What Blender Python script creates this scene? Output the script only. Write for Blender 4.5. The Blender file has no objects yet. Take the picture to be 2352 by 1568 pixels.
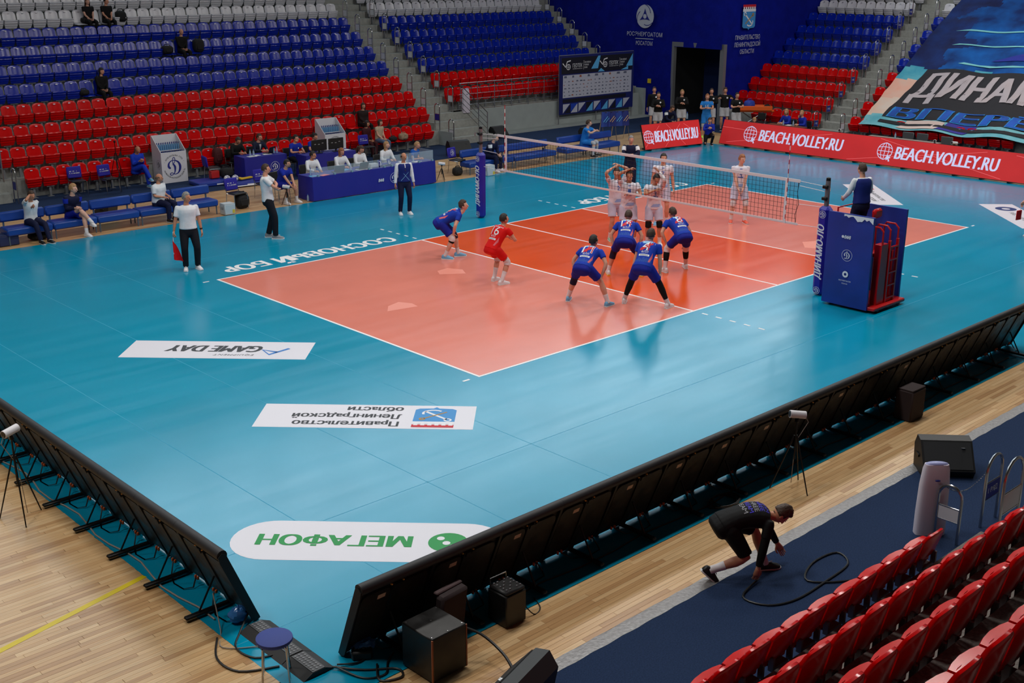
import bpy, bmesh, math, random
import numpy as np
from mathutils import Vector as V, Matrix, noise
from mathutils.bvhtree import BVHTree
random.seed(11)
SC = bpy.context.scene
COL = SC.collection
PI = math.pi

# ------------------------------------------------------------------ camera
cam_data = bpy.data.cameras.new('camera')
cam_data.sensor_width = 36.0
cam_data.lens = 2680.0 * 36.0 / 2352.0
cam_data.clip_end = 300
cam = bpy.data.objects.new('camera', cam_data)
COL.objects.link(cam)
_r, _u, _f = V((.72933, -.68415, .00214)), V((.20860, .22535, .95168)), V((.65158, .69365, -.30707))
cam.matrix_world = Matrix(((_r.x, _u.x, -_f.x, -12.694), (_r.y, _u.y, -_f.y, -14.348), (_r.z, _u.z, -_f.z, 6.833), (0, 0, 0, 1)))
SC.camera = cam
# ------------------------------------------------------------------ world, lamps, exposure
w = bpy.data.worlds.new('hall_air'); SC.world = w; w.use_nodes = True
w.node_tree.nodes['Background'].inputs[0].default_value = (.55, .62, .72, 1)
w.node_tree.nodes['Background'].inputs[1].default_value = .02
SC.view_settings.view_transform = 'Standard'
SC.view_settings.look = 'None'
SC.view_settings.gamma = 1
SC.view_settings.use_curve_mapping = False
SC.view_settings.exposure = -0.15
SC.cycles.max_bounces = 5; SC.cycles.diffuse_bounces = 2; SC.cycles.glossy_bounces = 3; SC.cycles.transmission_bounces = 4; SC.cycles.transparent_max_bounces = 6
SC.cycles.adaptive_threshold = .04
SC.cycles.caustics_reflective = False; SC.cycles.caustics_refractive = False
LAMP_W = 560.0
for lx in (-14, -5, 4, 13, 22, 31):
    for ly, lw in ((-2.5, 1.2), (7.5, .95)):
        ld = bpy.data.lights.new('ceiling_lamp_light', 'AREA')
        ld.shape = 'RECTANGLE'; ld.size = 3.2; ld.size_y = 1.2; ld.energy = LAMP_W * lw; ld.color = (1, .97, .92)
        lo = bpy.data.objects.new('ceiling_lamp_light', ld); lo.location = (lx, ly, 15.5); COL.objects.link(lo)

# ------------------------------------------------------------------ helpers
def lin(c):
    return tuple(((x / 255) / 12.92 if x / 255 <= .04045 else ((x / 255 + .055) / 1.055) ** 2.4) for x in c[:3])

MATS = {}
def M(name, col=(128, 128, 128), rough=.5, metal=0., spec=.5, emit=0., var=None, bump=None, trans=0., alpha=1., coat=0., rvar=None):
    if name in MATS: return MATS[name]
    m = bpy.data.materials.new(name); MATS[name] = m
    m.use_nodes = True
    nt = m.node_tree; N = nt.nodes; L = nt.links
    b = N['Principled BSDF']; c = (*lin(col), 1)
    b.inputs['Base Color'].default_value = c
    b.inputs['Roughness'].default_value = rough
    b.inputs['Metallic'].default_value = metal
    b.inputs['Specular IOR Level'].default_value = spec
    b.inputs['Coat Weight'].default_value = coat
    b.inputs['Transmission Weight'].default_value = trans
    b.inputs['Alpha'].default_value = alpha
    if emit:
        b.inputs['Emission Color'].default_value = c; b.inputs['Emission Strength'].default_value = emit
    if var or bump or rvar:
        tc = N.new('ShaderNodeTexCoord')
    if var:
        sc, amt = var[0], var[1]; c2 = var[2] if len(var) > 2 else None
        t = N.new('ShaderNodeTexNoise'); t.inputs['Scale'].default_value = sc; t.inputs['Detail'].default_value = 5
        L.new(tc.outputs['Object'], t.inputs['Vector'])
        r = N.new('ShaderNodeMapRange'); r.inputs[1].default_value = .3; r.inputs[2].default_value = .7
        r.inputs[3].default_value = 0 if c2 else 1 - amt; r.inputs[4].default_value = amt if c2 else 1 + amt
        L.new(t.outputs['Fac'], r.inputs[0])
        mx = N.new('ShaderNodeMix'); mx.data_type = 'RGBA'
        if c2:
            mx.inputs[6].default_value = c; mx.inputs[7].default_value = (*lin(c2), 1); L.new(r.outputs[0], mx.inputs[0])
        else:
            mx.blend_type = 'MULTIPLY'; mx.inputs[0].default_value = 1; mx.inputs[6].default_value = c; L.new(r.outputs[0], mx.inputs[7])
        L.new(mx.outputs[2], b.inputs['Base Color'])
        if emit: L.new(mx.outputs[2], b.inputs['Emission Color'])
    if rvar:
        t = N.new('ShaderNodeTexNoise'); t.inputs['Scale'].default_value = rvar[0]
        L.new(tc.outputs['Object'], t.inputs['Vector'])
        r = N.new('ShaderNodeMapRange'); r.inputs[1].default_value = .3; r.inputs[2].default_value = .7
        r.inputs[3].default_value = rvar[1]; r.inputs[4].default_value = rvar[2]
        L.new(t.outputs['Fac'], r.inputs[0]); L.new(r.outputs[0], b.inputs['Roughness'])
    if bump:
        t = N.new('ShaderNodeTexNoise'); t.inputs['Scale'].default_value = bump[0]; t.inputs['Detail'].default_value = 4
        L.new(tc.outputs['Object'], t.inputs['Vector'])
        bp = N.new('ShaderNodeBump'); bp.inputs['Strength'].default_value = bump[1]; bp.inputs['Distance'].default_value = bump[2] if len(bump) > 2 else .01
        L.new(t.outputs['Fac'], bp.inputs['Height']); L.new(bp.outputs[0], b.inputs['Normal'])
    return m

def rotz(a): return Matrix.Rotation(a, 3, 'Z')
def frame(o, x, y):
    """4x4 with origin o, local x and y axes along x, y (made orthonormal), z = x cross y."""
    x = V(x).normalized(); z = x.cross(V(y)).normalized(); y = z.cross(x)
    return Matrix(((x.x, y.x, z.x, o[0]), (x.y, y.y, z.y, o[1]), (x.z, y.z, z.z, o[2]), (0, 0, 0, 1)))

class MB:
    def __init__(s): s.v = []; s.f = []; s.m = []
    def add(s, vs, fs, mi=0):
        o = len(s.v); s.v.extend([tuple(p) for p in vs])
        for f in fs: s.f.append([o + i for i in f]); s.m.append(mi)
        return s
    def box(s, c, d, R=None, bev=0, mi=0):
        c = V(c); h = [x / 2 for x in d]
        if bev <= 0:
            vs = [V((sx * h[0], sy * h[1], sz * h[2])) for sx in (-1, 1) for sy in (-1, 1) for sz in (-1, 1)]
            fs = [(0, 1, 3, 2), (4, 6, 7, 5), (0, 4, 5, 1), (2, 3, 7, 6), (0, 2, 6, 4), (1, 5, 7, 3)]
        else:
            bev = min(bev, min(h) * .95); vs = []; ix = {}
            for sx in (-1, 1):
                for sy in (-1, 1):
                    for sz in (-1, 1):
                        for a in range(3):
                            p = [sx * (h[0] - bev), sy * (h[1] - bev), sz * (h[2] - bev)]
                            p[a] = (sx, sy, sz)[a] * h[a]; ix[(sx, sy, sz, a)] = len(vs); vs.append(V(p))
            fs = []
            for a in range(3):
                b1, b2 = (a + 1) % 3, (a + 2) % 3
                for sg in (-1, 1):
                    q = []
                    for (u, w_) in ((-1, -1), (1, -1), (1, 1), (-1, 1)):
                        k = [0, 0, 0]; k[a] = sg; k[b1] = u; k[b2] = w_; q.append(ix[(*k, a)])
                    fs.append(q if sg > 0 else q[::-1])
                for u in (-1, 1):
                    for w_ in (-1, 1):
                        k0 = [0, 0, 0]; k1 = [0, 0, 0]; k0[a] = -1; k1[a] = 1
                        for k in (k0, k1): k[b1] = u; k[b2] = w_
                        q = [ix[(*k0, b1)], ix[(*k1, b1)], ix[(*k1, b2)], ix[(*k0, b2)]]
                        fs.append(q if u * w_ < 0 else q[::-1])
            for sx in (-1, 1):
                for sy in (-1, 1):
                    for sz in (-1, 1):
                        q = [ix[(sx, sy, sz, a)] for a in range(3)]
                        fs.append(q if sx * sy * sz > 0 else q[::-1])
        if R is not None: vs = [R @ p for p in vs]
        return s.add([c + p for p in vs], fs, mi)
    def bb(s, x0, x1, y0, y1, z0, z1, bev=0, mi=0):
        return s.box(((x0 + x1) / 2, (y0 + y1) / 2, (z0 + z1) / 2), (abs(x1 - x0), abs(y1 - y0), abs(z1 - z0)), None, bev, mi)
    def tube(s, pts, r, n=8, cap=True, mi=0, ell=None, ref=None):
        """swept tube; r a number or list; ell = list of (a,b) scale per ring in the frame of ref."""
        P = [V(p) for p in pts]; k = len(P); rr = r if isinstance(r, (list, tuple)) else [r] * k
        T = []
        for i in range(k):
            a = P[min(i + 1, k - 1)] - P[max(i - 1, 0)]
            T.append(a.normalized() if a.length > 1e-9 else V((0, 0, 1)))
        if ref is None: ref = V((0, 0, 1)) if abs(T[0].z) < .9 else V((1, 0, 0))
        nrm = V(ref) - T[0] * V(ref).dot(T[0]); nrm.normalize()
        vs = []
        for i in range(k):
            nrm = nrm - T[i] * nrm.dot(T[i])
            if nrm.length < 1e-6: nrm = T[i].orthogonal()
            nrm.normalize(); bi = T[i].cross(nrm)
            ea, eb = ell[i] if ell else (1, 1)
            for j in range(n):
                t = 2 * PI * j / n
                vs.append(P[i] + nrm * (math.cos(t) * rr[i] * ea) + bi * (math.sin(t) * rr[i] * eb))
        fs = [(i * n + j, i * n + (j + 1) % n, (i + 1) * n + (j + 1) % n, (i + 1) * n + j) for i in range(k - 1) for j in range(n)]
        if cap: fs += [tuple(range(n))[::-1], tuple(range((k - 1) * n, k * n))]
        return s.add(vs, fs, mi)
    def lathe(s, prof, n=16, xf=None, mi=0, cap=True):
        vs = []; k = len(prof)
        for r, z in prof:
            for j in range(n):
                t = 2 * PI * j / n; vs.append(V((r * math.cos(t), r * math.sin(t), z)))
        fs = [(i * n + j, i * n + (j + 1) % n, (i + 1) * n + (j + 1) % n, (i + 1) * n + j) for i in range(k - 1) for j in range(n)]
        if cap: fs += [tuple(range(n))[::-1], tuple(range((k - 1) * n, k * n))]
        if xf is not None: vs = [xf @ p for p in vs]
        return s.add(vs, fs, mi)
    def prism(s, poly, z0, z1, xf=None, mi=0, side=True):
        n = len(poly)
        vs = [V((x, y, z0)) for x, y in poly] + [V((x, y, z1)) for x, y in poly]
        fs = [tuple(range(n, 2 * n))]
        if side: fs += [tuple(range(n))[::-1]] + [(i, (i + 1) % n, n + (i + 1) % n, n + i) for i in range(n)]
        if xf is not None: vs = [xf @ p for p in vs]
        return s.add(vs, fs, mi)
    def ball(s, c, r, nu=12, nv=8, R=None, mi=0, fn=None):
        c = V(c); r = (r, r, r) if not isinstance(r, (tuple, list)) else r; vs = []; fs = []
        for i in range(nv + 1):
            th = PI * i / nv
            for j in range(nu):
                ph = 2 * PI * j / nu
                p = V((math.sin(th) * math.cos(ph), math.sin(th) * math.sin(ph), math.cos(th)))
                if fn: p = fn(p)
                p = V((p.x * r[0], p.y * r[1], p.z * r[2])); vs.append(c + (R @ p if R is not None else p))
        for i in range(nv):
            for j in range(nu):
                fs.append((i * nu + j, (i + 1) * nu + j, (i + 1) * nu + (j + 1) % nu, i * nu + (j + 1) % nu))
        return s.add(vs, fs, mi)
    def loft(s, rings, mi=0, cap=True):
        n = len(rings[0]); vs = [p for r in rings for p in r]; k = len(rings)
        fs = [(i * n + j, i * n + (j + 1) % n, (i + 1) * n + (j + 1) % n, (i + 1) * n + j) for i in range(k - 1) for j in range(n)]
        if cap: fs += [tuple(range(n))[::-1], tuple(range((k - 1) * n, k * n))]
        return s.add(vs, fs, mi)
    def xf(s, mat): s.v = [tuple(mat @ V(p)) for p in s.v]; return s
    def mesh(s, name, mats, smooth=40):
        me = bpy.data.meshes.new(name)
        me.from_pydata(s.v, [], s.f)
        for m in (mats if isinstance(mats, (list, tuple)) else [mats]): me.materials.append(m)
        if any(s.m): me.polygons.foreach_set('material_index', s.m)
        if smooth:
            me.polygons.foreach_set('use_smooth', [True] * len(me.polygons)); me.set_sharp_from_angle(angle=math.radians(smooth))
        me.update(); return me
    def build(s, name, mats, parent=None, smooth=40, loc=None):
        return obj(name, s.mesh(name, mats, smooth), parent, loc)

def obj(name, me, parent=None, loc=None, rz=None):
    o = bpy.data.objects.new(name, me); COL.objects.link(o)
    if parent is not None: o.parent = parent
    if loc is not None: o.location = loc
    if rz is not None: o.rotation_euler = (0, 0, rz)
    return o
def tag(o, label=None, cat=None, group=None, kind=None):
    if label: o['label'] = label
    if cat: o['category'] = cat
    if group: o['group'] = group
    if kind: o['kind'] = kind
    return o
def thing(name, label, cat, loc=(0, 0, 0), rz=0, group=None):
    return tag(obj(name, None, None, loc, rz), label, cat, group)
def structure(o, label=None): return tag(o, label, None, None, 'structure')
def copy_tree(o, parent=None):
    c = o.copy(); COL.objects.link(c); c.parent = parent
    for ch in list(o.children): copy_tree(ch, c)
    return c

GLYPHS = {}
def raw_text(s):
    tc = bpy.data.curves.new('t', 'FONT'); tc.body = s; tc.resolution_u = 3
    ob = bpy.data.objects.new('t', tc); me = bpy.data.meshes.new_from_object(ob)
    r = [(p.co.x, p.co.y) for p in me.vertices], [tuple(p.vertices) for p in me.polygons]
    bpy.data.objects.remove(ob); bpy.data.curves.remove(tc); bpy.data.meshes.remove(me); return r
def span(vs): return min(p[0] for p in vs), max(p[0] for p in vs)
def glyph(c):
    """outline of one character and its advance; letters whose outlines overlap themselves are put together from clean ones."""
    if c in GLYPHS: return GLYPHS[c]
    c0 = {'А': 'A', 'Р': 'P', 'р': 'p', 'а': 'a'}.get(c, c)
    def flip(g, fx, fy, k=1., h=.728):
        x0, x1 = span(g[0]); return [((x0 + x1 - x if fx else x) * k, (h - y if fy else y) * k) for x, y in g[0]], [f[::-1] if fx != fy else f for f in g[1]], g[2] * k
    if c in 'Ьь': r = flip(glyph('P'), False, True, 1. if c == 'Ь' else .76)
    elif c in 'Яя': r = flip(glyph('R'), True, False, 1. if c == 'Я' else .76)
    elif c == 'н': r = flip(glyph('H'), False, False, .75)
    elif c in 'Ыы':
        g, i = glyph('Ь' if c == 'Ы' else 'ь'), glyph('I'); k = 1. if c == 'Ы' else .76; n = len(g[0]); d = span(g[0])[1] + .04
        r = g[0] + [(x * k + d, y * k) for x, y in i[0]], g[1] + [tuple(q + n for q in f) for f in i[1]], g[2] + .2 * k
    elif c == 'Ф':
        g = glyph('O'); x0, x1 = span(g[0]); m = (x0 + x1) / 2; n = len(g[0])
        r = [(m + (x - m) * .98, .364 + (y - .364) * .74) for x, y in g[0]] + [(m - .05, -.02), (m + .05, -.02), (m + .05, .09), (m - .05, .09), (m - .05, .64), (m + .05, .64), (m + .05, .75), (m - .05, .75), (m - .05, .19), (m + .05, .19), (m + .05, .54), (m - .05, .54)], g[1] + [(n, n + 1, n + 2, n + 3), (n + 4, n + 5, n + 6, n + 7), (n + 8, n + 9, n + 10, n + 11)], g[2]
    else:
        w3 = span(raw_text('H' + c0 + 'H')[0]); w2 = span(raw_text('HH')[0]); vs, fs = raw_text(c0) if c0 != ' ' else ([], [])
        r = vs, fs, (w3[1] - w3[0]) - (w2[1] - w2[0])
    GLYPHS[c] = r; return r
def text_geo(s, w=None, h=None, size=1., shear=0., bold=0., space=1., align='CENTER', res=2, lines=1.):
    """flat lettering, centred, fitted to w x h when given."""
    vs = []; fs = []; rows = []
    for li, ln in enumerate(s.split('\n')):
        x = 0; row = []
        for c in ln:
            g = glyph(c); row.append((g, x)); x += g[2] + (space - 1) * .5
        rows.append((row, x))
    W = max(r[1] for r in rows)
    for li, (row, wd) in enumerate(rows):
        o = {'CENTER': (W - wd) / 2, 'LEFT': 0}[align]
        for g, x in row:
            n = len(vs); vs += [(px + x + o + shear * py, py - li * 1.15 * lines) for px, py in g[0]]; fs += [tuple(i + n for i in f) for f in g[1]]
    x0, x1 = span(vs); y0, y1 = min(p[1] for p in vs), max(p[1] for p in vs)
    sx = w / (x1 - x0) if w else None; sy = h / (y1 - y0) if h else None
    sx = sx or sy or size; sy = sy or sx
    return [V(((p[0] - (x0 + x1) / 2) * sx, (p[1] - (y0 + y1) / 2) * sy, 0)) for p in vs], fs
def lettering(name, s, mat, xf, parent, w=None, h=None, lift=.002, heavy=0., **k):
    vs, fs = text_geo(s, w - 2 * heavy if w else w, h, **k); mb = MB()
    for i, dx in enumerate((0, -heavy, heavy) if heavy else (0,)): mb.add([xf @ V((p.x + dx, p.y, lift + i * .0004)) for p in vs], fs)
    return mb.build(name, mat, parent, 0)
def flat(name, poly, mat, xf, parent, lift=.002):
    mb = MB(); mb.add([xf @ V((x, y, lift)) for x, y in poly], [tuple(range(len(poly)))]); return mb.build(name, mat, parent, 0)
def arc(cx, cy, r, a0, a1, n=16, ry=None):
    return [(cx + r * math.cos(a0 + (a1 - a0) * i / n), cy + (ry or r) * math.sin(a0 + (a1 - a0) * i / n)) for i in range(n + 1)]
def ring_geo(mb, r0, r1, xf, lift=.002, n=32, a0=0, a1=2 * PI, c=(0, 0)):
    vs = []
    for i in range(n + 1):
        t = a0 + (a1 - a0) * i / n
        for r in (r0, r1): vs.append(xf @ V((c[0] + r * math.cos(t), c[1] + r * math.sin(t), lift)))
    mb.add(vs, [(2 * i, 2 * i + 1, 2 * i + 3, 2 * i + 2) for i in range(n)]); return mb
def stroke_geo(mb, pts, wd, xf, lift=.002):
    """flat ribbon along 2D points; wd a number or list."""
    P = [V((a, b, 0)) for a, b in pts]; k = len(P); W = wd if isinstance(wd, (list, tuple)) else [wd] * k; vs = []
    for i in range(k):
        t = (P[min(i + 1, k - 1)] - P[max(i - 1, 0)]).normalized(); n = V((-t.y, t.x, 0))
        for sg in (-1, 1):
            q = P[i] + n * (sg * W[i] / 2); vs.append(xf @ V((q.x, q.y, lift)))
    mb.add(vs, [(2 * i, 2 * i + 1, 2 * i + 3, 2 * i + 2)[::-1] for i in range(k - 1)]); return mb
def smooth2(pts, n=4):
    out = []; k = len(pts)
    for i in range(k - 1):
        p0, p1, p2, p3 = pts[max(i - 1, 0)], pts[i], pts[i + 1], pts[min(i + 2, k - 1)]
        for j in range(n):
            t = j / n; out.append(tuple(.5 * (2 * b + (c - a) * t + (2 * a - 5 * b + 4 * c - d) * t * t + (3 * b - a - 3 * c + d) * t ** 3) for a, b, c, d in zip(p0, p1, p2, p3)))
    return out + [pts[-1]]
def crest_geo(mb, xf, r, lift=.002):
    """the club's letter mark: a looped calligraphic capital."""
    k = r * .78
    P = ((-.47, -.14, .12), (-.62, -.1, .26), (-.74, .08, .26), (-.7, .38, .2), (-.47, .64, .12), (-.13, .74, .08), (.22, .67, .14), (.54, .43, .22), (.7, .03, .3), (.64, -.41, .26), (.39, -.77, .13), (.04, -.88, .08), (-.2, -.79, .08), (-.4, -.69, .08), (-.62, -.8, .1), (-.5, -.96, .09), (-.23, -.9, .08), (-.06, -.72, .12), (.03, -.45, .18), (.06, -.1, .26), (-.02, .14, .22), (-.18, .38, .1), (-.2, .69, .08), (-.17, .95, .08), (-.03, 1.07, .08), (.1, .95, .08), (.1, .69, .08), (0, .48, .08), (-.16, .28, .1), (-.24, .2, .06))
    Q = smooth2([tuple(c * k for c in p) for p in P], 4); n = len(mb.v)
    stroke_geo(mb, [q[:2] for q in Q], [q[2] for q in Q], xf, lift)
    z = (xf.to_3x3() @ V((0, 0, 1)))
    for i in range(len(Q)):
        for j in (0, 1): mb.v[n + 2 * i + j] = tuple(V(mb.v[n + 2 * i + j]) + z * (i * .00004))
    return mb
def ticks(name, mat, xf, parent, w, h, rows, seed=1, lift=.003):
    """print too small to read: rows of short letter-like strokes."""
    g = MB(); rr = random.Random(seed); rh = h / rows
    for r in range(rows):
        x = -w / 2; y = h / 2 - rh * (r + .5)
        while x < w / 2:
            cw = rh * .42
            if rr.random() < .86:
                stroke_geo(g, [(x, y - rh * .28), (x + rh * .06, y + rh * .28)], rh * .12, xf, lift)
                if rr.random() < .6: stroke_geo(g, [(x + cw * .6, y - rh * .28), (x + cw * .6 + rh * .06, y + rh * .28)], rh * .12, xf, lift)
                if rr.random() < .7: stroke_geo(g, [(x, y + rh * rr.choice((-.2, 0, .22))), (x + cw * .7, y + rh * rr.choice((-.2, 0, .22)))], rh * .12, xf, lift + .0004)
            x += cw * 1.25
    return g.build(name, mat, parent, 0)
# ------------------------------------------------------------------ the hall: floors, walls, stands
def wood_mat(name, planked):
    m = bpy.data.materials.new(name); m.use_nodes = True; nt = m.node_tree; N = nt.nodes; L = nt.links; b = N['Principled BSDF']
    tc = N.new('ShaderNodeTexCoord'); mp = N.new('ShaderNodeMapping'); mp.inputs['Scale'].default_value = (1.2, 22, 1)
    geo = N.new('ShaderNodeNewGeometry')
    L.new(geo.outputs['Position'], mp.inputs['Vector'])
    t = N.new('ShaderNodeTexNoise'); t.inputs['Scale'].default_value = 1.5; t.inputs['Detail'].default_value = 6; L.new(mp.outputs[0], t.inputs['Vector'])
    oi = N.new('ShaderNodeObjectInfo'); ad = N.new('ShaderNodeMath'); ad.operation = 'ADD'
    if planked:
        L.new(oi.outputs['Random'], ad.inputs[0]); L.new(geo.outputs['Random Per Island'], ad.inputs[1])
        fr = N.new('ShaderNodeMath'); fr.operation = 'FRACT'; L.new(ad.outputs[0], fr.inputs[0]); src = fr.outputs[0]
    else:
        br = N.new('ShaderNodeTexBrick'); br.inputs['Scale'].default_value = 1; br.inputs['Brick Width'].default_value = 1.2; br.inputs['Row Height'].default_value = .07
        br.inputs['Mortar Size'].default_value = .001; br.inputs['Color1'].default_value = (0, 0, 0, 1); br.inputs['Color2'].default_value = (1, 1, 1, 1)
        L.new(geo.outputs['Position'], br.inputs['Vector']); src = br.outputs['Color']
    cr = N.new('ShaderNodeValToRGB'); e = cr.color_ramp.elements
    e[0].position = 0; e[0].color = (*lin((176, 133, 88)), 1); e[1].position = 1; e[1].color = (*lin((216, 181, 135)), 1)
    k = e.new(.35); k.color = (*lin((202, 162, 114)), 1); k = e.new(.7); k.color = (*lin((208, 171, 124)), 1)
    L.new(src, cr.inputs[0])
    mx = N.new('ShaderNodeMix'); mx.data_type = 'RGBA'; mx.blend_type = 'MULTIPLY'; mx.inputs[0].default_value = 1
    rg = N.new('ShaderNodeMapRange'); rg.inputs[1].default_value = .3; rg.inputs[2].default_value = .72; rg.inputs[3].default_value = .8; rg.inputs[4].default_value = 1.06
    L.new(t.outputs['Fac'], rg.inputs[0]); L.new(cr.outputs[0], mx.inputs[6]); L.new(rg.outputs[0], mx.inputs[7]); L.new(mx.outputs[2], b.inputs['Base Color'])
    b.inputs['Roughness'].default_value = .3; b.inputs['Specular IOR Level'].default_value = .5
    return m
WOODP = wood_mat('parquet_plank_wood', True); WOOD = wood_mat('parquet_far_wood', False)

def vinyl(name, col, ro=.19):
    """sports vinyl: fine grain, faint roll marks and a semi-gloss coat."""
    m = M(name, col, ro, spec=.5); nt = m.node_tree; N = nt.nodes; L = nt.links; b = N['Principled BSDF']
    geo = N.new('ShaderNodeNewGeometry'); mp = N.new('ShaderNodeMapping'); mp.inputs['Scale'].default_value = (.2, 2.2, 1)
    L.new(geo.outputs['Position'], mp.inputs['Vector'])
    t = N.new('ShaderNodeTexNoise'); t.inputs['Scale'].default_value = 1.3; t.inputs['Detail'].default_value = 5; L.new(mp.outputs[0], t.inputs['Vector'])
    r = N.new('ShaderNodeMapRange'); r.inputs[1].default_value = .3; r.inputs[2].default_value = .7; r.inputs[3].default_value = ro - .035; r.inputs[4].default_value = ro + .035
    L.new(t.outputs['Fac'], r.inputs[0]); L.new(r.outputs[0], b.inputs['Roughness'])
    g = N.new('ShaderNodeTexNoise'); g.inputs['Scale'].default_value = 260; L.new(geo.outputs['Position'], g.inputs['Vector'])
    t2 = N.new('ShaderNodeTexNoise'); t2.inputs['Scale'].default_value = .55; t2.inputs['Detail'].default_value = 4; L.new(geo.outputs['Position'], t2.inputs['Vector'])
    r2 = N.new('ShaderNodeMapRange'); r2.inputs[1].default_value = .3; r2.inputs[2].default_value = .7; r2.inputs[3].default_value = .93; r2.inputs[4].default_value = 1.05
    L.new(t2.outputs['Fac'], r2.inputs[0])
    mx = N.new('ShaderNodeMix'); mx.data_type = 'RGBA'; mx.blend_type = 'MULTIPLY'; mx.inputs[0].default_value = 1; mx.inputs[6].default_value = (*lin(col), 1)
    L.new(r2.outputs[0], mx.inputs[7]); L.new(mx.outputs[2], b.inputs['Base Color'])
    bp = N.new('ShaderNodeBump'); bp.inputs['Strength'].default_value = .06; bp.inputs['Distance'].default_value = .002
    L.new(g.outputs['Fac'], bp.inputs['Height']); L.new(bp.outputs[0], b.inputs['Normal'])
    return m
BLUE_V = vinyl('blue_sports_vinyl', (0, 144, 180)); SALMON = vinyl('salmon_sports_vinyl', (226, 130, 112)); ORANGE = vinyl('orange_sports_vinyl', (228, 82, 16))
LINE = M('white_line_paint', (236, 236, 238), .4)
CARPET = M('navy_carpet', (36, 52, 82), .95, spec=.1, var=(60, .22), bump=(400, .3, .004))
CONC = M('grey_concrete', (148, 150, 146), .85, spec=.2, var=(9, .12), bump=(60, .25, .004))
CONCW = M('pale_painted_concrete', (150, 158, 158), .8, spec=.2, var=(3, .05))
BLUEWALL = M('royal_blue_fabric', (10, 22, 128), .8, spec=.1, var=(2, .16), bump=(1.6, .35, .12))
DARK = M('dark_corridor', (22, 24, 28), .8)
GREYWALL = M('grey_green_wall', (112, 122, 118), .8, var=(1, .06))
STEEL = M('brushed_steel', (186, 186, 188), .25, 1.)
GREYSTEEL = M('grey_painted_steel', (128, 130, 134), .45, .4)
BLACK = M('black_plastic', (20, 20, 22), .45)
BLACKM = M('black_metal', (15, 15, 17), .4, .3)
WHITEP = M('white_plastic', (224, 224, 232), .4)
PRINTW = M('white_print', (226, 228, 236), .6)
NAVYP = M('navy_print', (28, 36, 130), .6)
DARKP = M('charcoal_print', (52, 54, 60), .6)

floor = structure(MB().bb(-45, 62, -25, 34, -.3, -.012).build('floor', WOOD, None, 0), 'pale parquet floor of the sports hall')
# planks near the camera, the largest 300 as single parts, the rest as one part
pk = []
def plank_rows(x0, x1, y0, y1):
    n = int((y1 - y0) / .07)
    for r in range(n):
        x = x0 - random.random() * 1.1
        while x < x1:
            ln = random.choice((.9, 1.15, 1.4))
            a, b = max(x, x0), min(x + ln, x1)
            if b - a > .05: pk.append((a, b, y0 + r * .07))
            x += ln
plank_rows(-10.9, -7.49, -6.2, 2.4)
plank_rows(-7.49, 9.5, -7.02, -6.1)
CAMP = V((-12.694, -14.348, 6.833))
def seen_size(p):
    c = V(((p[0] + p[1]) / 2, p[2], 0)); d = c - CAMP; z = d.dot(_f); u = 1176 + 2680 * d.dot(_r) / z; v_ = 784 - 2680 * d.dot(_u) / z
    if not (-60 < u < 2412 and -20 < v_ < 1600): return 0
    return (p[1] - p[0]) / z ** 2.5
pk.sort(key=seen_size, reverse=True)
PLM = {}
rest = MB()
for i, (a, b, y) in enumerate(pk):
    if i < 300:
        ln = round(b - a, 2)
        if ln not in PLM: PLM[ln] = MB().box((0, 0, 0), (ln - .002, .0685, .012), None, .0012).mesh('plank', WOODP, 0)
        obj('plank', PLM[ln], floor, ((a + b) / 2, y + .035, -.0065))
    elif seen_size((a, b, y)) > 0 or a < -7:
        rest.box(((a + b) / 2, y + .035, -.0065), (b - a - .002, .0685, .012))
tag(rest.build('plank_field', WOODP, floor, 0), None, None, None, 'stuff')
YEL = M('yellow_line_paint', (214, 190, 20), .4)
_a, _b = V((-11.2, -3.4, 0)), V((-7.49, -2.52, 0)); _d = (_b - _a).normalized(); _n = V((-_d.y, _d.x, 0)) * .04
MB().add([_a - _n, _b - _n, _b + _n, _a + _n], [(0, 1, 2, 3)]).build('floor_line', YEL, floor, 0).location.z = .0015

# the vinyl court
mat_ = structure(obj('floor_court_mat', None), 'turquoise vinyl court mat laid over the parquet')
SEAM = M('mat_seam', (20, 150, 186), .5)
x0, x1, y0, y1 = -7.49, 25.5, -6.1, 15.16
MB().bb(x0, x1, y0, y1, -.011, 0).build('free_zone', BLUE_V, mat_, 0)
for a, b, mm, nm in ((0, 6, SALMON, 'back_zone'), (6, 12, ORANGE, 'front_zone'), (12, 18, SALMON, 'back_zone')):
    MB().bb(a, b, 0, 9, 0, .0012).build(nm, mm, mat_, 0)
def line(x0, x1, y0, y1): MB().bb(x0, x1, y0, y1, .0012, .0028).build('court_line', LINE, mat_, 0)
line(0, 18, 0, .05); line(0, 18, 8.95, 9); line(0, .05, .05, 8.95); line(17.95, 18, .05, 8.95)
line(5.95, 6, .05, 8.95); line(8.975, 9.025, .05, 8.95); line(12, 12.05, .05, 8.95)
for i in range(5):
    for x in (5.9, 11.9):
        line(x + .05, x + .1, 9.2 + i * .35, 9.35 + i * .35); line(x + .05, x + .1, -.35 - i * .35, -.2 - i * .35)
for y in (0, 8.95): line(-.35, -.2, y, y + .05); line(18.2, 18.35, y, y + .05)
sm = MB()
for y in (-4.55, -2.75, 11.0, 13.0): sm.bb(x0, x1, y - .006, y + .006, 0, .0008)
for x in (-5.4, -3.4, -1.4, 19.6, 21.6, 23.6): sm.bb(x - .006, x + .006, y0, y1, 0, .0008)
sm.build('mat_seam', SEAM, mat_, 0)
PATCH = M('scuff_patch', (230, 140, 122), .45)
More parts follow.
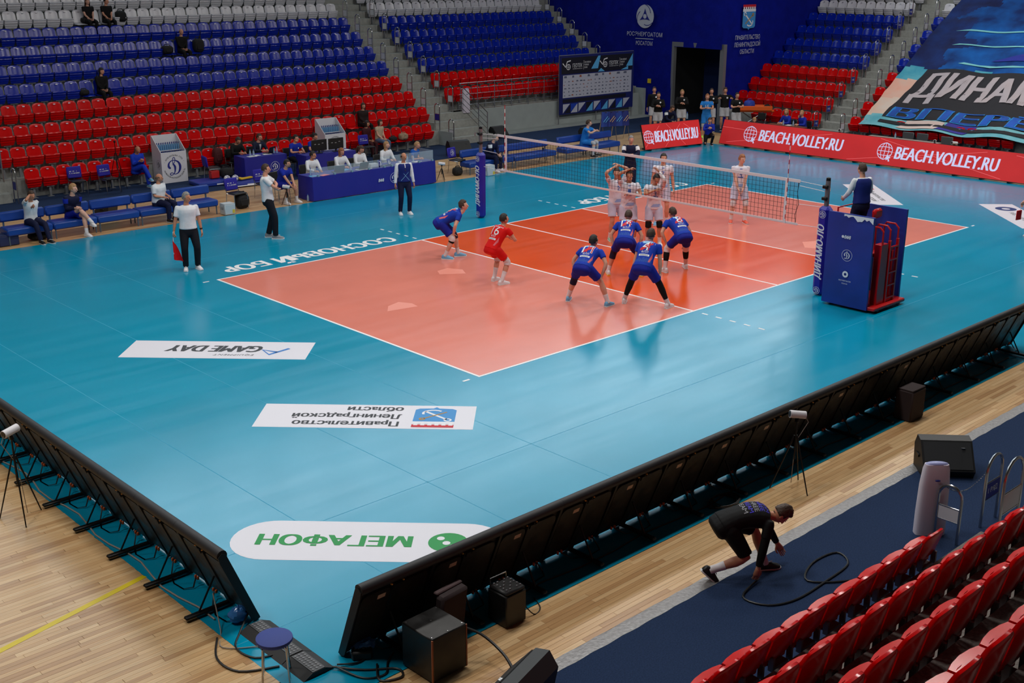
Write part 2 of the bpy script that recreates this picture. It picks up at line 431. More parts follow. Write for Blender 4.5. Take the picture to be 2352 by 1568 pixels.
for p in (((1.3, 4.32), (1.55, 4.62), (1.9, 4.72), (2.05, 4.45), (2.0, 4.19)), ((4.04, 5.92), (4.2, 6.2), (4.55, 6.25), (4.72, 5.9), (4.54, 5.57)), ((12.6, 1.7), (13.1, 2.1), (13.5, 1.9), (13.3, 1.3), (12.8, 1.3))):
    MB().add([(x, y, .0018) for x, y in p], [tuple(range(len(p)))]).build('tape_patch', PATCH, mat_, 0)
lettering('court_lettering', 'СОСНОВЫЙ БОР', LINE, frame((3.03, 9.53, .001), (-1, 0, 0), (0, -1, 0)), mat_, 5.0, .7, heavy=.028)
lettering('court_lettering', 'СОСНОВЫЙ БОР', LINE, frame((15.07, 9.53, .001), (-1, 0, 0), (0, -1, 0)), mat_, 5.0, .7, heavy=.028)

# carpets and edging strip
car = structure(obj('floor_carpet', None), 'navy blue carpet around the hall edges')
MB().bb(-12, 60, 18.82, 22.6, -.011, -.001).build('carpet_run', CARPET, car, 0)
MB().bb(28.3, 36.5, -14, 18.82, -.011, -.001).build('carpet_run', CARPET, car, 0)
MB().bb(-13, 28.3, -9.6, -7.19, -.011, -.001).build('carpet_run', CARPET, car, 0)
TAPE = M('silver_foil_tape', (140, 140, 142), .4, .5, bump=(26, .7, .012), var=(22, .2))
st = MB(); nn = 220
vs = []; fs = []
for i in range(nn + 1):
    x = -9 + 27 * i / nn
    for k in range(4): vs.append((x, -7.2 + k * .06 + .006 * math.sin(i * 1.7 + k), .001 + .004 * random.random() * (1 if 0 < k < 3 else .3)))
for i in range(nn):
    for k in range(3): fs.append((i * 4 + k, (i + 1) * 4 + k, (i + 1) * 4 + k + 1, i * 4 + k + 1))
st.add(vs, fs); structure(st.build('trim_1', TAPE, None, 60), 'crinkled silver tape strip along the carpet edge')

# walls, ceiling, window band
RISE, RUN, YF, BT = .543, .857, 20.886, .91
def zrow(i): return RISE * (i - 1)
structure(MB().bb(-45, 62, 32.2, 32.6, 0, 15).build('wall_left', GREYWALL, None, 0))
structure(MB().bb(-45, 62, 32.2, 32.6, 25.5, 27).build('trim_2', GREYWALL, None, 0))
structure(MB().bb(62, 62.4, -25, 32.6, 0, 27).build('wall_far', GREYWALL, None, 0))
structure(MB().bb(-45.4, -45, -25, 32.6, 0, 27).build('wall_back', GREYWALL, None, 0))
structure(MB().bb(-45, 62, -25.4, -25, 0, 27).build('wall_right', GREYWALL, None, 0))
structure(MB().bb(-45, 62, -25.4, 32.6, 27, 27.4).build('ceiling', M('dark_ceiling', (58, 60, 64), .9), None, 0))
GLOW = M('daylit_glass', (214, 232, 240), .3, emit=3.7)
win = structure(obj('window_1', None), 'high daylit window band')
for i in range(17):
    MB().bb(-4 + i * 3.8 + .12, -4 + (i + 1) * 3.8 - .12, 32.38, 32.42, 15.6, 25.4).build('pane', GLOW, win, 0)
mu = MB()
for i in range(18): mu.bb(-4 + i * 3.8 - .12, -4 + i * 3.8 + .12, 32.3, 32.5, 15, 25.5)
for z in (15.05, 18.5, 22, 25.45): mu.bb(-4, 60.6, 32.3, 32.5, z - .1, z + .1)
mu.build('mullion', GREYSTEEL, win, 0)
structure(MB().bb(-45, -4.1, 32.2, 32.6, 15, 25.5).build('wall_left_panel', GREYWALL, None, 0))

# left stand: treads per row and per block
stand = structure(obj('grandstand', None), 'stepped concrete grandstand beside the court')
NR = 13
def block(x0, x1, first, name, par):
    for i in range(first, NR + 1):
        yb = YF + RUN * i if i < NR else 32.2
        MB().bb(x0, x1, YF + RUN * (i - 1), yb, 0 if i < first + 2 else zrow(i - 2), zrow(i)).build(name, CONC, par, 0)
block(.1, 17.2, 2, 'tread', stand); block(18.7, 29.25, 3, 'tread', stand); block(-30, -1.5, 2, 'tread', stand)
def stair(x0, x1, i0, par, wide=None):
    for i in range(i0, NR):
        z = zrow(i); y = YF + RUN * (i - 1)
        xr = x1 if not (wide and i <= 2) else wide
        for k in (0, 1):
            ya = y + RUN * .5 * k + .30
            MB().bb(x0, xr, ya, ya + RUN * .5 + .001, max(0, z - .3), z + RISE * .5 * (k + 1)).build('stair_step', CONC, par, 0)
stair(17.2, 18.7, 1, stand, 19.6); stair(-1.5, .1, 1, stand); stair(29.25, 30.36, 3, stand)
MB().bb(18.7, 30.36, 22.57, 22.6, 0, 1.086).build('front_wall', CONCW, stand, 0)
MB().bb(19.6, 30.36, 22.0, 22.57, 0, .08).build('plinth', CONCW, stand, 0)
MB().bb(30.2, 30.38, 22.3, 23.9, 0, 1.3).build('end_wall', CONCW, stand, 0)
MB().bb(17.18, 17.2, 20.9, 21.75, 0, .55).build('end_wall', CONCW, stand, 0)

# far stand
fst = structure(obj('grandstand_far', None), 'stepped concrete grandstand behind the far end')
FX = 30.28
for (ya, yb) in ((13.0, 17.98), (-12, 11.65)):
    for i in range(2, 14):
        MB().bb(FX + .868 * (i - 1), FX + .868 * i, ya, yb, 0 if i < 4 else zrow(i - 2), zrow(i)).build('tread', CONC, fst, 0)
for i in range(1, 11):
    for k in (0, 1):
        xa = FX + .868 * (i - 1) + .434 * k + .3
        MB().bb(xa, xa + .435, 11.65, 13.0, max(0, zrow(i) - .3), zrow(i) + RISE * .5 * (k + 1)).build('stair_step', CONC, fst, 0)
sp = [(FX + .868, 0)]
for i in range(2, 12): sp += [(FX + .868 * (i - 1), zrow(i) + .09), (FX + .868 * i, zrow(i) + .09)]
sp += [(FX + .868 * 11, 0)]
MB().prism(sp, 0, .03, frame((0, 17.985, 0), (1, 0, 0), (0, 0, 1))).build('side_wall', M('pale_grey_paint', (150, 152, 156), .7), fst, 0)

# near stand
nst = structure(obj('grandstand_near', None), 'concrete steps under the near red seats')
NY, NZ = -8.84, -.21
CONCD = M('speckled_dark_concrete', (118, 112, 108), .9, spec=.1, var=(40, .3))
for i in range(2, 8):
    MB().bb(-14, .15 if i < 3 else 10, NY - .12 - .85 * (i - 1), NY - .12 - .85 * (i - 2), 0, NZ + RISE * (i - 1)).build('tread', CONCD, nst, 0)
for k in range(2):
    MB().bb(.15, 1.5, NY - .22 - .42 * (k + 1), NY - .22 - .42 * k, 0, .17 * (k + 1)).build('stair_step', CONC, nst, 0)

# blue end walls with doorway
wf = structure(obj('wall_end_blue', None), 'royal blue fabric walls around the far doorway')
def cloth(name, o, ax, wd, z0, z1, par, amp=.05):
    """hanging fabric with soft vertical folds, front face toward -y of its frame."""
    nu, nv = max(6, int(wd / .25)), 10; vs = []; fs = []; a = V(ax); n = V((-a.y, a.x, 0))
    for i in range(nu + 1):
        for j in range(nv + 1):
            u = wd * i / nu; z = z0 + (z1 - z0) * j / nv
            d = amp * noise.noise(V((u * 1.3, z * .25, o[0]))) + amp * .4 * noise.noise(V((u * 4, z * .6, o[1])))
            p = V((o[0], o[1], 0)) + a * u + n * d; vs.append((p.x, p.y, z))
    for i in range(nu):
        for j in range(nv):
            q = i * (nv + 1) + j; fs.append((q, q + nv + 1, q + nv + 2, q + 1))
    return MB().add(vs, fs).build(name, BLUEWALL, par, 80)
cloth('wall_panel', (30.42, 31.9), (0, -1, 0), 11.1, 0, 9, wf)
cloth('door_valance', (30.36, 20.82), (0, -1, 0), 2.85, 3.28, 9, wf, .08)
cloth('wall_panel', (30.42, 18.02), (1, 0, 0), 12, 0, 9, wf)
d1 = structure(obj('door_1', None), 'open dark doorway between blue panels')
MB().bb(30.4, 30.6, 20.72, 20.84, 0, 3.3).build('jamb', GREYSTEEL, d1, 0)
MB().bb(30.4, 30.6, 17.88, 18.1, 0, 3.3).build('jamb', GREYSTEEL, d1, 0)
MB().bb(30.4, 30.6, 17.88, 20.84, 3.3, 3.5).build('lintel', GREYSTEEL, d1, 0)
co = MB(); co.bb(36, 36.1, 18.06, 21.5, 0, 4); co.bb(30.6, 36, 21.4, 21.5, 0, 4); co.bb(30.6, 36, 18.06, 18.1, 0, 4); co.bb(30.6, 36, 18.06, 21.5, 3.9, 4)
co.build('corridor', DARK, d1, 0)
MB().bb(33.6, 33.66, 19.9, 21.4, 0, 3.3).build('curtain', M('blue_curtain', (20, 48, 110), .8), d1, 0)
MB().bb(33.0, 33.5, 18.15, 18.4, 3.0, 3.12).build('corridor_lamp', M('corridor_lamp_glow', (255, 250, 235), .5, emit=6), d1, 0)
MB().bb(35.2, 35.9, 18.1, 18.5, .9, 2.2, .02).build('hose_cabinet', M('red_cabinet', (150, 20, 24), .5), d1)
MB().bb(30.36, 30.4, 22.02, 22.2, 1.55, 1.75).build('wall_sign', M('yellow_sign', (220, 190, 30), .5), wf, 0)
# signs on the blue walls
PALE = M('pale_grey_print', (186, 190, 204), .7)
X1 = frame((30.3, 22.44, 4.57), (0, -1, 0), (0, 0, 1))
g = MB(); ring_geo(g, .0, .53, X1, 0, 40); g.build('emblem_disc', PALE, wf, 0)
g = MB()
tri = [(.30 * math.sin(a), .30 * math.cos(a)) for a in (0, 2 * PI / 3, 4 * PI / 3)]
pts = []
for i in range(3):
    ax_, ay_ = tri[i]; bx_, by_ = tri[(i + 1) % 3]
    for k in range(8):
        t = k / 8; mxp, myp = (ax_ + bx_) / 2 * .55, (ay_ + by_) / 2 * .55
        pts.append(((1 - t) ** 2 * ax_ * 1.25 + 2 * t * (1 - t) * mxp + t * t * bx_ * 1.25, (1 - t) ** 2 * ay_ * 1.25 + 2 * t * (1 - t) * myp + t * t * by_ * 1.25))
g.add([X1 @ V((x, y, .01)) for x, y in pts], [tuple(range(len(pts)))])
for i in range(3):
    a = PI / 2 + i * 2 * PI / 3
    stroke_geo(g, [(.53 * math.cos(a + .0 - t * 1.15) * (1 - .32 * t), .53 * math.sin(a - t * 1.15) * (1 - .32 * t)) for t in [k / 8 for k in range(9)]], .03, X1, .01)
g.build('emblem_figure', M('royal_blue_print', (10, 22, 128), .7), wf, 0)
g = MB(); ring_geo(g, 0, .105, X1, .015, 20); g.build('emblem_core', PALE, wf, 0)
lettering('sign_lettering', 'РОСЭНЕРГОАТОМ', PALE, frame((30.3, 22.44, 3.77), (0, -1, 0), (0, 0, 1)), wf, 2.15, .2)
g = MB(); stroke_geo(g, [(-.55, 0), (.55, 0)], .03, frame((30.3, 22.44, 3.56), (0, -1, 0), (0, 0, 1)), 0); g.build('sign_rule', PALE, wf, 0)
lettering('sign_lettering', 'РОСАТОМ', PALE, frame((30.3, 22.44, 3.36), (0, -1, 0), (0, 0, 1)), wf, 1.0, .19)
X2 = frame((32.2, 17.93, 0), (1, 0, 0), (0, 0, 1))
lettering('sign_lettering', 'ПРАВИТЕЛЬСТВО\nЛЕНИНГРАДСКОЙ\nОБЛАСТИ', PALE, X2 @ Matrix.Translation((-.05, 3.45, 0)), wf, 1.95, .82)
CREST_B = M('crest_sky_blue', (64, 142, 206), .6); CREST_R = M('crest_red', (196, 30, 44), .6)
def region_crest(par, xf, w_, h_, lift):
    """shield with an anchor, a key and a crenellated wall on top."""
    a, b = w_ / 2, h_ / 2
    flat('crest_shield', [(-a, b * .45), (-a, -b * .72), (-a * .8, -b * .84), (-a * .15, -b * .87), (0, -b), (a * .15, -b * .87), (a * .8, -b * .84), (a, -b * .72), (a, b * .45)], CREST_B, xf, par, lift)
    flat('crest_top', [(-a, b), (-a, b * .75), (a, b * .75), (a, b)], CREST_R, xf, par, lift)
    k = MB(); n = 6
    k.add([xf @ V(p) for p in ((-a, b * .45, lift), (a, b * .45, lift), (a, b * .66, lift), (-a, b * .66, lift))], [(0, 1, 2, 3)])
    for i in range(n):
        x = -a + 2 * a * (i + .15) / n; k.add([xf @ V((x + dx, y, lift * 1.2)) for dx, y in ((0, b * .64), (2 * a / n * .6, b * .64), (2 * a / n * .6, b * .82), (0, b * .82))], [(0, 1, 2, 3)])
    stroke_geo(k, [(-a * .6, b * .22), (a * .5, -b * .55)], w_ * .07, xf, lift * 1.4)
    stroke_geo(k, [(a * .1 + a * .5 * math.cos(t), -b * .38 + b * .3 * math.sin(t)) for t in [-2.4 + i * .35 for i in range(9)]], w_ * .06, xf, lift * 1.4)
    ring_geo(k, w_ * .05, w_ * .1, xf, lift * 1.4, 12, c=(-a * .66, b * .28))
    k.build('crest_anchor', PRINTW, par, 0)
    k = MB(); stroke_geo(k, [(-a * .55, -b * .5), (a * .5, b * .15)], w_ * .045, xf, lift * 1.6); ring_geo(k, w_ * .03, w_ * .08, xf, lift * 1.6, 10, c=(a * .58, b * .2))
    k.build('crest_key', M('crest_gold', (176, 132, 52), .6), par, 0)
region_crest(wf, X2 @ Matrix.Translation((-.05, 4.62, 0)), .95, 1.1, .012)
# wall base boards under section two
# ------------------------------------------------------------------ stadium seats
def seat_meshes(col, key):
    m = M('seat_plastic_' + key, col, .22, spec=.22 if key == 'red' else .5, rvar=(3, .14, .24)); out = {}
    # backrest: rounded, curved shell leaning back; y = backwards, front toward -y
    ts = [0, .2, .45, .7, .86, .95, 1.0]; nu = 10; k = len(ts); fr, bk = [], []
    for t in ts:
        rf, rb = [], []
        for i in range(nu + 1):
            u = -1 + 2 * i / nu; zt = .915 - .035 * u * u - .055 * max(0, (abs(u) - .7) / .3) ** 2.2; z = .46 + (zt - .46) * t
            y = -.05 + .10 * (z - .46) / .45 - .022 * u * u; th = .045 * (1 if t < .99 else .75)
            rf.append(V((u * .224, y + (.006 if t > .99 else 0), z))); rb.append(V((u * .224, y + th, z - .004 * t)))
        fr.append(rf); bk.append(rb)
    mb = MB()
    vs = [p for r in fr for p in r] + [p for r in bk for p in r]; o = k * (nu + 1); fs = []
    for i in range(k - 1):
        for j in range(nu):
            a = i * (nu + 1) + j; fs.append((a, a + 1, a + nu + 2, a + nu + 1)); fs.append((o + a, o + a + nu + 1, o + a + nu + 2, o + a + 1))
    for j in range(nu):
        a = (k - 1) * (nu + 1) + j; fs.append((a, a + 1, o + a + 1, o + a)); fs.append((j, o + j, o + j + 1, j + 1))
    for i in range(k - 1):
        a = i * (nu + 1); b = a + nu; c = a + nu + 1; d = b + nu + 1
        fs.append((a, c, o + c, o + a)); fs.append((b, o + b, o + d, d))
    mb.add(vs, fs)
    # moulded dish on the front and number plate
    out['backrest'] = mb.mesh('backrest', m, 50)
    pl = MB().add([(-.035, -.012, .83), (.035, -.012, .83), (.035, -.004, .855), (-.035, -.004, .855)], [(0, 1, 2, 3)])
    out['number_plate'] = pl.mesh('number_plate', M('seat_number_plate', (150, 150, 158), .3, .5), 0)
    # folded seat pan: ribbed underside facing front, a little wider than the back
    mb = MB(); prof = [(.625, -.10), (.622, -.225), (.6, -.235), (.56, -.222), (.548, -.206), (.53, -.21), (.485, -.19), (.472, -.174), (.455, -.176), (.405, -.155), (.392, -.138), (.375, -.14), (.335, -.118), (.318, -.09)]
    rings = []
    for z, y in prof:
        wd = .226 - .05 * max(0, (.47 - z) / .15) ** 2
        rings.append([V((x, y + .035 * (x / .226) ** 2, z)) for x in (-wd, -wd * .6, 0, wd * .6, wd)])
    n = 5; vs = [p for r in rings for p in r]; fs = [(i * n + j, (i + 1) * n + j, (i + 1) * n + j + 1, i * n + j + 1) for i in range(len(prof) - 1) for j in range(n - 1)]
    o = len(vs); vs += [V((x * (.226 if z > .45 else .19), -.075, z)) for z in (.62, .325) for x in (-1, 1)]
    L_ = len(prof)
    fs += [(0, 4, o + 1, o), ((L_ - 1) * n, o + 2, o + 3, (L_ - 1) * n + 4), (o, o + 1, o + 3, o + 2)]
    fs += [tuple([i * n for i in range(L_)][::-1] + [o, o + 2][::1])[::-1], tuple([i * n + 4 for i in range(L_)] + [o + 3, o + 1])[::-1]]
    mb.add(vs, fs); out['seat_pan'] = mb.mesh('seat_pan', m, 35)
    return out
def post_mesh(h):
    mb = MB(); mb.bb(-.12, .12, -.10, .02, .30, .335, .008); mb.bb(-.035, .035, -.06, 0, .30 - h, .31); mb.bb(-.09, .09, -.1, .04, .3 - h, .31 - h)
    mb.bb(-.17, -.14, -.03, .03, .3, .5); mb.bb(.14, .17, -.03, .03, .3, .5)
    return mb.mesh('post', GREYSTEEL, 0)
SEATS = {'red': seat_meshes((204, 6, 8), 'red'), 'blue': seat_meshes((8, 36, 160), 'blue'), 'white': seat_meshes((206, 206, 214), 'white')}
POST = post_mesh(.3)
# seat pan folded down (for occupied seats)
def pan_down(key):
    me = SEATS[key]['seat_pan'].copy(); c = V((0, -.07, .42))
    for v in me.vertices:
        p = V(v.co) - c; v.co = (p.x, -.02 + (p.z * 1.15 - .17), .42 - (p.y + .07) * .45)
    me.flip_normals(); me.update(); return me
PAND = {k: pan_down(k) for k in SEATS}
ORD = ['first', 'second', 'third', 'fourth', 'fifth', 'sixth', 'seventh', 'eighth', 'ninth', 'tenth', 'eleventh', 'twelfth', 'thirteenth', 'fourteenth', 'fifteenth', 'sixteenth', 'seventeenth', 'eighteenth', 'nineteenth', 'twentieth',
       '21st', '22nd', '23rd', '24th', '25th', '26th', '27th', '28th', '29th', '30th', '31st', '32nd', '33rd', '34th', '35th', '36th']
def visible(p, mg=30):
    d = V(p) - CAMP; z = d.dot(_f); u = 1176 + 2680 * d.dot(_r) / z; v_ = 784 - 2680 * d.dot(_u) / z
    return z > 1 and -mg < u < 2352 + mg and -mg < v_ < 1568 + mg
def seat(color, loc, rz, label, group, down=False, z_scale=1., skip=False):
    if skip: return
    t = thing(color + '_stadium_seat', label, 'seat', loc, rz, group)
    if z_scale != 1: t.scale = (1, 1, z_scale)
    obj('backrest', SEATS[color]['backrest'], t); obj('number_plate', SEATS[color]['number_plate'], t)
    obj('seat_pan', (PAND if down else SEATS)[color]['seat_pan'] if not down else PAND[color], t)
    obj('post', POST, t); return t
def row_color(i): return 'red' if i <= 4 else ('blue' if i <= 8 else 'white')
NSEAT = 0
OCC = {}          # (block, row, seat index) of seats that are sat on
def sit(block, row, k): OCC[(block, row, k)] = 1
for q in ((1, 5, 9), (1, 5, 8), (1, 7, 17), (1, 7, 16), (1, 7, 18), (1, 9, 11), (1, 9, 12), (1, 9, 13), (1, 2, 27), (1, 2, 26), (1, 1, 26), (1, 1, 25), (1, 1, 27), (1, 1, 28)): sit(*q)
for i in range(1, 12):
    y = YF + RUN * (i - 1) + .62; z = zrow(i); c = row_color(i)
    n = 34 if i > 1 else 32; xs = .35 if i > 1 else .87
    for k in range(n):
        p = (xs + .5 * k, y, z)
        if i == 1 and (4.75 < p[0] < 5.95 or 11.15 < p[0] < 12.35): continue
        if visible((p[0], p[1], z + .5), 45):
            seat(c, p, 0, '%s stadium seat, %s row up in the long left stand, %s from the stairs' % (c, ORD[i - 1], ORD[n - 1 - k]), c + ' seats of the long left stand', (1, i, k) in OCC)
    if i >= 3:
        for k in range(21):
            p = (18.97 + .5 * k, y, z)
            if visible((p[0], p[1], z + .5), 45):
                seat(c, p, 0, '%s stadium seat, %s row beyond the middle stairs, %s from those stairs' % (c, ORD[i - 3], ORD[k]), c + ' seats beyond the middle stairs')
for i in range(1, 11):
    x = FX + .868 * (i - 1) + .62; z = zrow(i); c = row_color(i)
    for k in range(10):
        p = (x, 13.26 + .496 * k, z)
        if i == 1 and k > 6: continue
        if visible((p[0], p[1], z + .5), 45):
            seat(c, p, -PI / 2, '%s stadium seat, %s row of the far block beside the doorway, %s from stairs' % (c, ORD[i - 1], ORD[k]), c + ' seats of the far block')
    for k in range(14 if i == 1 else 1):
        p = (x, 11.39 - .5 * k, z)
        if visible((p[0], p[1], z + .5), 45):
            seat(c, p, -PI / 2, '%s stadium seat by the big banner, %s row up, %s from the stairs' % (c, ORD[i - 1], ORD[k]), c + ' seats under the banner')
for i in range(1, 6):
    y = NY - .85 * (i - 1) - .02; z = NZ + RISE * (i - 1)
    for k in range(26):
        p = (-.97 - .485 * k + (0 if i == 1 else .1 + .485 * 8), y, z + (0 if i > 1 else .21))
        if visible((p[0], p[1], p[2] + .8), 90):
            seat('red', p, PI, 'near red seat seen from behind, %s row from the carpet, %s from the right' % (ORD[i - 1], ORD[k]), 'red seats of the near stand', z_scale=1 if i > 1 else .77)
# ------------------------------------------------------------------ net, posts, antennas
NETC = M('black_net_cord', (26, 28, 34), .8); BAND = M('white_net_band', (222, 214, 218), .6); PADB = M('royal_blue_vinyl_pad', (22, 26, 150), .42, var=(2.5, .14), bump=(5, .15, .02))
net = thing('volleyball_net', 'long black mesh net with white bands across the court', 'net', (9, 4.5, 0))
nm = MB()
for i in range(97):
    y = -4.8 + i * .1; nm.bb(-.0025, .0025, y - .0028, y + .0028, 1.47, 2.38)
for i in range(10): nm.bb(-.0025, .0025, -4.8, 4.8, 1.47 + i * .1 - .0028, 1.47 + i * .1 + .0028)
nm.build('net_mesh', NETC, net, 0)
MB().bb(-.006, .006, -4.85, 4.85, 2.36, 2.43, .004).build('top_band', BAND, net)
MB().bb(-.006, .006, -4.85, 4.85, 1.43, 1.48, .004).build('bottom_band', BAND, net)
for s in (-1, 1): MB().bb(-.009, .009, s * 4.5 - .028, s * 4.5 + .028, 1.43, 2.42, .003).build('side_band', BAND, net)
for s in (-1, 1):
    for z in (2.41, 2.30, 1.9, 1.45): MB().tube([(0, s * 4.84, min(z, 2.4)), (0, s * 5.46, z - (.06 if z > 2 else .0) + .02)], .006, 6).build('tension_cord', BAND, net)
    MB().tube([(0, s * 4.82, 2.4), (.02, s * 4.78, 2.15), (-.01, s * 4.85, 1.9), (.01, s * 4.76, 1.65), (0, s * 4.8, 1.46)], .006, 6).build('edge_cord', NETC, net)
STR = M('red_antenna_paint', (190, 16, 22), .5); STW = M('white_antenna_paint', (236, 232, 232), .5)
for y, lab in ((0, 'thin red and white net antenna beside the referee stand'), (9, 'thin red and white net antenna by the far net post')):
    a = thing('net_antenna', lab, 'antenna', (8.985, y + (-.035 if y == 0 else .035), 1.43), 0, 'net antennas')
    for k, (mm, nme) in enumerate(((STW, 'white_band'), (STR, 'red_band'))):
        for i in range(k, 18, 2): MB().tube([(0, 0, i * .1), (0, 0, i * .1 + .1)], .009, 8).build(nme, mm, a)
def net_post(y, lab, hp, s):
    p = thing('net_post', lab, 'post', (9, y, 0), 0, 'net posts')
    MB().tube([(0, 0, 0), (0, 0, 2.5)], .052, 14).build('pole', M('grey_post_paint', (120, 112, 116), .4, .3), p)
    MB().lathe([(.0, 2.5), (.05, 2.5), (.045, 2.56), (.0, 2.58)], 14, None).build('pole_cap', BLACKM, p)
    mb = MB(); mb.box((0, 0, hp / 2 + .01), (.24, .27, hp), None, .07); mb.build('pad', PADB, p, 35)
    MB().bb(.1, .125, -.012, .012, .05, hp - .02).build('pad_seam', M('dark_blue_seam', (12, 14, 84), .6), p, 0)
    lettering('pad_lettering', 'ДИНАМО-ЛО', PRINTW, frame((-.1215, 0, hp * .5), (0, 0, 1), (0, 1, 0)), p, hp * .62, .2, shear=.25, heavy=.008)
    for z in (.12, hp - .16):
        g = MB(); X = frame((-.1215, 0, z), (0, -1, 0), (0, 0, 1)); ring_geo(g, .075, .082, X, .002, 24); crest_geo(g, X, .075); g.build('pad_crest', PRINTW, p, 0)
    for z in (2.37, 2.12): MB().box((-.04, s * .02, z), (.12, .12, .07), None, .012).build('clamp', BLACKM, p)
    MB().tube([(0, -s * .05, 2.38), (-.1, -s * .12, 2.38), (-.1, -s * .12, 2.3)], .012, 6).build('winch_handle', STEEL, p)
    return p
net_post(-1.03, 'padded blue net post beside the referee stand', 1.95, 1); net_post(10.04, 'padded blue net post on the far side near the benches', 1.84, -1)

# ------------------------------------------------------------------ referee stand
RED = M('red_stand_paint', (190, 14, 20), .35); PAD2 = M('blue_printed_vinyl', (24, 50, 142), .45, var=(1.5, .18), bump=(3, .2, .03))
rs = thing('referee_stand', 'red ladder referee stand with blue padded side panels', 'referee stand', (9.1, -1.95, 0))
mb = MB(); mb.bb(-.62, .62, -.72, .5, .05, .13, .02); mb.build('base', RED, rs)
for x in (-.42, .42):
    for y in (-.66, .4): MB().lathe([(.0, -.03), (.05, -.03), (.05, .03), (0, .03)], 12, frame((x, y, .055), (0, 0, 1), (1, 0, 0)) ).build('wheel', BLACKM, rs)
MB().bb(-.5, .5, -.42, .45, 1.12, 1.2, .01).build('platform', RED, rs)
for x in (-.46, .46):
    for y in (-.4, .42): MB().bb(x - .035, x + .035, y - .035, y + .035, .12, 1.14, .006).build('leg', RED, rs)
MB().bb(-.36, -.08, -.6, -.44, .12, 1.4, .01).build('side_column', RED, rs)
for x in (-.02, .3): MB().bb(x - .025, x + .025, -.62, -.56, .12, 1.45, .006).build('ladder_rail', RED, rs)
for i in range(5): MB().bb(0, .3, -.62, -.57, .2 + i * .27, .235 + i * .27, .006).build('rung', RED, rs)
for x in (-.3, -.02, .3): MB().tube([(x, -.58, 1.4), (x, -.58, 1.66), (x, -.5, 1.74), (x, -.3, 1.74), (x, -.25, 1.66), (x, -.25, 1.2)], .02, 8).build('grab_rail', RED, rs)
MB().tube([(-.45, .42, 1.2), (-.45, .42, 2.05), (.45, .42, 2.05), (.45, .42, 1.2)], .02, 8).build('guard_rail', RED, rs)
MB().box((-.1, -.28, 1.98), (.3, .1, .2), None, .04).build('seat_cushion', RED, rs)
def pad(x, lab, bare):
    n = 8; vs = []; fs = []
    W = 1.06; H = 2.0
    for i in range(n + 1):
        for j in range(n + 1):
            y = .5 - W * i / n; z = .06 + (H - .06) * j / n
            d = .012 * noise.noise(V((y * 4, z * 3, x)))
            vs.append((x + d, y, z))
    o = len(vs); vs += [(a + .05, b, c) for a, b, c in vs[:o]]
    for i in range(n):
        for j in range(n):
            q = i * (n + 1) + j; fs += [(q, q + 1, q + n + 2, q + n + 1), (o + q, o + q + n + 1, o + q + n + 2, o + q + 1)]
    for i in range(n):
        for (a, b) in ((i, i + 1), (i + n * (n + 1), i + 1 + n * (n + 1)), (i * (n + 1), (i + 1) * (n + 1)), (i * (n + 1) + n, (i + 1) * (n + 1) + n)): fs.append((a, b, o + b, o + a))
    p = MB().add(vs, fs).build('side_pad', PAD2, rs, 60); p['label'] = lab
    return p
pd = pad(-.67, 'blue side pad printed with white crests', 0); pad(.62, 'plain blue side pad behind the ladder', 1)
PX = lambda y, z: frame((-.687, y, z), (0, -1, 0), (0, 0, 1))
lettering('pad_lettering', 'ВФВ', PRINTW, PX(0, 1.52), pd, .15, .075, shear=.2, heavy=.004)
g = MB(); ring_geo(g, .0, .03, PX(.11, 1.52), .002, 14); g.build('ball_mark', PRINTW, pd, 0)
g = MB(); ring_geo(g, .115, .121, PX(-.02, 1.14), .002, 30); crest_geo(g, PX(-.02, 1.14), .1); g.build('pad_crest', PRINTW, pd, 0)
g = MB(); ring_geo(g, .03, .068, PX(-.02, .74), .002, 24); g.build('emblem_disc', PRINTW, pd, 0)
lettering('pad_lettering', 'РОСЭНЕРГОАТОМ', PRINTW, PX(-.02, .6), pd, .28, .03); lettering('pad_lettering', 'РОСАТОМ', PRINTW, PX(-.02, .54), pd, .13, .024)
rnd = random.Random(4); tb = [(.12, 1.99)]
for i in range(12): tb.append((.12 - .052 * i, 1.99 - (.02 + .11 * rnd.random())))
tb.append((-.55, 1.86)); tb.append((-.55, 1.99))
flat('torn_print', [(-a, b - 1.0) for a, b in tb][::-1], PRINTW, PX(0, 1.0), pd, .004)

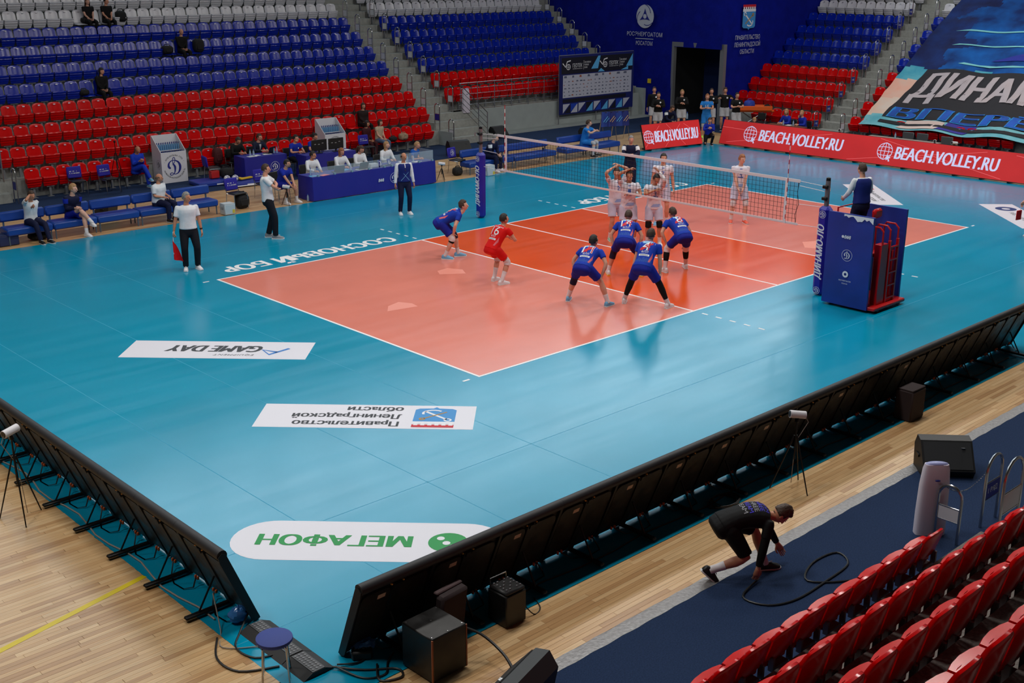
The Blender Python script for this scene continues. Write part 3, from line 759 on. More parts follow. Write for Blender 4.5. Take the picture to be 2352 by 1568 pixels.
# ------------------------------------------------------------------ LED board rows seen from behind
LEDB = M('led_housing_black', (18, 17, 17), .5, var=(6, .25)); LEDP = M('led_back_panel', (36, 32, 28), .42, rvar=(6, .3, .55)); TUBE = M('black_foam_edge', (34, 34, 38), .6)
ORNG = M('orange_connector', (214, 92, 26), .5); AMB = M('amber_lock', (226, 160, 70), .35, .4); STICK = M('pale_sticker', (196, 172, 150), .6)
CAB = {}
def cab_parts():
    W = .955; s = MB()
    A, B = V((0, 0, .02)), V((0, .36, .93)); t = (B - A).normalized(); n = V((0, t.z, -t.y))
    def P(x, u, d): q = A + t * u + n * d; return V((x, q.y, q.z))
    L_ = (B - A).length
    def slab(mb, x0, x1, u0, u1, d0, d1):
        vs = [P(x, u, d) for x in (x0, x1) for u in (u0, u1) for d in (d0, d1)]
        mb.add(vs, [(0, 1, 3, 2), (4, 6, 7, 5), (0, 4, 5, 1), (2, 3, 7, 6), (0, 2, 6, 4), (1, 5, 7, 3)])
    slab(s, -W / 2 + .002, W / 2 - .002, .03, L_, 0, .045)
    # scalloped lower edge: feet between gaps of light
    CAB['frame'] = s.mesh('cabinet_frame', LEDB, 0)
    s = MB()
    for c in (-.24, .24):
        poly = [(-.19, .1), (.19, .1), (.19, .78), (.165, .84), (.12, .865), (-.12, .865), (-.165, .84), (-.19, .78)]
        xf = Matrix(((1, 0, 0, c), (0, t.y, n.y, A.y), (0, t.z, n.z, A.z), (0, 0, 0, 1)))
        s.prism(poly, .046, .075, xf)
    CAB['panel'] = s
    s = MB(); xf2 = Matrix(((1, 0, 0, .24), (0, t.y, n.y, A.y), (0, t.z, n.z, A.z), (0, 0, 0, 1)))
    poly = [(-.19, .1), (.19, .1), (.19, .78), (.165, .84), (.12, .865), (-.12, .865), (-.165, .84), (-.19, .78)]
    CAB['back_panel'] = MB().prism(poly, .046, .07, xf2 @ Matrix.Translation((-.24, 0, 0))).mesh('back_panel', LEDP, 0)
    s = MB(); slab(s, -.05, .05, .05, .9, .045, .085); slab(s, -.03, .03, .84, .9, .085, .1); slab(s, -W / 2, -W / 2 + .02, .05, .95, .045, .08); slab(s, W / 2 - .02, W / 2, .05, .95, .045, .08)
    CAB['spine'] = s.mesh('spine', LEDB, 0)
    s = MB(); c = A + t * (L_ - .01) + n * .035; s.tube([(-W / 2 + .001, c.y, c.z), (W / 2 - .001, c.y, c.z)], .062, 14); CAB['foam_edge'] = s.mesh('foam_edge', TUBE, 40)
    s = MB(); s.box((0, .36, .045), (.075, .56, .035), None, .012); CAB['foot'] = s.mesh('foot', BLACKM, 40)
    s = MB(); s.tube([(0, .47, .06), (0, .255, .42)], .012, 6); CAB['strut'] = s.mesh('strut', BLACKM, 40)
    s = MB()
    for x in (-.34, -.29, .2, .26): s.box(P(x, .13, .1), (.022, .03, .045), None, .006)
    CAB['power_plug'] = s.mesh('power_plug', ORNG, 40)
    s = MB()
    for x in (-.075, .075): s.box(P(x, .9, .075), (.02, .03, .02), None, .006)
    CAB['lock'] = s.mesh('lock', AMB, 40)
    s = MB(); s.add([P(.12, .74, .0715), P(.22, .74, .0715), P(.22, .8, .0715), P(.12, .8, .0715)], [(0, 1, 2, 3)]); CAB['sticker'] = s.mesh('sticker', STICK, 0)
    s = MB(); s.tube([P(-.33, .15, .11), P(-.36, .08, .2), P(-.3, .03, .32), P(-.1, .03, .34), P(.1, .04, .25), P(.22, .13, .12)], .009, 6)
    s.v = [(a, b, max(c, .012)) for a, b, c in s.v]; CAB['power_cable'] = s.mesh('power_cable', BLACK, 40)
    s = MB(); slab(s, -.46, -.40, -.005, .035, 0, .03); slab(s, -.02, .1, -.005, .035, 0, .03); slab(s, .36, .46, -.005, .035, 0, .03); CAB['leveller'] = s.mesh('leveller', LEDB, 0)
cab_parts()
def led_row(name, lab, o, rz, n, stickers):
    b = thing(name, lab, 'LED board', o, rz)
    for i in range(n):
        c = obj('led_cabinet', CAB['frame'], b, ((i + .5) * .955, 0, 0))
        for k in ('back_panel', 'spine', 'foam_edge', 'foot', 'strut', 'power_plug', 'lock', 'power_cable', 'leveller'):
            if k == 'back_panel':
                for x in (-.245, .245): obj(k, CAB[k], c, (x, 0, 0))
            else: obj(k, CAB[k], c)
        if i in stickers: obj('sticker', CAB['sticker'], c)
    e = MB(); A, B = V((0, 0, .02)), V((0, .36, .93)); t = (B - A).normalized(); n_ = V((0, t.z, -t.y))
    for x0, x1 in ((-.012, .003),):
        q = [A + t * u + n_ * d for u, d in ((0, -.005), (.96, -.005), (1.0, .03), (.98, .09), (.9, .1), (.05, .09), (0, .05))]
        e.add([V((x, p.y, p.z)) for x in (x0, x1) for p in q], [tuple(range(7))[::-1], tuple(range(7, 14))] + [(i, (i + 1) % 7, 7 + (i + 1) % 7, 7 + i) for i in range(7)])
    e.build('end_cover', LEDB, b, 0)
    return b
led_row('led_board', 'row of black LED board backs along the left parquet edge', (-7.0, -4.25, 0), PI / 2, 8, ())
o2 = led_row('led_board', 'long row of black LED board backs along the near sideline', (-6.76 + 16 * .955, -5.42, 0), PI, 16, (4, 6, 8, 9, 10, 11, 12, 13, 14, 15))
# end caps for the near corner of the long row
for (o, ax) in (((-6.77, -5.42, 0), 1),):
    e = MB(); A, B = V((0, 0, .02)), V((0, .36, .93)); t = (B - A).normalized(); n_ = V((0, t.z, -t.y))
    q = [A + t * u + n_ * d for u, d in ((0, -.005), (.96, -.005), (1.0, .03), (.98, .09), (.9, .1), (.05, .09), (0, .05))]
    e.add([V((x, p.y, p.z)) for x in (15.28, 15.295) for p in q], [tuple(range(7))[::-1], tuple(range(7, 14))] + [(i, (i + 1) % 7, 7 + (i + 1) % 7, 7 + i) for i in range(7)]); e.build('end_cover', LEDB, o2, 0)
# cable bundle lying along both rows
for pts, lab in (([(-7.42 + .05 * math.sin(i * 1.3), 3.4 - i * .35, .012) for i in range(22)], 'thin pale cable lying behind the left LED boards'),
                 ([(-4.8 + i * .6, -5.85 + .04 * math.sin(i * 1.9), .012) for i in range(22)], 'dark cable lying behind the near sideline LED boards')):
    tag(MB().tube(pts, .011, 6).build('floor_cable', M('pale_cable', (150, 140, 132), .6) if 'pale' in lab else BLACK), lab, 'cable')

# ------------------------------------------------------------------ red LED boards at the far end
def screen_mat():
    m = M('red_led_screen', (204, 40, 42), .5, spec=.3, emit=.3, var=(.5, .12)); return m
SCR = screen_mat(); LILAC = M('lilac_led_letters', (196, 196, 226), .5, emit=.55); THIN = M('pink_led_lines', (226, 100, 104), .5, emit=.6)
def globe(mb, xf, r):
    ring_geo(mb, r * .92, r, xf, .004, 32); stroke_geo(mb, [(0, -r), (0, r)], r * .07, xf, .004); stroke_geo(mb, [(-r, 0), (r, 0)], r * .07, xf, .004)
    for s in (-1, 1):
        stroke_geo(mb, [(s * r * .5 * math.cos(t), r * math.sin(t)) for t in [-PI / 2 + PI * i / 14 for i in range(15)]], r * .07, xf, .004)
        stroke_geo(mb, [(r * .86 * math.cos(t), s * (r * .34 + r * .17 * math.sin(t))) for t in [PI * i / 12 for i in range(13)]], r * .07, xf, .004)
    p = [(.38, -.4), (.95, -.72), (.72, -.82), (.9, -1.12), (.74, -1.2), (.58, -.9), (.4, -1.08)]
    mb.add([xf @ V((a * r, b * r, .006)) for a, b in p], [tuple(range(len(p)))])
def red_board(lab, o, ax, ln, marks):
    """leaning screen: ax runs left to right for the viewer."""
    b = thing('led_screen', lab, 'LED board', o, math.atan2(ax[1], ax[0]))
    lean, H = .3, .93
    X = frame((0, 0, .06), (1, 0, 0), (0, lean, H)); hh = math.hypot(lean, H)
    s = MB(); s.prism([(0, 0), (ln, 0), (ln, hh), (0, hh)], -.07, 0, X); s.build('housing', LEDB, b, 0)
    flat('screen', [(0.01, .01), (ln - .01, .01), (ln - .01, hh - .01), (.01, hh - .01)], SCR, X, b, .002)
    g = MB()
    for (p, q) in (((.02, .1), (.3, .9)), ((.42, .95), (.7, .05)), ((.35, .05), (.66, .9)), ((.72, .9), (.98, .4)), ((.0, .7), (.2, .6)), ((.45, .5), (.62, .35))):
        stroke_geo(g, [(ln * p[0], hh * p[1]), (ln * q[0], hh * q[1])], .012, X, .003)
    g.build('screen_lines', THIN, b, 0)
    for (gx, gr, t0, t1, hh0) in marks:
        g = MB(); globe(g, X @ Matrix.Translation((gx, hh0, 0)), gr); g.build('globe_mark', LILAC, b, 0)
        lettering('screen_lettering', 'BEACH.VOLLEY.RU', LILAC, X @ Matrix.Translation(((t0 + t1) / 2, hh0 - .01, 0)), b, t1 - t0, .44, .004, heavy=.018, shear=.1)
    for i in range(int(ln / .96) + 1): MB().box((min(.3 + i * .96, ln - .1), .25, .03), (.08, .5, .05), None, .01).build('foot', BLACKM, b)
    return b
red_board('long red LED screen reading BEACH.VOLLEY.RU twice behind the far end line', (25.42, 14.17, 0), (0, -1, 0), 16.5, ((1.38, .3, 1.8, 5.5, .52), (7.2, .3, 7.6, 11.4, .5)))
red_board('short red LED screen reading BEACH.VOLLEY.RU beside the team bench', (21.84, 14.95, 0), (.99, -.138, 0), 3.04, ((.28, .25, .58, 2.9, .48),))
# ------------------------------------------------------------------ floor decals
def decal(lab, c, ux, poly):
    X = frame((c[0], c[1], .0015), ux, (-ux[1], ux[0], 0)); t = tag(obj('floor_decal', None), lab, 'decal', 'adverts stuck on the court floor')
    flat('decal_sheet', poly, M('white_floor_vinyl', (222, 220, 230), .35), X, t, 0); return t, X
RC = [(-1.72, -.5), (1.72, -.5), (1.72, .5), (-1.72, .5)]
q = .7071
t, X = decal('white GAME DAY advert stuck on the turquoise floor', (-2.55, 4.43), (-q, q, 0), RC)
lettering('decal_lettering', 'GAME DAY', DARKP, X @ Matrix.Translation((.1, -.06, 0)), t, 1.8, .36, heavy=.02, shear=.2)
lettering('decal_lettering', 'EQUIPMENT', DARKP, X @ Matrix.Translation((-.35, .28, 0)), t, .75, .09, shear=.2, space=1.2)
g = MB(); stroke_geo(g, [(-1.3, -.12), (-1.0, .25), (-.82, -.02), (-1.12, .1)], .07, X); g.build('chevron_mark', M('blue_print', (52, 120, 196), .6), t, 0)
t, X = decal('white Правительство Ленинградской области advert with crest on the floor', (-2.54, -.17), (-q, q, 0), RC)
lettering('decal_lettering', 'Правительство\nЛенинградской\nобласти', DARKP, X @ Matrix.Translation((.32, 0, 0)), t, 1.75, .82, align='LEFT', heavy=.008)
region_crest(t, X @ Matrix.Translation((-1.08, 0, 0)), .66, .86, .003)
po = arc(1.2, 0, .52, -PI / 2, PI / 2, 16) + arc(-1.2, 0, .52, PI / 2, 3 * PI / 2, 16)
t, X = decal('white rounded МЕГАФОН advert in green letters on the near floor', (-5.05, -3.6), (-q, q, 0), po)
GRN = M('green_print', (26, 146, 72), .6)
lettering('decal_lettering', 'МЕГАФОН', GRN, X @ Matrix.Translation((.42, 0, 0)), t, 1.95, .3, heavy=.018)
g = MB(); ring_geo(g, 0, .25, X @ Matrix.Translation((-1.0, 0, 0)), .002, 28); g.build('round_mark', GRN, t, 0)
g = MB(); [ring_geo(g, 0, .05, X @ Matrix.Translation((-1.0, 0, 0)), .003, 12, c=(x, y)) for x, y in ((.1, -.1), (.02, .02), (-.07, .1))]; g.build('round_mark_dots', PRINTW, t, 0)
t, X = decal('white crest advert on the floor behind the referee stand', (20.41, 4.4), (-q, -q, 0), RC)
lettering('decal_lettering', 'Правительство\nЛенинградской', DARKP, X @ Matrix.Translation((.3, -.05, 0)), t, 1.7, .5, align='LEFT')
flat('crest_bar', [(-1.4, .1), (-.8, .1), (-.8, .3), (-1.4, .3)], CREST_R, X, t); flat('crest_bar', [(-1.4, -.35), (-.8, -.35), (-.8, .06), (-1.4, .06)], CREST_B, X, t)
t, X = decal('white emblem advert on the floor at the right edge', (20.5, -.2), (-q, -q, 0), RC)
g = MB(); ring_geo(g, .12, .3, X @ Matrix.Translation((-1.0, .05, 0)), .002, 24); g.build('round_mark', M('navy_blue_print', (30, 52, 110), .6), t, 0)
lettering('decal_lettering', 'РОСЭНЕРГОАТОМ', DARKP, X @ Matrix.Translation((.4, .0, 0)), t, 1.7, .15)

# ------------------------------------------------------------------ benches
BEN = M('blue_bench_vinyl', (18, 62, 146), .4, var=(4, .1), bump=(6, .12, .02)); LEG = M('blue_grey_leg', (96, 116, 136), .4, .5)
def bench(lab, x, ln, y=15.5, group=None):
    b = thing('padded_bench', lab, 'bench', (x, y, 0), 0, group)
    MB().box((ln / 2, .27, .33), (ln - .02, .56, .19), None, .035).build('seat', BEN, b)
    MB().box((ln / 2, .52, .66), (ln - .02, .12, .26), Matrix.Rotation(-.12, 3, 'X'), .04).build('backrest', BEN, b)
    for xx in (.12, ln - .12): MB().bb(xx - .02, xx + .02, .5, .53, .4, .6).build('bracket', LEG, b)
    for xx in (.06, ln - .06):
        for yy in (.05, .5): MB().tube([(xx, yy, 0), (xx, yy, .26)], .018, 8).build('leg', LEG, b)
for i in range(5): bench('blue padded bench, %s from the left of the line-judge side row' % ORD[i], -2.2 + i * 1.2, 1.2, group='blue benches in the left row')
for i in range(2): bench('blue padded bench of the pair behind the far net post, %s from the left' % ORD[i], 13.35 + i * 2.12, 2.1, group='blue benches behind the net')
for i in range(2): bench('blue padded bench beside the standing coach, %s from the left' % ORD[i], 18.05 + i * 1.5, 1.48, group='blue benches near the red screen')
BOXB = M('navy_box', (24, 38, 84), .6)
def carton(lab, name, loc, d, mm, text=None, cat='box'):
    t = thing(name, lab, cat, loc)
    MB().box((0, 0, d[2] / 2), d, None, .015).build('body', mm, t)
    MB().box((0, 0, d[2] + .01), (d[0] * .98, d[1] * .98, .02), None, .008).build('lid', mm, t)
    if text:
        ticks('box_print', DARKP, frame((-d[0] / 2 - .001, 0, d[2] * .6), (0, -1, 0), (0, 0, 1)), t, d[1] * .6, d[2] * .26, 2, 5)
        MB().bb(d[0] / 2 - .1, d[0] / 2 - .02, -d[1] / 2 - .003, -d[1] / 2 - .001, .04, .14).build('box_label', M('yellow_label', (214, 190, 60), .6), t, 0)
    return t
carton('dark blue equipment box on the floor left of the benches', 'equipment_box', (-2.15, 15.75, 0), (.5, .4, .26), BOXB)
COOL = M('pale_grey_box', (190, 198, 204), .5)
carton('pale grey cool box at the end of the left benches', 'cool_box', (3.98, 15.35, 0), (.34, .3, .3), COOL, 'x')
carton('pale grey cool box beside the far net post', 'cool_box', (13.85, 15.1, 0), (.34, .3, .34), COOL, 'x')
def bag(lab, loc, d, mm, cat='bag', name='sports_bag'):
    t = thing(name, lab, cat, loc); s = MB()
    s.ball((0, 0, d[2] * .46), (d[0] / 2, d[1] / 2, d[2] / 2), 16, 10, None, 0, lambda p: V((math.copysign(abs(p.x) ** .6, p.x), math.copysign(abs(p.y) ** .6, p.y), max(-.92, math.copysign(abs(p.z) ** .65, p.z)))) * (1 + .06 * noise.noise(p * 2.5)))
    s.build('body', mm, t, 60); MB().tube([(-d[0] * .3, 0, d[2] * .85), (-d[0] * .2, 0, d[2] * 1.1), (d[0] * .2, 0, d[2] * 1.1), (d[0] * .3, 0, d[2] * .85)], .015, 6).build('handle', mm, t)
    s = MB(); s.box((0, -d[1] * .47, d[2] * .4), (d[0] * .6, .05, d[2] * .45), None, .02); s.build('pocket', mm, t); return t
BAGM = M('black_bag_cloth', (14, 14, 18), .8, bump=(20, .3, .02)); DKRED = M('dark_red_cloth', (70, 16, 22), .8)
bag('black sports backpack on the floor behind the slogan chair', (4.75, 15.85, 0), (.42, .3, .44), BAGM)
bag('black camera bag on the floor beside the crest chair', (13.1, 15.85, 0), (.36, .26, .28), BAGM)
bag('black bag lying under the leftmost bench', (-1.3, 15.85, 0), (.5, .35, .2), BAGM)
bag('patterned beige handbag on a red seat in the left stand', (15.05, 21.3, .44), (.38, .26, .26), M('beige_pattern_cloth', (150, 128, 104), .8, var=(14, .5)))
bag('dark handbag on a red seat beside the patterned bag', (14.55, 21.3, .44), (.34, .22, .18), BAGM)
bag('black bag on the white seats beside the seated pair', (6.1, 28.25, zrow(9) + .44), (.45, .3, .22), BAGM)
bag('black coat heaped on a white seat', (7.42, 28.3, zrow(9) + .44), (.4, .32, .42), BAGM, 'coat', 'folded_coat')
bag('black bag on the blue seat beside the older spectator', (8.25, 26.5, zrow(7) + .44), (.42, .3, .3), BAGM)
bag('black jacket hung over the blue seat beside the older spectator', (9.55, 26.55, zrow(7) + .44), (.42, .3, .5), BAGM, 'jacket', 'hung_jacket')
bag('dark red jacket hung on a red seat in the lowest row', (7.1, 21.32, .4), (.34, .26, .55), DKRED, 'jacket', 'hung_jacket')
bag('black bag on the blue seat by the lone spectator', (4.2, 24.8, zrow(5) + .44), (.34, .26, .2), BAGM)

# ------------------------------------------------------------------ chairs with printed blue covers
COVER = M('royal_blue_cover', (30, 22, 150), .7, var=(4, .1)); CHROME = M('chrome', (200, 200, 204), .15, 1.)
def chair(lab, loc, rz, crest=False, cover=True):
    t = thing('cover_chair' if cover else 'office_chair', lab, 'chair', loc, rz)
    for s in (-1, 1):
        MB().tube([(.22, s * .23, 0), (.2, s * .23, .43), (-.18, s * .23, .44)], .012, 6).build('leg', CHROME, t)
        MB().tube([(-.24, s * .22, 0), (-.18, s * .22, .44), (-.24, s * .2, .62), (-.27, s * .19, .84)], .012, 6).build('leg', CHROME, t)
    MB().box((.01, 0, .45), (.42, .44, .05), None, .02).build('seat', BLACK, t)
    if cover: s = MB(); s.box((-.25, 0, .68), (.07, .45, .36), Matrix.Rotation(-.13, 3, 'Y'), .03); s.build('back_cover', COVER, t)
    else: s = MB(); s.box((-.25, 0, .72), (.05, .42, .3), Matrix.Rotation(-.13, 3, 'Y'), .02); s.build('backrest', BLACK, t)
    if not cover: return t
    X = frame((-.212, 0, .69), (0, 1, 0), (-.13, 0, 1))
    if crest:
        X = frame((-.212, 0, .69), (0, 1, 0), (-.13, 0, 1)); g = MB(); ring_geo(g, .105, .112, X, .003, 26); crest_geo(g, X, .1, .003); g.build('cover_crest', PRINTW, t, 0)
    else:
        ticks('cover_lettering', PRINTW, X, t, .3, .12, 2, 9)
    return t
chair('blue slogan chair with folded black seat, leftmost before the red seats', (2.05, 21.0, 0), -PI / 2 - .1)
chair('blue slogan chair with chrome legs before the red seats, beside a tripod', (2.95, 20.75, 0), -PI / 2 + .15)
chair('blue slogan chair with a black backpack behind it, left of the standing coach', (4.62, 15.9, 0), -PI / 2 + .1)
chair('blue slogan chair directly behind the standing coach', (6.05, 16.7, 0), -PI / 2)
chair('blue crest chair behind the far net post', (13.35, 16.15, 0), -PI / 2 + .2, True)
chair('blue slogan chair beside the seated woman in maroon', (12.9, 20.7, 0), -PI / 2)
chair('blue cover chair at the left end of the rear table', (6.35, 20.35, 0), -.2)
for x, y, l in ((29.2, 15.0, 'black office chair beside the far wooden desk'),): chair(l, (x, y, 0), PI, False, False)
GRYC = M('grey_chair_plastic', (70, 74, 80), .6)
for i, (x, y) in enumerate(((28.3, 7.7), (28.35, 7.15), (28.2, 6.1))):
    t = thing('grey_chair', 'grey chair behind the far desk under the banner, %s from the left' % ORD[i], 'chair', (x, y, 0), PI, 'grey chairs behind the far desk')
    MB().box((-.2, 0, .72), (.05, .46, .3), None, .02).build('backrest', GRYC, t); MB().box((0, 0, .45), (.42, .44, .05), None, .02).build('seat', GRYC, t)
    for sx in (-.18, .18):
        for sy in (-.18, .18): MB().tube([(sx, sy, 0), (sx, sy, .43)], .012, 6).build('leg', BLACKM, t)
# volleyballs
BW = M('ball_white', (228, 226, 232), .4); BB = M('ball_navy', (38, 44, 130), .4)
for x, y, lab in ((6.32, 19.4, 'white and navy volleyball, left one of the pair on the crash mat'), (6.56, 19.3, 'white and navy volleyball, right one of the pair on the crash mat')):
    t = thing('volleyball', lab, 'ball', (x, y, .12), .6, 'volleyballs'); MB().ball((0, 0, .105), .105, 20, 12).build('shell', BW, t)
    for a in range(3):
        s = MB(); R = Matrix.Rotation(a * 2.1, 3, 'X') @ Matrix.Rotation(a * .9, 3, 'Y')
        s.tube([V((0, 0, .105)) + R @ V((.1 * math.cos(u), .1 * math.sin(u), .035 * math.sin(2 * u))) for u in [i * PI / 10 for i in range(21)]], .009, 5); s.build('stripe', BB, t)

# ------------------------------------------------------------------ official tables
CLOTH = M('royal_blue_tablecloth', (28, 26, 138), .6, var=(1.2, .2, (14, 40, 150))); GLASS = M('clear_screen', (220, 235, 245), .05, trans=0., alpha=.16, spec=.5)
PAPER = M('paper', (226, 226, 230), .7); SKYP = M('sky_paper', (90, 170, 220), .7); PINKP = M('pink_paper', (232, 130, 136), .7)
def table(lab, x0, x1, y0, y1, rz=0, h=.73, crest=None, txt=False, front=True):
    """table with a cloth to the floor on front and sides; local x along the front."""
    t = thing('cloth_table', lab, 'table', (x0, y0, 0), rz); w_, d_ = x1 - x0, y1 - y0
    MB().bb(0, w_, 0, d_, h - .03, h - .003).build('table_top', BLACK, t, 0)
    for xx in (.1, w_ - .1):
        for yy in (.1, d_ - .1): MB().bb(xx - .02, xx + .02, yy - .02, yy + .02, 0, h - .03).build('leg', BLACKM, t, 0)
    nu = int(w_ / .08); vs = []; fs = []; path = [(-.01, d_)] + [(-.01, d_ * .5), (-.01, 0)] + [(w_ * i / nu, -.012) for i in range(nu + 1)] + [(w_ + .01, 0), (w_ + .01, d_ * .5), (w_ + .01, d_)]
    for i, (a, b) in enumerate(path):
        for j, z in enumerate((h, h - .02, .4, .015)):
            k = (1 - z / h) * .05
            oy = -k * (.6 + .9 * noise.noise(V((a * 2.2, j * .3, x0)))) if 2 < i < len(path) - 3 else 0; ox = (-k if a < 0 else k) * (.5 + noise.noise(V((b * 3, j, x0)))) if not (2 < i < len(path) - 3) else 0
            vs.append((a + ox, b + oy, z))
    n = len(path)
    for i in range(n - 1):
        for j in range(3): q = i * 4 + j; fs.append((q, q + 1, q + 5, q + 4))
    s = MB().add(vs, fs); s.add([(-.01, -.012, h), (w_ + .01, -.012, h), (w_ + .01, d_, h), (-.01, d_, h)], [(0, 1, 2, 3)])
    s.build('tablecloth', CLOTH, t, 50)
    if crest is not None:
        X = frame((crest, -.06, .38), (1, 0, 0), (0, 0, 1)); g = MB(); ring_geo(g, .155, .163, X, .0, 30); crest_geo(g, X, .14, .001); g.build('cloth_crest', PRINTW, t, 0)
    if txt: lettering('cloth_lettering', 'ВФВ', PRINTW, frame((crest - .52, -.06, .36), (1, 0, 0), (0, 0, 1)), t, .22, .1, 0, shear=.2, heavy=.005)
    return t
table('long blue scorers table with clear screens beside the court', 6.82, 11.6, 15.22, 15.98, crest=3.05, txt=True)
table('blue clothed rear table with a white crest, left of the monitors', 7.2, 8.75, 19.75, 20.5, -.08, .75, 1.08)
table('blue clothed rear table carrying two monitors', 8.95, 10.9, 18.75, 19.4, -.05, .75)
sc_ = thing('table_screen', 'long clear acrylic screen clamped along the scorers table', 'screen', (6.85, 15.26, .735))
MB().bb(0, 2.5, 0, .006, .0, .26).build('pane', GLASS, sc_, 0); MB().bb(2.55, 4.7, 0, .006, 0, .34).build('pane', GLASS, sc_, 0)
MB().bb(4.7, 4.706, 0, .7, 0, .34).build('pane', GLASS, sc_, 0)
for x in (.2, .8, 1.45, 2.1, 2.7, 3.0, 3.5, 4.1, 4.65): MB().bb(x - .03, x + .03, -.05, .012, -.07, .05).build('clip', M('pale_clip', (130, 160, 176), .4), sc_, 0)
def laptop(lab, loc, rz, col=(16, 16, 20), a=1.9):
    t = thing('laptop', lab, 'laptop', loc, rz); mm = M('laptop_%d' % col[0], col, .35)
    MB().box((0, 0, .01), (.24, .34, .018), None, .006).build('base', mm, t); MB().box((.12 + .11 * math.cos(a - PI / 2 + .9) * .5, 0, .12), (.012, .34, .23), Matrix.Rotation(.35, 3, 'Y'), .004).build('lid', mm, t); return t
laptop('grey laptop open before the bearded scorer', (7.95, 15.5, .735), -PI / 2 - .2, (60, 66, 84))
laptop('black laptop open before the short-haired scorer', (8.85, 15.5, .735), -PI / 2, (18, 18, 22))
laptop('black laptop open at the right of the rear crest table', (8.35, 20.1, .755), -PI / 2 + .4, (12, 12, 14))
def monitor(lab, loc):
    t = thing('monitor', lab, 'monitor', loc); MB().box((0, 0, .27), (.62, .03, .37), None, .01).build('display', BLACK, t)
    MB().bb(-.025, .025, 0, .03, .02, .15).build('neck', BLACK, t, 0); MB().box((0, .02, .01), (.22, .16, .018), None, .006).build('stand', BLACK, t)
    for x, z in ((-.2, .3), (-.05, .29), (.1, .32)): MB().bb(x, x + .07, -.0165, -.0155, z, z + .02).build('vent_label', M('grey_label', (150, 150, 154), .5), t, 0)
monitor('black monitor seen from behind, left of the pair', (9.62, 18.95, .755)); monitor('black monitor seen from behind, right of the pair', (10.27, 18.9, .755))
def bottle(lab, loc, group='water bottles on the tables', s=1.):
    t = thing('water_bottle', lab, 'bottle', loc, 0, group)
    MB().lathe([(.0, 0), (.032 * s, 0), (.033 * s, .13 * s), (.028 * s, .15 * s), (.013 * s, .19 * s), (.013 * s, .205 * s)], 10).build('body', M('pet_bottle', (170, 196, 222), .1, alpha=.55), t)
    MB().lathe([(.015 * s, .2 * s), (.015 * s, .225 * s), (0, .225 * s)], 10).build('cap', M('blue_cap', (30, 70, 180), .4), t)
for i, (x, y, z, l) in enumerate(((7.02, 15.6, .735, 'left end of the scorers table'), (8.4, 15.45, .735, 'middle of the scorers table'), (10.75, 15.6, .735, 'papers of the long-haired scorer'), (10.92, 15.5, .735, 'right end of the scorers table'), (7.55, 19.95, .755, 'writing man at the rear table'), (7.65, 19.9, .755, 'writing man, right one'), (8.5, 20.0, .755, 'open laptop on the rear table'), (8.58, 19.95, .755, 'open laptop, right one'), (6.75, 15.4, 0, 'foot of the scorers table'), (27.5, 12.6, .755, 'papers on the far wooden desk'), (27.6, 12.2, .755, 'papers on the far desk, right one'), (27.35, 7.6, .755, 'left half of the desk under the banner'), (30.6, 2.7, 0, 'row of seats under the banner'))):
    bottle('small clear water bottle by the ' + l, (x, y, z))
def sheet(lab, loc, rz, mm=PAPER, d=(.3, .21)):
    tag(MB().box((0, 0, .002), (d[0], d[1], .004)).build('paper_sheet', mm, None, 0, loc), lab, 'paper', 'papers on the tables').rotation_euler = (0, 0, rz)
for i, (x, y, z, a, mm, l) in enumerate(((8.35, 15.7, .735, .2, SKYP, 'sky blue sheets between the two laptops'), (8.75, 15.42, .735, .1, PAPER, 'white sheets in front of the black laptop'), (9.0, 15.4, .735, .3, PAPER, 'white sheet before the pony-tailed scorer'), (7.0, 15.38, .735, -.3, SKYP, 'sky blue sheet at the left table end'), (7.32, 15.33, .735, .2, PINKP, 'pink sheet at the left table end'), (10.5, 15.55, .735, .1, PAPER, 'white sheets before the long-haired scorer'), (10.7, 15.75, .735, -.2, PAPER, 'white sheets stacked behind the referee'), (11.0, 15.42, .735, .2, PAPER, 'white sheet near the right table end'), (7.75, 19.95, .755, .1, PAPER, 'white sheets under the writing man'), (7.55, 19.85, .755, 0, PAPER, 'single white sheet at the rear table front'), (8.2, 19.95, .755, -.2, PAPER, 'white sheets before the man in the suit'), (10.7, 18.95, .755, .2, PAPER, 'white sheets right of the monitors'), (27.6, 12.4, .755, .2, PAPER, 'white sheets on the far wooden desk'))):
    sheet(l, (x, y, z), a, mm)
sb = thing('score_flip', 'small flip scoreboard with white digits on the scorers table', 'scoreboard', (9.75, 15.5, .735))
for x, n_ in ((-.18, '3'), (.18, '6')):
    MB().box((x, 0, .1), (.15, .02, .2), Matrix.Rotation(-.3, 3, 'X'), .004).build('digit_card', NAVYP, sb); lettering('digit', n_, PRINTW, frame((x, -.015, .1), (1, 0, 0), (0, .3, 1)), sb, .08, .13, .002)
MB().bb(-.28, .28, -.05, .05, 0, .02).build('rack', BLACK, sb, 0)
carton('clear plastic box of papers on the scorers table', 'tray_box', (9.3, 15.5, .735), (.3, .2, .1), COOL)
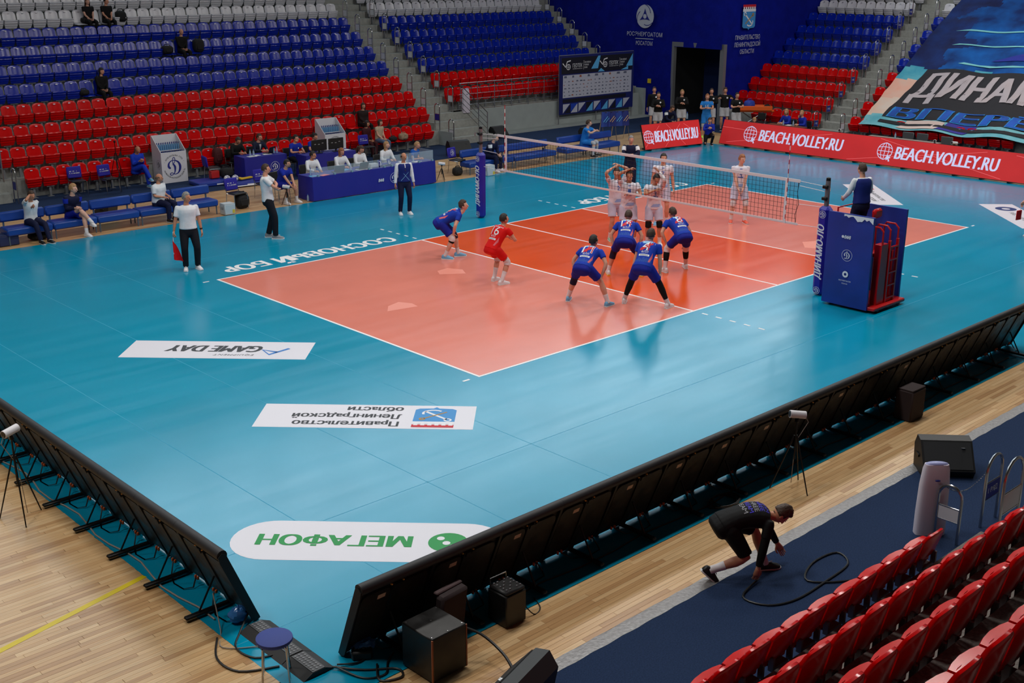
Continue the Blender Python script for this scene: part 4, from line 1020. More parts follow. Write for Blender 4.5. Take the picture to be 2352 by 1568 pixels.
# far wooden desks
DESK = M('brown_wood_veneer', (112, 66, 42), .5, var=(5, .2)); GDESK = M('grey_desk_veneer', (150, 136, 128), .5)
for lab, x0, x1, y0, y1, mm in (('brown wooden desk with two seated officials at the far end', 27.0, 27.7, 11.6, 13.3, DESK), ('long grey desk behind the red screen under the banner', 27.0, 27.6, 5.9, 8.7, GDESK)):
    t = thing('wooden_desk', lab, 'desk', (x0, y0, 0))
    MB().bb(0, x1 - x0, 0, y1 - y0, .72, .75, .005).build('desk_top', mm, t); MB().bb(0, .02, .03, y1 - y0 - .03, .1, .72).build('front_panel', mm, t, 0)
    for y in (.02, y1 - y0 - .04): MB().bb(0, x1 - x0, y, y + .02, 0, .72).build('side_panel', mm, t, 0)

# ------------------------------------------------------------------ bottle displays
DISW = M('white_display_board', (214, 214, 222), .5)
def display(lab, loc, rz):
    t = thing('bottle_display', lab, 'display stand', loc, rz); w_, d_ = .9, .62
    prof = [(0, 0), (d_, 0), (d_, 1.5), (d_ - .06, 1.5), (0, 1.0)]
    for x in (-w_ / 2, w_ / 2 - .02): MB().prism(prof, 0, .02, frame((x, 0, 0), (0, 1, 0), (0, 0, 1))).build('side_panel', DISW, t, 0)
    MB().bb(-w_ / 2 + .02, w_ / 2 - .02, 0, .02, 0, 1.0).build('front_panel', DISW, t, 0); MB().bb(-w_ / 2 + .02, w_ / 2 - .02, d_ - .02, d_, 0, 1.5).build('back_panel', DISW, t, 0)
    for z, y0 in ((.78, .04), (1.02, .32)): MB().bb(-w_ / 2 + .02, w_ / 2 - .02, y0, d_ - .02, z - .02, z).build('shelf', DISW, t, 0)
    X = frame((0, -.002, .52), (1, 0, 0), (0, 0, 1)); g = MB(); crest_geo(g, X, .36, .001); g.build('front_crest', NAVYP, t, 0)
    for txt, a0, a1, fl in (('• ВОЛЕЙБОЛЬНЫЙ КЛУБ •', PI * .86, PI * .14, 0), ('ДИНАМО-ЛЕНИНГРАДСКАЯ ОБЛАСТЬ', PI * 1.1, PI * 1.9, 1)):
        s = MB(); n = len(txt)
        for i, ch in enumerate(txt):
            if ch == ' ': continue
            a = a0 + (a1 - a0) * i / (n - 1); rr = .37
            vs, fs = text_geo(ch, None, .05 if ch not in '•-' else .016)
            R = Matrix.Rotation(a - PI / 2 + (PI if fl else 0), 4, 'Z'); Y = X @ Matrix.Translation((rr * math.cos(a), rr * math.sin(a), 0)) @ R
            s.add([Y @ V((p.x, p.y, .001)) for p in vs], fs)
        s.build('ring_lettering', DARKP, t, 0)
    Y = frame((-w_ / 2 - .001, .2, .6), (0, -1, 0), (0, 0, 1)); g = MB(); ring_geo(g, .14, .147, Y, 0, 26); crest_geo(g, Y, .12, .001); g.build('side_crest', DARKP, t, 0)
    return t
BOTB = MB().lathe([(.0, 0), (.03, 0), (.031, .15), (.013, .19), (.013, .21)], 8).mesh('body', M('blue_bottle', (110, 160, 206), .15, alpha=.75), 40); BOTC = MB().lathe([(.016, .2), (.016, .235), (0, .235)], 8).mesh('cap', M('navy_cap', (24, 40, 120), .4), 40)
for lab, loc, rz, where in (('white bottle display stand with a blue club crest, beside the left seated technician', (5.36, 21.05, 0), .0, 'left'), ('white bottle display stand behind the monitors', (11.75, 21.05, 0), -.0, 'right')):
    display(lab, loc, rz)
    for tier, (z, yy) in enumerate(((.78, (.08, .2)), (1.02, (.37, .5)))):
        for y in yy:
            for i in range(11):
                b = thing('small_bottle', 'small blue water bottle racked in the %s white display stand' % where, 'bottle', (loc[0] - .385 + .077 * i, loc[1] + y, z + .001), 0, 'bottles in the %s display stand' % where)
                obj('body', BOTB, b); obj('cap', BOTC, b)

# ------------------------------------------------------------------ tripods and tube cameras
TUBEW = M('white_tube', (218, 216, 222), .45)
def tripod(lab, loc, h, head=True, rz=0, dirv=(1, 0), group=None, spread=.3):
    t = thing('tripod_camera' if head else 'tripod', lab, 'camera' if head else 'tripod', loc, rz, group); s = h * .72
    for a in (.3, .3 + 2 * PI / 3, .3 + 4 * PI / 3): MB().tube([(spread * h * math.cos(a), spread * h * math.sin(a), 0), (.02 * math.cos(a), .02 * math.sin(a), s)], [.008, .013], 6).build('leg', BLACKM, t)
    MB().tube([(0, 0, s * .55), (0, 0, h * .93)], .012, 8).build('column', BLACKM, t)
    MB().box((0, 0, h * .93), (.05, .06, .07), None, .01).build('pan_head', BLACKM, t)
    if head:
        d = V((dirv[0], dirv[1], .12)).normalized(); c = V((0, 0, h))
        MB().tube([c - d * .11, c + d * .11], .052, 16).build('white_tube', TUBEW, t)
        MB().tube([c + d * .108, c + d * .114], .042, 14).build('lens', BLACK, t); MB().tube([c - d * .114, c - d * .108], .042, 14).build('rear_opening', BLACK, t)
        MB().tube([c - d * .1, c - d * .16 + V((0, 0, -.1)), V((.04, .03, h * .6)), V((.1, .08, .02))], .005, 5).build('camera_cable', M('pale_cable', (150, 140, 132), .6), t)
    return t
tripod('white tube camera on a tripod behind the left LED boards', (-7.95, -.05, 0), 1.22, True, 0, (.9, .3), None, .24)
tripod('white tube camera on a tripod behind the near sideline LED boards', (.15, -6.3, 0), 1.08, True, 0, (-.8, .6), None, .28)
tripod('white tube camera on a low tripod before the seated ball boy', (5.95, 15.3, 0), .55, True, 0, (-.6, .75), None, .3)
tripod('white tube camera on a low tripod right of the scorers table', (11.95, 15.3, 0), .58, True, 0, (-.75, .6), None, .3)
tripod('tall bare black tripod among the red seats', (3.35, 20.95, 0), 1.65, False, spread=.2)
tripod('low black tripod beside the middle bench', (17.1, 15.75, 0), .55, False)
tripod('white tube camera above the red screen near the far stairs', (26.3, 9.3, 0), .98, True, 0, (-.9, -.4))
tripod('white tube camera above the red screen, left of the pair', (26.3, 5.5, 0), .98, True, 0, (-.9, -.4)); tripod('white tube camera above the red screen, right of the pair', (26.35, 4.8, 0), .98, True, 0, (-.9, .4))

# ------------------------------------------------------------------ loudspeakers
SPK = M('black_speaker_shell', (22, 22, 25), .55); GRL = M('dark_speaker_grille', (34, 36, 40), .7)
def wedge(lab, loc, rz, s=1.):
    """stage monitor wedge: sloped grille faces local +x."""
    t = thing('stage_speaker', lab, 'speaker', loc, rz); w_ = .62 * s
    pr = [(-.2 * s, 0), (.18 * s, 0), (.24 * s, .1 * s), (-.02 * s, .4 * s), (-.16 * s, .42 * s), (-.25 * s, .28 * s)]
    MB().prism(pr, -w_ / 2, w_ / 2, frame((0, 0, 0), (1, 0, 0), (0, 0, 1))).build('shell', SPK, t, 0)
    a, b = V((.24 * s, 0, .1 * s)), V((-.02 * s, 0, .4 * s)); X = frame((a + b) / 2 + V((.004, 0, .004)), (0, 1, 0), b - a); hl = (b - a).length / 2 * .88
    MB().prism([(-w_ * .46, -hl), (w_ * .46, -hl), (w_ * .46, hl), (-w_ * .46, hl)], -.004, .006, X).build('grille', GRL, t, 0)
    for y in (-.54 * w_, .54 * w_): MB().box((-.05 * s, y * .95, .2 * s), (.12 * s, .02, .04 * s), None, .006).build('handle', BLACKM, t)
    MB().box(X @ V((w_ * .3, hl * .6, .008)), (.05, .05, .004)).build('badge', STEEL, t, 0)
wedge('black stage speaker on the carpet beside the far stair foot', (15.9, 19.0, 0), -PI / 2 - .3, 1.35)
wedge('black stage speaker at the foot of the grey front wall', (20.3, 21.6, 0), -PI / 2, 1.1)
wedge('black stage speaker under the team jersey rack', (22.9, 19.0, 0), -PI / 2 + .3, 1.1)
wedge('black stage speaker on the near carpet beside the silver tape', (2.2, -7.45, 0), PI + .75, 1.15)
wedge('black stage speaker cut by the bottom edge of the photo', (-6.0, -7.3, 0), PI * .5 + .3, 1.1)
wedge('black stage speaker behind the left benches', (1.35, 17.6, 0), PI / 2 + .7, 1.0)
sub = thing('subwoofer_box', 'large black cube subwoofer with orange-worn edges at the near corner', 'speaker', (-6.18, -6.27, 0), .02)
MB().box((0, 0, .26), (.46, .48, .5), None, .012).build('cabinet', M('black_box_paint', (16, 15, 15), .4, rvar=(5, .3, .5)), sub)
for x, y in ((-.225, -.235), (.225, -.235)): MB().bb(x - .008, x + .008, y - .008, y + .008, .02, .5).build('edge_trim', M('orange_worn_edge', (150, 82, 44), .5), sub, 0)
for i, (x, y) in enumerate(((-.2, -.2), (.2, -.2), (-.2, .2), (.2, .2), (0, -.21), (0, .05))): MB().lathe([(.008, 0), (.008, .004), (0, .005)], 8, Matrix.Translation((x, y, .51))).build('screw', STEEL, sub)
mx = thing('mixer_amplifier', 'black mixer amplifier with rows of knobs beside the near LED boards', 'amplifier', (-5.03, -6.12, 0), .0)
MB().box((0, 0, .2), (.3, .3, .38), None, .012).build('cabinet', M('black_box_paint'), mx); MB().box((0, 0, .41), (.29, .29, .05), None, .02).build('control_panel', BLACK, mx)
for i in range(5):
    for j in range(5):
        if (i + j) % 2 or i in (0, 4): MB().lathe([(.011, 0), (.009, .014), (0, .015)], 6, Matrix.Translation((-.1 + .05 * i, -.1 + .05 * j, .435))).build('knob', M('grey_knob', (120, 120, 124), .5), mx)
MB().tube([(-.13, .13, .42), (-.13, .13, .5), (.1, .13, .5), (.1, .13, .42)], .008, 6).build('carry_handle', STEEL, mx)
ob_ = thing('cloth_case', 'dark brown cloth covered case leaning behind the subwoofer', 'case', (-5.72, -5.98, 0), .1)
MB().box((0, 0, .3), (.4, .12, .58), Matrix.Rotation(.12, 3, 'X'), .03).build('case_body', M('dark_brown_cloth', (44, 30, 32), .8), ob_); MB().box((0, .03, .6), (.38, .07, .03), None, .012).build('case_rim', M('brown_rim', (74, 54, 56), .7), ob_)
ob_ = thing('cloth_case', 'small dark box standing behind the far sideline LED boards', 'case', (3.75, -6.05, 0), 0)
MB().box((0, 0, .25), (.42, .3, .5), None, .02).build('case_body', M('dark_brown_cloth'), ob_); MB().box((0, 0, .51), (.4, .28, .02), None, .008).build('case_rim', M('dark_brown_cloth'), ob_)

# ------------------------------------------------------------------ stool, cable ramp, cables at the near corner
st_ = thing('round_stool', 'blue round stool with metal legs at the near corner', 'stool', (-7.47, -5.34, 0), .2)
MB().lathe([(0, .42), (.17, .42), (.185, .44), (.182, .465), (.15, .475), (0, .478)], 28).build('seat', M('blue_stool_fabric', (44, 62, 138), .7), st_)
for a in range(4):
    c, s_ = math.cos(a * PI / 2), math.sin(a * PI / 2); MB().tube([(.13 * c, .13 * s_, .42), (.16 * c, .16 * s_, .4), (.19 * c, .19 * s_, 0)], .011, 8).build('leg', STEEL, st_)
rp = thing('cable_ramp', 'black rubber cable ramp bridging the corner between LED boards', 'cable ramp', (-7.13, -4.98, 0), -PI / 2)
for i in range(3):
    x0 = -.62 + i * .415
    MB().prism([(-.19, 0), (.19, 0), (.08, .055), (-.08, .055)], 0, .405, frame((x0, 0, 0), (0, 1, 0), (0, 0, 1))).build('ramp_segment', M('black_rubber', (26, 26, 28), .65), rp, 0)
    MB().bb(x0 + .01, x0 + .4, -.075, .075, .055, .062).build('tread_lid', M('dark_tread', (58, 58, 62), .5), rp, 0)
    s = MB()
    for a in range(9):
        for b in range(3): s.box((x0 + .04 + a * .04, -.045 + b * .045, .063), (.022, .022, .006), rotz(PI / 4))
    s.build('tread_studs', M('grey_tread_studs', (110, 110, 114), .5), rp, 0)
def cable(lab, pts, r=.011, mm=BLACK):
    P = [V(p) for p in pts]; out = []
    for i in range(len(P) - 1):
        p0, p1, p2, p3 = P[max(i - 1, 0)], P[i], P[i + 1], P[min(i + 2, len(P) - 1)]
        for k in range(5):
            t = k / 5; out.append(.5 * ((2 * p1) + (p2 - p0) * t + (2 * p0 - 5 * p1 + 4 * p2 - p3) * t * t + (3 * p1 - p0 - 3 * p2 + p3) * t ** 3))
    out.append(P[-1]); tag(MB().tube(out, r, 6).build('floor_cable', mm), lab, 'cable')
cable('black cable curling from the left LED board end to the ramp', [(-7.1, -4.2, .1), (-7.3, -4.35, .012), (-7.5, -4.6, .012), (-7.45, -4.9, .012), (-7.2, -5.0, .012)])
cable('black cable looping under the stool', [(-7.55, -4.3, .012), (-7.75, -4.65, .012), (-7.7, -5.0, .012), (-7.35, -5.2, .012)], .012)
cable('pale cable from the board end across the corner', [(-7.35, -3.9, .3), (-7.45, -4.2, .012), (-7.6, -4.5, .012), (-7.3, -4.75, .012)], .007, M('pale_cable'))
cable('black cable loop between the ramp and the subwoofer', [(-6.95, -5.62, .03), (-6.85, -5.95, .012), (-6.65, -6.05, .012), (-6.5, -5.9, .012), (-6.35, -5.8, .02)])
cable('second black cable loop beside the subwoofer', [(-6.98, -5.6, .03), (-6.75, -5.85, .012), (-6.5, -6.05, .012), (-6.55, -6.2, .012), (-6.75, -6.1, .012), (-6.6, -5.85, .012)], .013)
cable('third black cable from the ramp to the long LED row', [(-6.92, -5.6, .03), (-6.7, -5.7, .012), (-6.5, -5.6, .02), (-6.4, -5.5, .1)])
cable('thick black cable arching from the subwoofer to the bottom speaker', [(-5.93, -6.3, .4), (-5.75, -6.5, .3), (-5.72, -6.8, .2), (-5.85, -7.1, .2)], .016)
cable('thin black cable hanging from the mixer amplifier', [(-4.87, -6.15, .2), (-4.75, -6.25, .012), (-4.6, -6.2, .012), (-4.5, -6.0, .012)], .007)
cable('black cable coiled on the navy carpet by the crouching man', [(-2.3, -7.5, .03), (-2.75, -7.6, .012), (-2.7, -7.9, .012), (-2.35, -8.05, .012), (-1.75, -8.05, .012), (-1.2, -8.0, .012), (-1.05, -7.75, .012), (-1.5, -7.7, .012), (-1.9, -7.9, .012), (-1.5, -8.25, .012), (-1.0, -8.35, .012)], .012)
cable('tangled black cable heap behind the tube camera', [(-.9 + .25 * math.cos(i * 1.4) * (1 + .3 * math.sin(i)), -5.95 + .16 * math.sin(i * 1.4), .015 + .008 * (i % 4)) for i in range(26)], .008)
bx = thing('junction_box', 'small black junction box with white lettering on the corner mat', 'junction box', (-6.62, -5.62, 0), -.6)
MB().box((0, 0, .05), (.22, .16, .1), None, .02).build('case', BLACK, bx); ticks('box_lettering', PRINTW, frame((0, 0, .101), (1, 0, 0), (0, 1, 0)), bx, .15, .05, 2, 3)
bg = thing('plastic_bag', 'crumpled blue plastic bag under the long LED row end', 'bag', (-6.55, -5.55, 0)); s = MB(); s.ball((0, 0, .07), (.14, .1, .07), 18, 12, None, 0, lambda p: p * (1 + .35 * noise.noise(p * 3.2))); s.build('film', M('blue_film', (60, 120, 190), .2), bg, 30)
bg = thing('bottle_bundle', 'bundle of blue plastic bottles behind the left LED board end', 'bottles', (-7.2, -4.15, 0)); s = MB(); s.ball((0, 0, .09), (.11, .08, .09), 18, 12, None, 0, lambda p: p * (1 + .4 * noise.noise(p * 4.2))); s.build('film', M('blue_film'), bg, 30)

# ------------------------------------------------------------------ handrail hoops, rails, dispensers
SGNB = M('blue_row_sign', (26, 36, 140), .5); SGNW = M('white_row_sign', (206, 206, 214), .5)
def hoop(lab, loc, rz, h=1.05, w_=.3, sign=None, group='stair handrails'):
    """stainless hoop in local x-z plane with a row plate."""
    t = thing('handrail_hoop', lab, 'handrail', loc, rz, group); r = w_ / 2
    MB().tube([(-r, 0, 0), (-r, 0, h - r)] + [(-r * math.cos(a), 0, h - r + r * math.sin(a)) for a in [PI * i / 8 for i in range(1, 8)]] + [(r, 0, h - r), (r, 0, 0)], .02, 8).build('hoop_tube', STEEL, t)
    for z in (h * .38, h * .62): MB().tube([(-r, 0, z), (r, 0, z)], .01, 6).build('cross_bar', STEEL, t)
    MB().bb(-r + .02, r - .02, -.006, .006, h * .39, h * .61).build('row_plate', SGNB if sign else SGNW, t, 0)
    if sign: lettering('row_lettering', sign, PRINTW, frame((0, -.007, h * .5), (1, 0, 0), (0, 0, 1)), t, w_ * .6, .09)
for i in range(1, 10):
    y = YF + RUN * (i - 1) + .15
    hoop('steel handrail hoop on the left edge of the middle stairs, %s row up' % ORD[i - 1], (17.24, y, zrow(i)), PI / 2, sign='%d РЯД' % i if i == 2 else None)
    if i >= 3: hoop('steel handrail hoop on the right edge of the middle stairs, %s row up' % ORD[i - 1], (18.66, y, zrow(i)), PI / 2, sign=None)
    if i >= 5: hoop('steel handrail hoop by the blue wall stairs, %s row up' % ORD[i - 1], (29.3, y, zrow(i)), PI / 2)
    x = FX + .868 * (i - 1) + .15
    hoop('steel handrail hoop left of the far stairs, %s row up' % ORD[i - 1], (x, 12.96, zrow(i)), 0, sign='%d РЯД' % i)
    hoop('steel handrail hoop right of the far stairs, %s row up' % ORD[i - 1], (x, 11.7, zrow(i)), 0)
hoop('steel handrail hoop with a row sign at the foot of the left edge stairs', (.14, 21.0, 0), PI / 2, sign='1 РЯД'); hoop('steel handrail hoop one row up on the left edge stairs', (.1, 21.9, zrow(2)), PI / 2, sign='2 РЯД')
hoop('large steel hoop with a 1 РЯД plate at the near stairs', (1.12, -8.62, 0), -PI / 4 * 0, .95, .42, '1 РЯД', 'near stair hoops'); hoop('large steel hoop with a pale plate at the near stairs', (.55, -9.1, .12), 0, 1.1, .5, None, 'near stair hoops'); hoop('steel hoop behind the near white dispenser', (.22, -8.5, 0), PI / 2, .75, .3, None, 'near stair hoops')
ch = thing('barrier_chain', 'thin steel chain between the near stair hoops', 'chain', (0, 0, 0)); s = MB()
for i in range(26):
    t_ = i / 25; p = V((.24, -8.4, .72)).lerp(V((.92, -8.6, .75)), t_) - V((0, 0, .16 * math.sin(PI * t_))); s.tube([p + V((-.012, 0, 0)), p + V((.012, 0, 0))], .006, 5)
s.build('chain_links', STEEL, ch, 0)
rl = thing('platform_railing', 'steel railing with sloping stair rail in front of the raised red seats', 'railing', (0, 0, 0))
for z in (2.2, 1.98, 1.76, 1.54, 1.32): MB().tube([(19.05, 22.63, z), (24.9, 22.63, z)], .02 if z > 2.1 else .01, 8).build('rail', STEEL, rl)
for x in (19.1, 20.03, 20.99, 21.98, 22.96, 23.92, 24.85): MB().tube([(x, 22.62, 1.0), (x, 22.62, 2.2)], .018, 8).build('post', STEEL, rl)
for k in range(5): MB().tube([(19.05, 22.63, 2.2 - .22 * k), (19.3, 21.2, 1.15 - .22 * k)], .018 if k == 0 else .01, 8).build('rail', STEEL, rl)
for x, y, z in ((19.3, 21.2, 1.15), (19.22, 21.65, 1.45)): MB().tube([(x, y, 0), (x, y, z)], .02, 8).build('post', STEEL, rl)
def dispenser(lab, loc, rz, h):
    t = thing('sanitizer_dispenser', lab, 'dispenser', loc, rz); n = 8; rings = []
    for z, w_, d_ in ((0, .38, .16), (h * .3, .38, .17), (h * .7, .36, .16), (h * .93, .32, .14), (h, .29, .11)):
        rings.append([V((w_ / 2 * math.copysign(abs(math.cos(a)) ** .5, math.cos(a)), d_ / 2 * math.copysign(abs(math.sin(a)) ** .5, math.sin(a)), z)) for a in [2 * PI * i / 20 for i in range(20)]])
    MB().loft(rings).build('shell', M('white_dispenser_shell', (206, 200, 214), .4), t, 50)
    MB().ball((0, 0, h), (.145, .055, .03), 16, 8).build('lid', M('lilac_lid', (150, 156, 206), .35), t)
    MB().ball((0, -.095, h * .8), (.035, .01, .012), 10, 6).build('badge', NAVYP, t)
dispenser('white plastic dispenser standing by the near stairs', (.28, -8.25, 0), -.75, .95); dispenser('white plastic dispenser hung on the raised platform railing', (19.28, 22.5, 1.02), 0, .95)

# ------------------------------------------------------------------ sponsor wall
sw = thing('sponsor_wall', 'dark blue sponsor backdrop with rows of small logos beside the doorway', 'backdrop', (24.62, 22.35, 0), 0)
XS = frame((0, 0, 0), (1, 0, 0), (0, 0, 1)); W_ = 4.9
NV = M('deep_blue_print', (14, 26, 96), .6); BK = M('near_black_navy_print', (12, 14, 32), .6); SKY = M('sky_blue_print', (86, 170, 226), .6); RB = M('royal_print', (20, 60, 170), .6); LG = M('pale_grey_panel', (176, 180, 198), .65); MIDG = M('logo_grey', (90, 96, 120), .6)
MB().bb(0, W_, .0, .03, .5, 3.05).build('backing_sheet', NV, sw, 0)
for x in (.02, W_ / 2, W_ - .02): MB().tube([(x, .06, 0), (x, .06, 3.05)], .025, 8).build('frame_post', GREYSTEEL, sw)
MB().tube([(0, .06, 3.05), (W_, .06, 3.05)], .02, 8).build('frame_bar', GREYSTEEL, sw)
flat('top_band', [(.1, 2.25), (4.8, 2.25), (4.8, 2.95), (.1, 2.95)], BK, XS, sw, .003); flat('logo_panel', [(.2, 1.22), (4.75, 1.22), (4.75, 2.2), (.2, 2.2)], LG, XS, sw, .004); flat('lower_band', [(.2, 1.0), (4.4, 1.0), (4.4, 1.16), (.2, 1.16)], BK, XS, sw, .003)
for tri_, mm in ((((2.0, 2.4), (2.45, 2.4), (2.45, 2.95)), SKY), (((4.35, 2.4), (4.8, 2.4), (4.8, 2.95)), SKY), (((2.45, 2.25), (2.9, 2.25), (2.65, 2.4)), SKY), (((4.0, 2.25), (4.5, 2.25), (4.5, 2.4)), SKY), (((2.45, 2.4), (2.6, 2.95), (2.45, 2.95)), SKY)):
    flat('print_triangle', tri_, mm, XS, sw, .005)
for k, mm in enumerate((LG, LG, LG, SKY, LG, SKY, LG, SKY, LG)):
    x = .22 + k * .5; flat('print_triangle', [(x, .55), (x + .45, .95), (x, .95)] if k % 2 == 0 else [(x, .55), (x + .43, .55), (x + .43, .95)], mm, XS, sw, .005)
    flat('print_triangle', [(x + .1, .55), (x + .47, .55), (x + .47, .9)] if k % 2 == 0 else [(x, .6), (x, .95), (x + .45, .95)], (BK, RB, NV)[k % 3], XS, sw, .006)
for x in (.15, 2.55):
    g = MB(); Y = XS @ Matrix.Translation((x + .3, 2.6, 0)); stroke_geo(g, [(-.28, .12), (-.1, -.05), (0, .18), (.22, .22)], .05, Y, .006); ring_geo(g, .1, .13, Y, .006, 20, c=(.08, -.05)); stroke_geo(g, [(-.05, -.05), (.2, -.05)], .02, Y, .006); stroke_geo(g, [(.08, -.18), (.08, .08)], .02, Y, .006); g.build('bird_mark', PRINTW, sw, 0)
    lettering('wall_lettering', 'ГЕОТЕК', PRINTW, XS @ Matrix.Translation((x + .95, 2.6, 0)), sw, .62, .17, .006, bold=.02, shear=.1); lettering('wall_lettering', 'ВОЛЕЙБОЛЬНАЯ ЛИГА', PRINTW, XS @ Matrix.Translation((x + .97, 2.46, 0)), sw, .62, .045, .006)
    lettering('wall_lettering', 'ЛИГА ЧЕМПИОНАТ\nЧЕМПИОНАТ\nРОССИИ', PRINTW, XS @ Matrix.Translation((x + 1.62, 2.6, 0)), sw, .42, .3, .006, align='LEFT'); g = MB(); stroke_geo(g, [(1.36, -.2), (1.36, .2)], .012, XS @ Matrix.Translation((x, 2.6, 0)), .006); g.build('rule', PRINTW, sw, 0)
rnd = random.Random(3); lg = MB(); lg2 = MB()
for r_ in range(6):
    z = 2.05 - r_ * .15 if r_ else 2.08
    n = 9 if r_ == 0 else 18
    for k in range(n):
        x = .28 + k * (4.4 / n) + rnd.uniform(-.03, .03); w1 = rnd.uniform(.05, .17) if r_ else rnd.uniform(.12, .24); h1 = rnd.uniform(.025, .06) if r_ else .09
        (lg if rnd.random() < .8 else lg2).add([XS @ V(p) for p in ((x, z, .006), (x + w1, z, .006), (x + w1 * rnd.uniform(.7, 1), z + h1, .006), (x + w1 * .1, z + h1, .006))], [(0, 1, 2, 3)])
lg.build('small_logos', MIDG, sw, 0); lg2.build('small_logos', M('logo_warm', (150, 90, 70), .6), sw, 0)
# ------------------------------------------------------------------ jersey rack, stretcher, mats
jr = thing('jersey_rack', 'folding rack hung with blue training bibs', 'clothes rack', (23.3, 17.9, 0), -.3)
for x in (-.6, 0, .6):
    for s_ in (-1, 1): MB().tube([(x, s_ * .25, 0), (x, -s_ * .05, 1.15)], .015, 6).build('leg', STEEL, jr)
for y in (-.1, .1): MB().tube([(-.7, y, 1.15), (.7, y, 1.15)], .012, 6).build('rail', STEEL, jr)
for i, x in enumerate((-.5, -.2, .12, .45)):
    vs = []; fs = []
    for a in range(7):
        for b in range(7):
            u = -1 + a / 3; z = 1.18 - b * .1; vs.append((x + u * (.17 + .02 * b * .3), -.12 - .04 * math.sin(a * 1.3 + i) - .02 * b * .3, z))
    for a in range(6):
        for b in range(6): q = a * 7 + b; fs.append((q, q + 1, q + 8, q + 7))
    t = thing('training_bib', 'blue training bib draped over the folding rack, %s from the left' % ORD[i], 'bib', (23.3, 17.9, 0), -.3, 'bibs on the rack'); MB().add(vs, fs).build('cloth', M('bib_blue_%d' % (i % 2), ((30, 62, 150), (24, 40, 120))[i % 2], .7), t, 60)
    g = MB(); Y = frame((x, -.2, .9), (1, 0, 0), (0, 0, 1)); stroke_geo(g, [(-.12, -.12), (.08, .1)], .03, Y); stroke_geo(g, [(-.02, -.14), (.14, .04)], .025, Y); g.build('stripe_print', (SKY, M('tan_print', (196, 160, 120), .6))[i % 2], t, 0)
sr = thing('stretcher', 'orange folding stretcher on a steel trolley in front of the far red seats', 'stretcher', (29.9, 15.75, 0), -PI / 2 + .75)
ORC = M('orange_stretcher_plastic', (224, 92, 22), .5)
MB().box((0, 0, .86), (1.7, .5, .09), None, .04).build('bed', ORC, sr)
for s_ in (-1, 1):
    MB().box((0, s_ * .27, .98), (1.5, .05, .2), None, .02).build('side_guard', ORC, sr)
    for x0, x1 in ((-.6, .5), (.6, -.5)): MB().tube([(x0, s_ * .22, .06), (x1, s_ * .22, .8)], .018, 6).build('leg', STEEL, sr)
    for x0 in (-.6, .6): MB().lathe([(0, -.02), (.06, -.02), (.06, .02), (0, .02)], 12, frame((x0, s_ * .22, .06), (0, 0, 1), (1, 0, 0))).build('wheel', BLACKM, sr)
bag('blue medical bag lying on the orange stretcher', (29.75, 15.9, .9), (.5, .36, .42), M('blue_bag_cloth', (36, 60, 160), .7)); bag('small dark pouch at the end of the orange stretcher', (30.3, 15.35, .9), (.3, .24, .22), BAGM)
for i, (x, y, z, d, col, lab) in enumerate(((6.2, 19.95, 0, (1.5, .9, .14), (20, 52, 150), 'blue crash mat lying left of the rear table'), (6.9, 19.2, 0, (1.4, .8, .12), (24, 44, 140), 'blue crash mat in front of the rear table'))):
    t = thing('crash_mat', lab, 'mat', (x, y, z), -.1); MB().box((0, 0, d[2] / 2), d, None, .03).build('mat_body', M('blue_mat_%d' % i, col, .5), t); MB().bb(-.15, .15, -d[1] / 2 - .01, -d[1] / 2 + .005, .04, .08).build('strap', PRINTW, t, 0)
carton('red tool case on the blue crash mat', 'tool_case', (6.25, 20.1, .16), (.3, .2, .22), M('red_case', (180, 26, 24), .5)); bag('black kit bag on the blue crash mat', (6.65, 20.0, .16), (.45, .3, .32), BAGM)
t = thing('measuring_stick', 'white and yellow pole lying on the blue crash mat', 'pole', (6.9, 18.75, .02), -.1); MB().tube([(-.6, 0, .02), (.6, 0, .02)], .018, 8).build('rod', PRINTW, t); MB().tube([(-.72, 0, .02), (-.6, 0, .02)], .022, 8).build('grip', M('yellow_plastic', (220, 178, 30), .5), t)
t = thing('yellow_winch', 'yellow winch frame lying on the crash mat', 'winch', (6.95, 19.3, .13), .2); MB().box((0, 0, .05), (.5, .12, .05), None, .01).build('frame_bar', M('yellow_plastic'), t); MB().box((-.15, .1, .05), (.1, .25, .06), None, .01).build('frame_bar', M('yellow_plastic'), t)

# ------------------------------------------------------------------ big banner draped over the far seats
bn = thing('fan_banner', 'huge painted fan banner with ДИНАМО lettering draped over the far seats', 'banner', (0, 0, 0))
BNM = []
def bz(x): return .72 + (x - 30.9) * (RISE / .868)
def bpt(s, u):   # s: along the slope 0 (bottom) .. 1 (top); u: 0 (left edge) .. 1 (right)
    x = 30.6 + s * 10.4; left = 11.05 - .06 * math.sin(s * 9); y = left - u * 10.5
    z = bz(x) + .22 + .05 * math.sin(u * 26 + s * 7) * (1 - s * .5) - .1 * abs(math.sin(s * 10.4 / .868 * PI)) * .6 + .05 * noise.noise(V((u * 6, s * 7, 2)))
    if s < .04: z -= .08
    return V((x - .05, y, z))
nu, nv = 100, 120
BC = [M('banner_' + k, c, .75, spec=.2, var=v) for k, c, v in (('midnight', (26, 26, 62), (1.2, .5, (30, 70, 150))), ('electric', (22, 96, 178), (1.1, .9, (18, 26, 80))), ('teal', (40, 140, 172), (1.5, .5, (120, 190, 200))), ('peach', (222, 160, 142), (1.6, .6, (206, 190, 178))), ('cream', (206, 196, 188), (1.4, .6, (226, 170, 140))), ('aqua', (130, 190, 200), (1.8, .7, (60, 150, 172))))]
vs = [bpt(j / nv, i / nu) for i in range(nu + 1) for j in range(nv + 1)]; fs = []; mi = []
bm_ = MB()
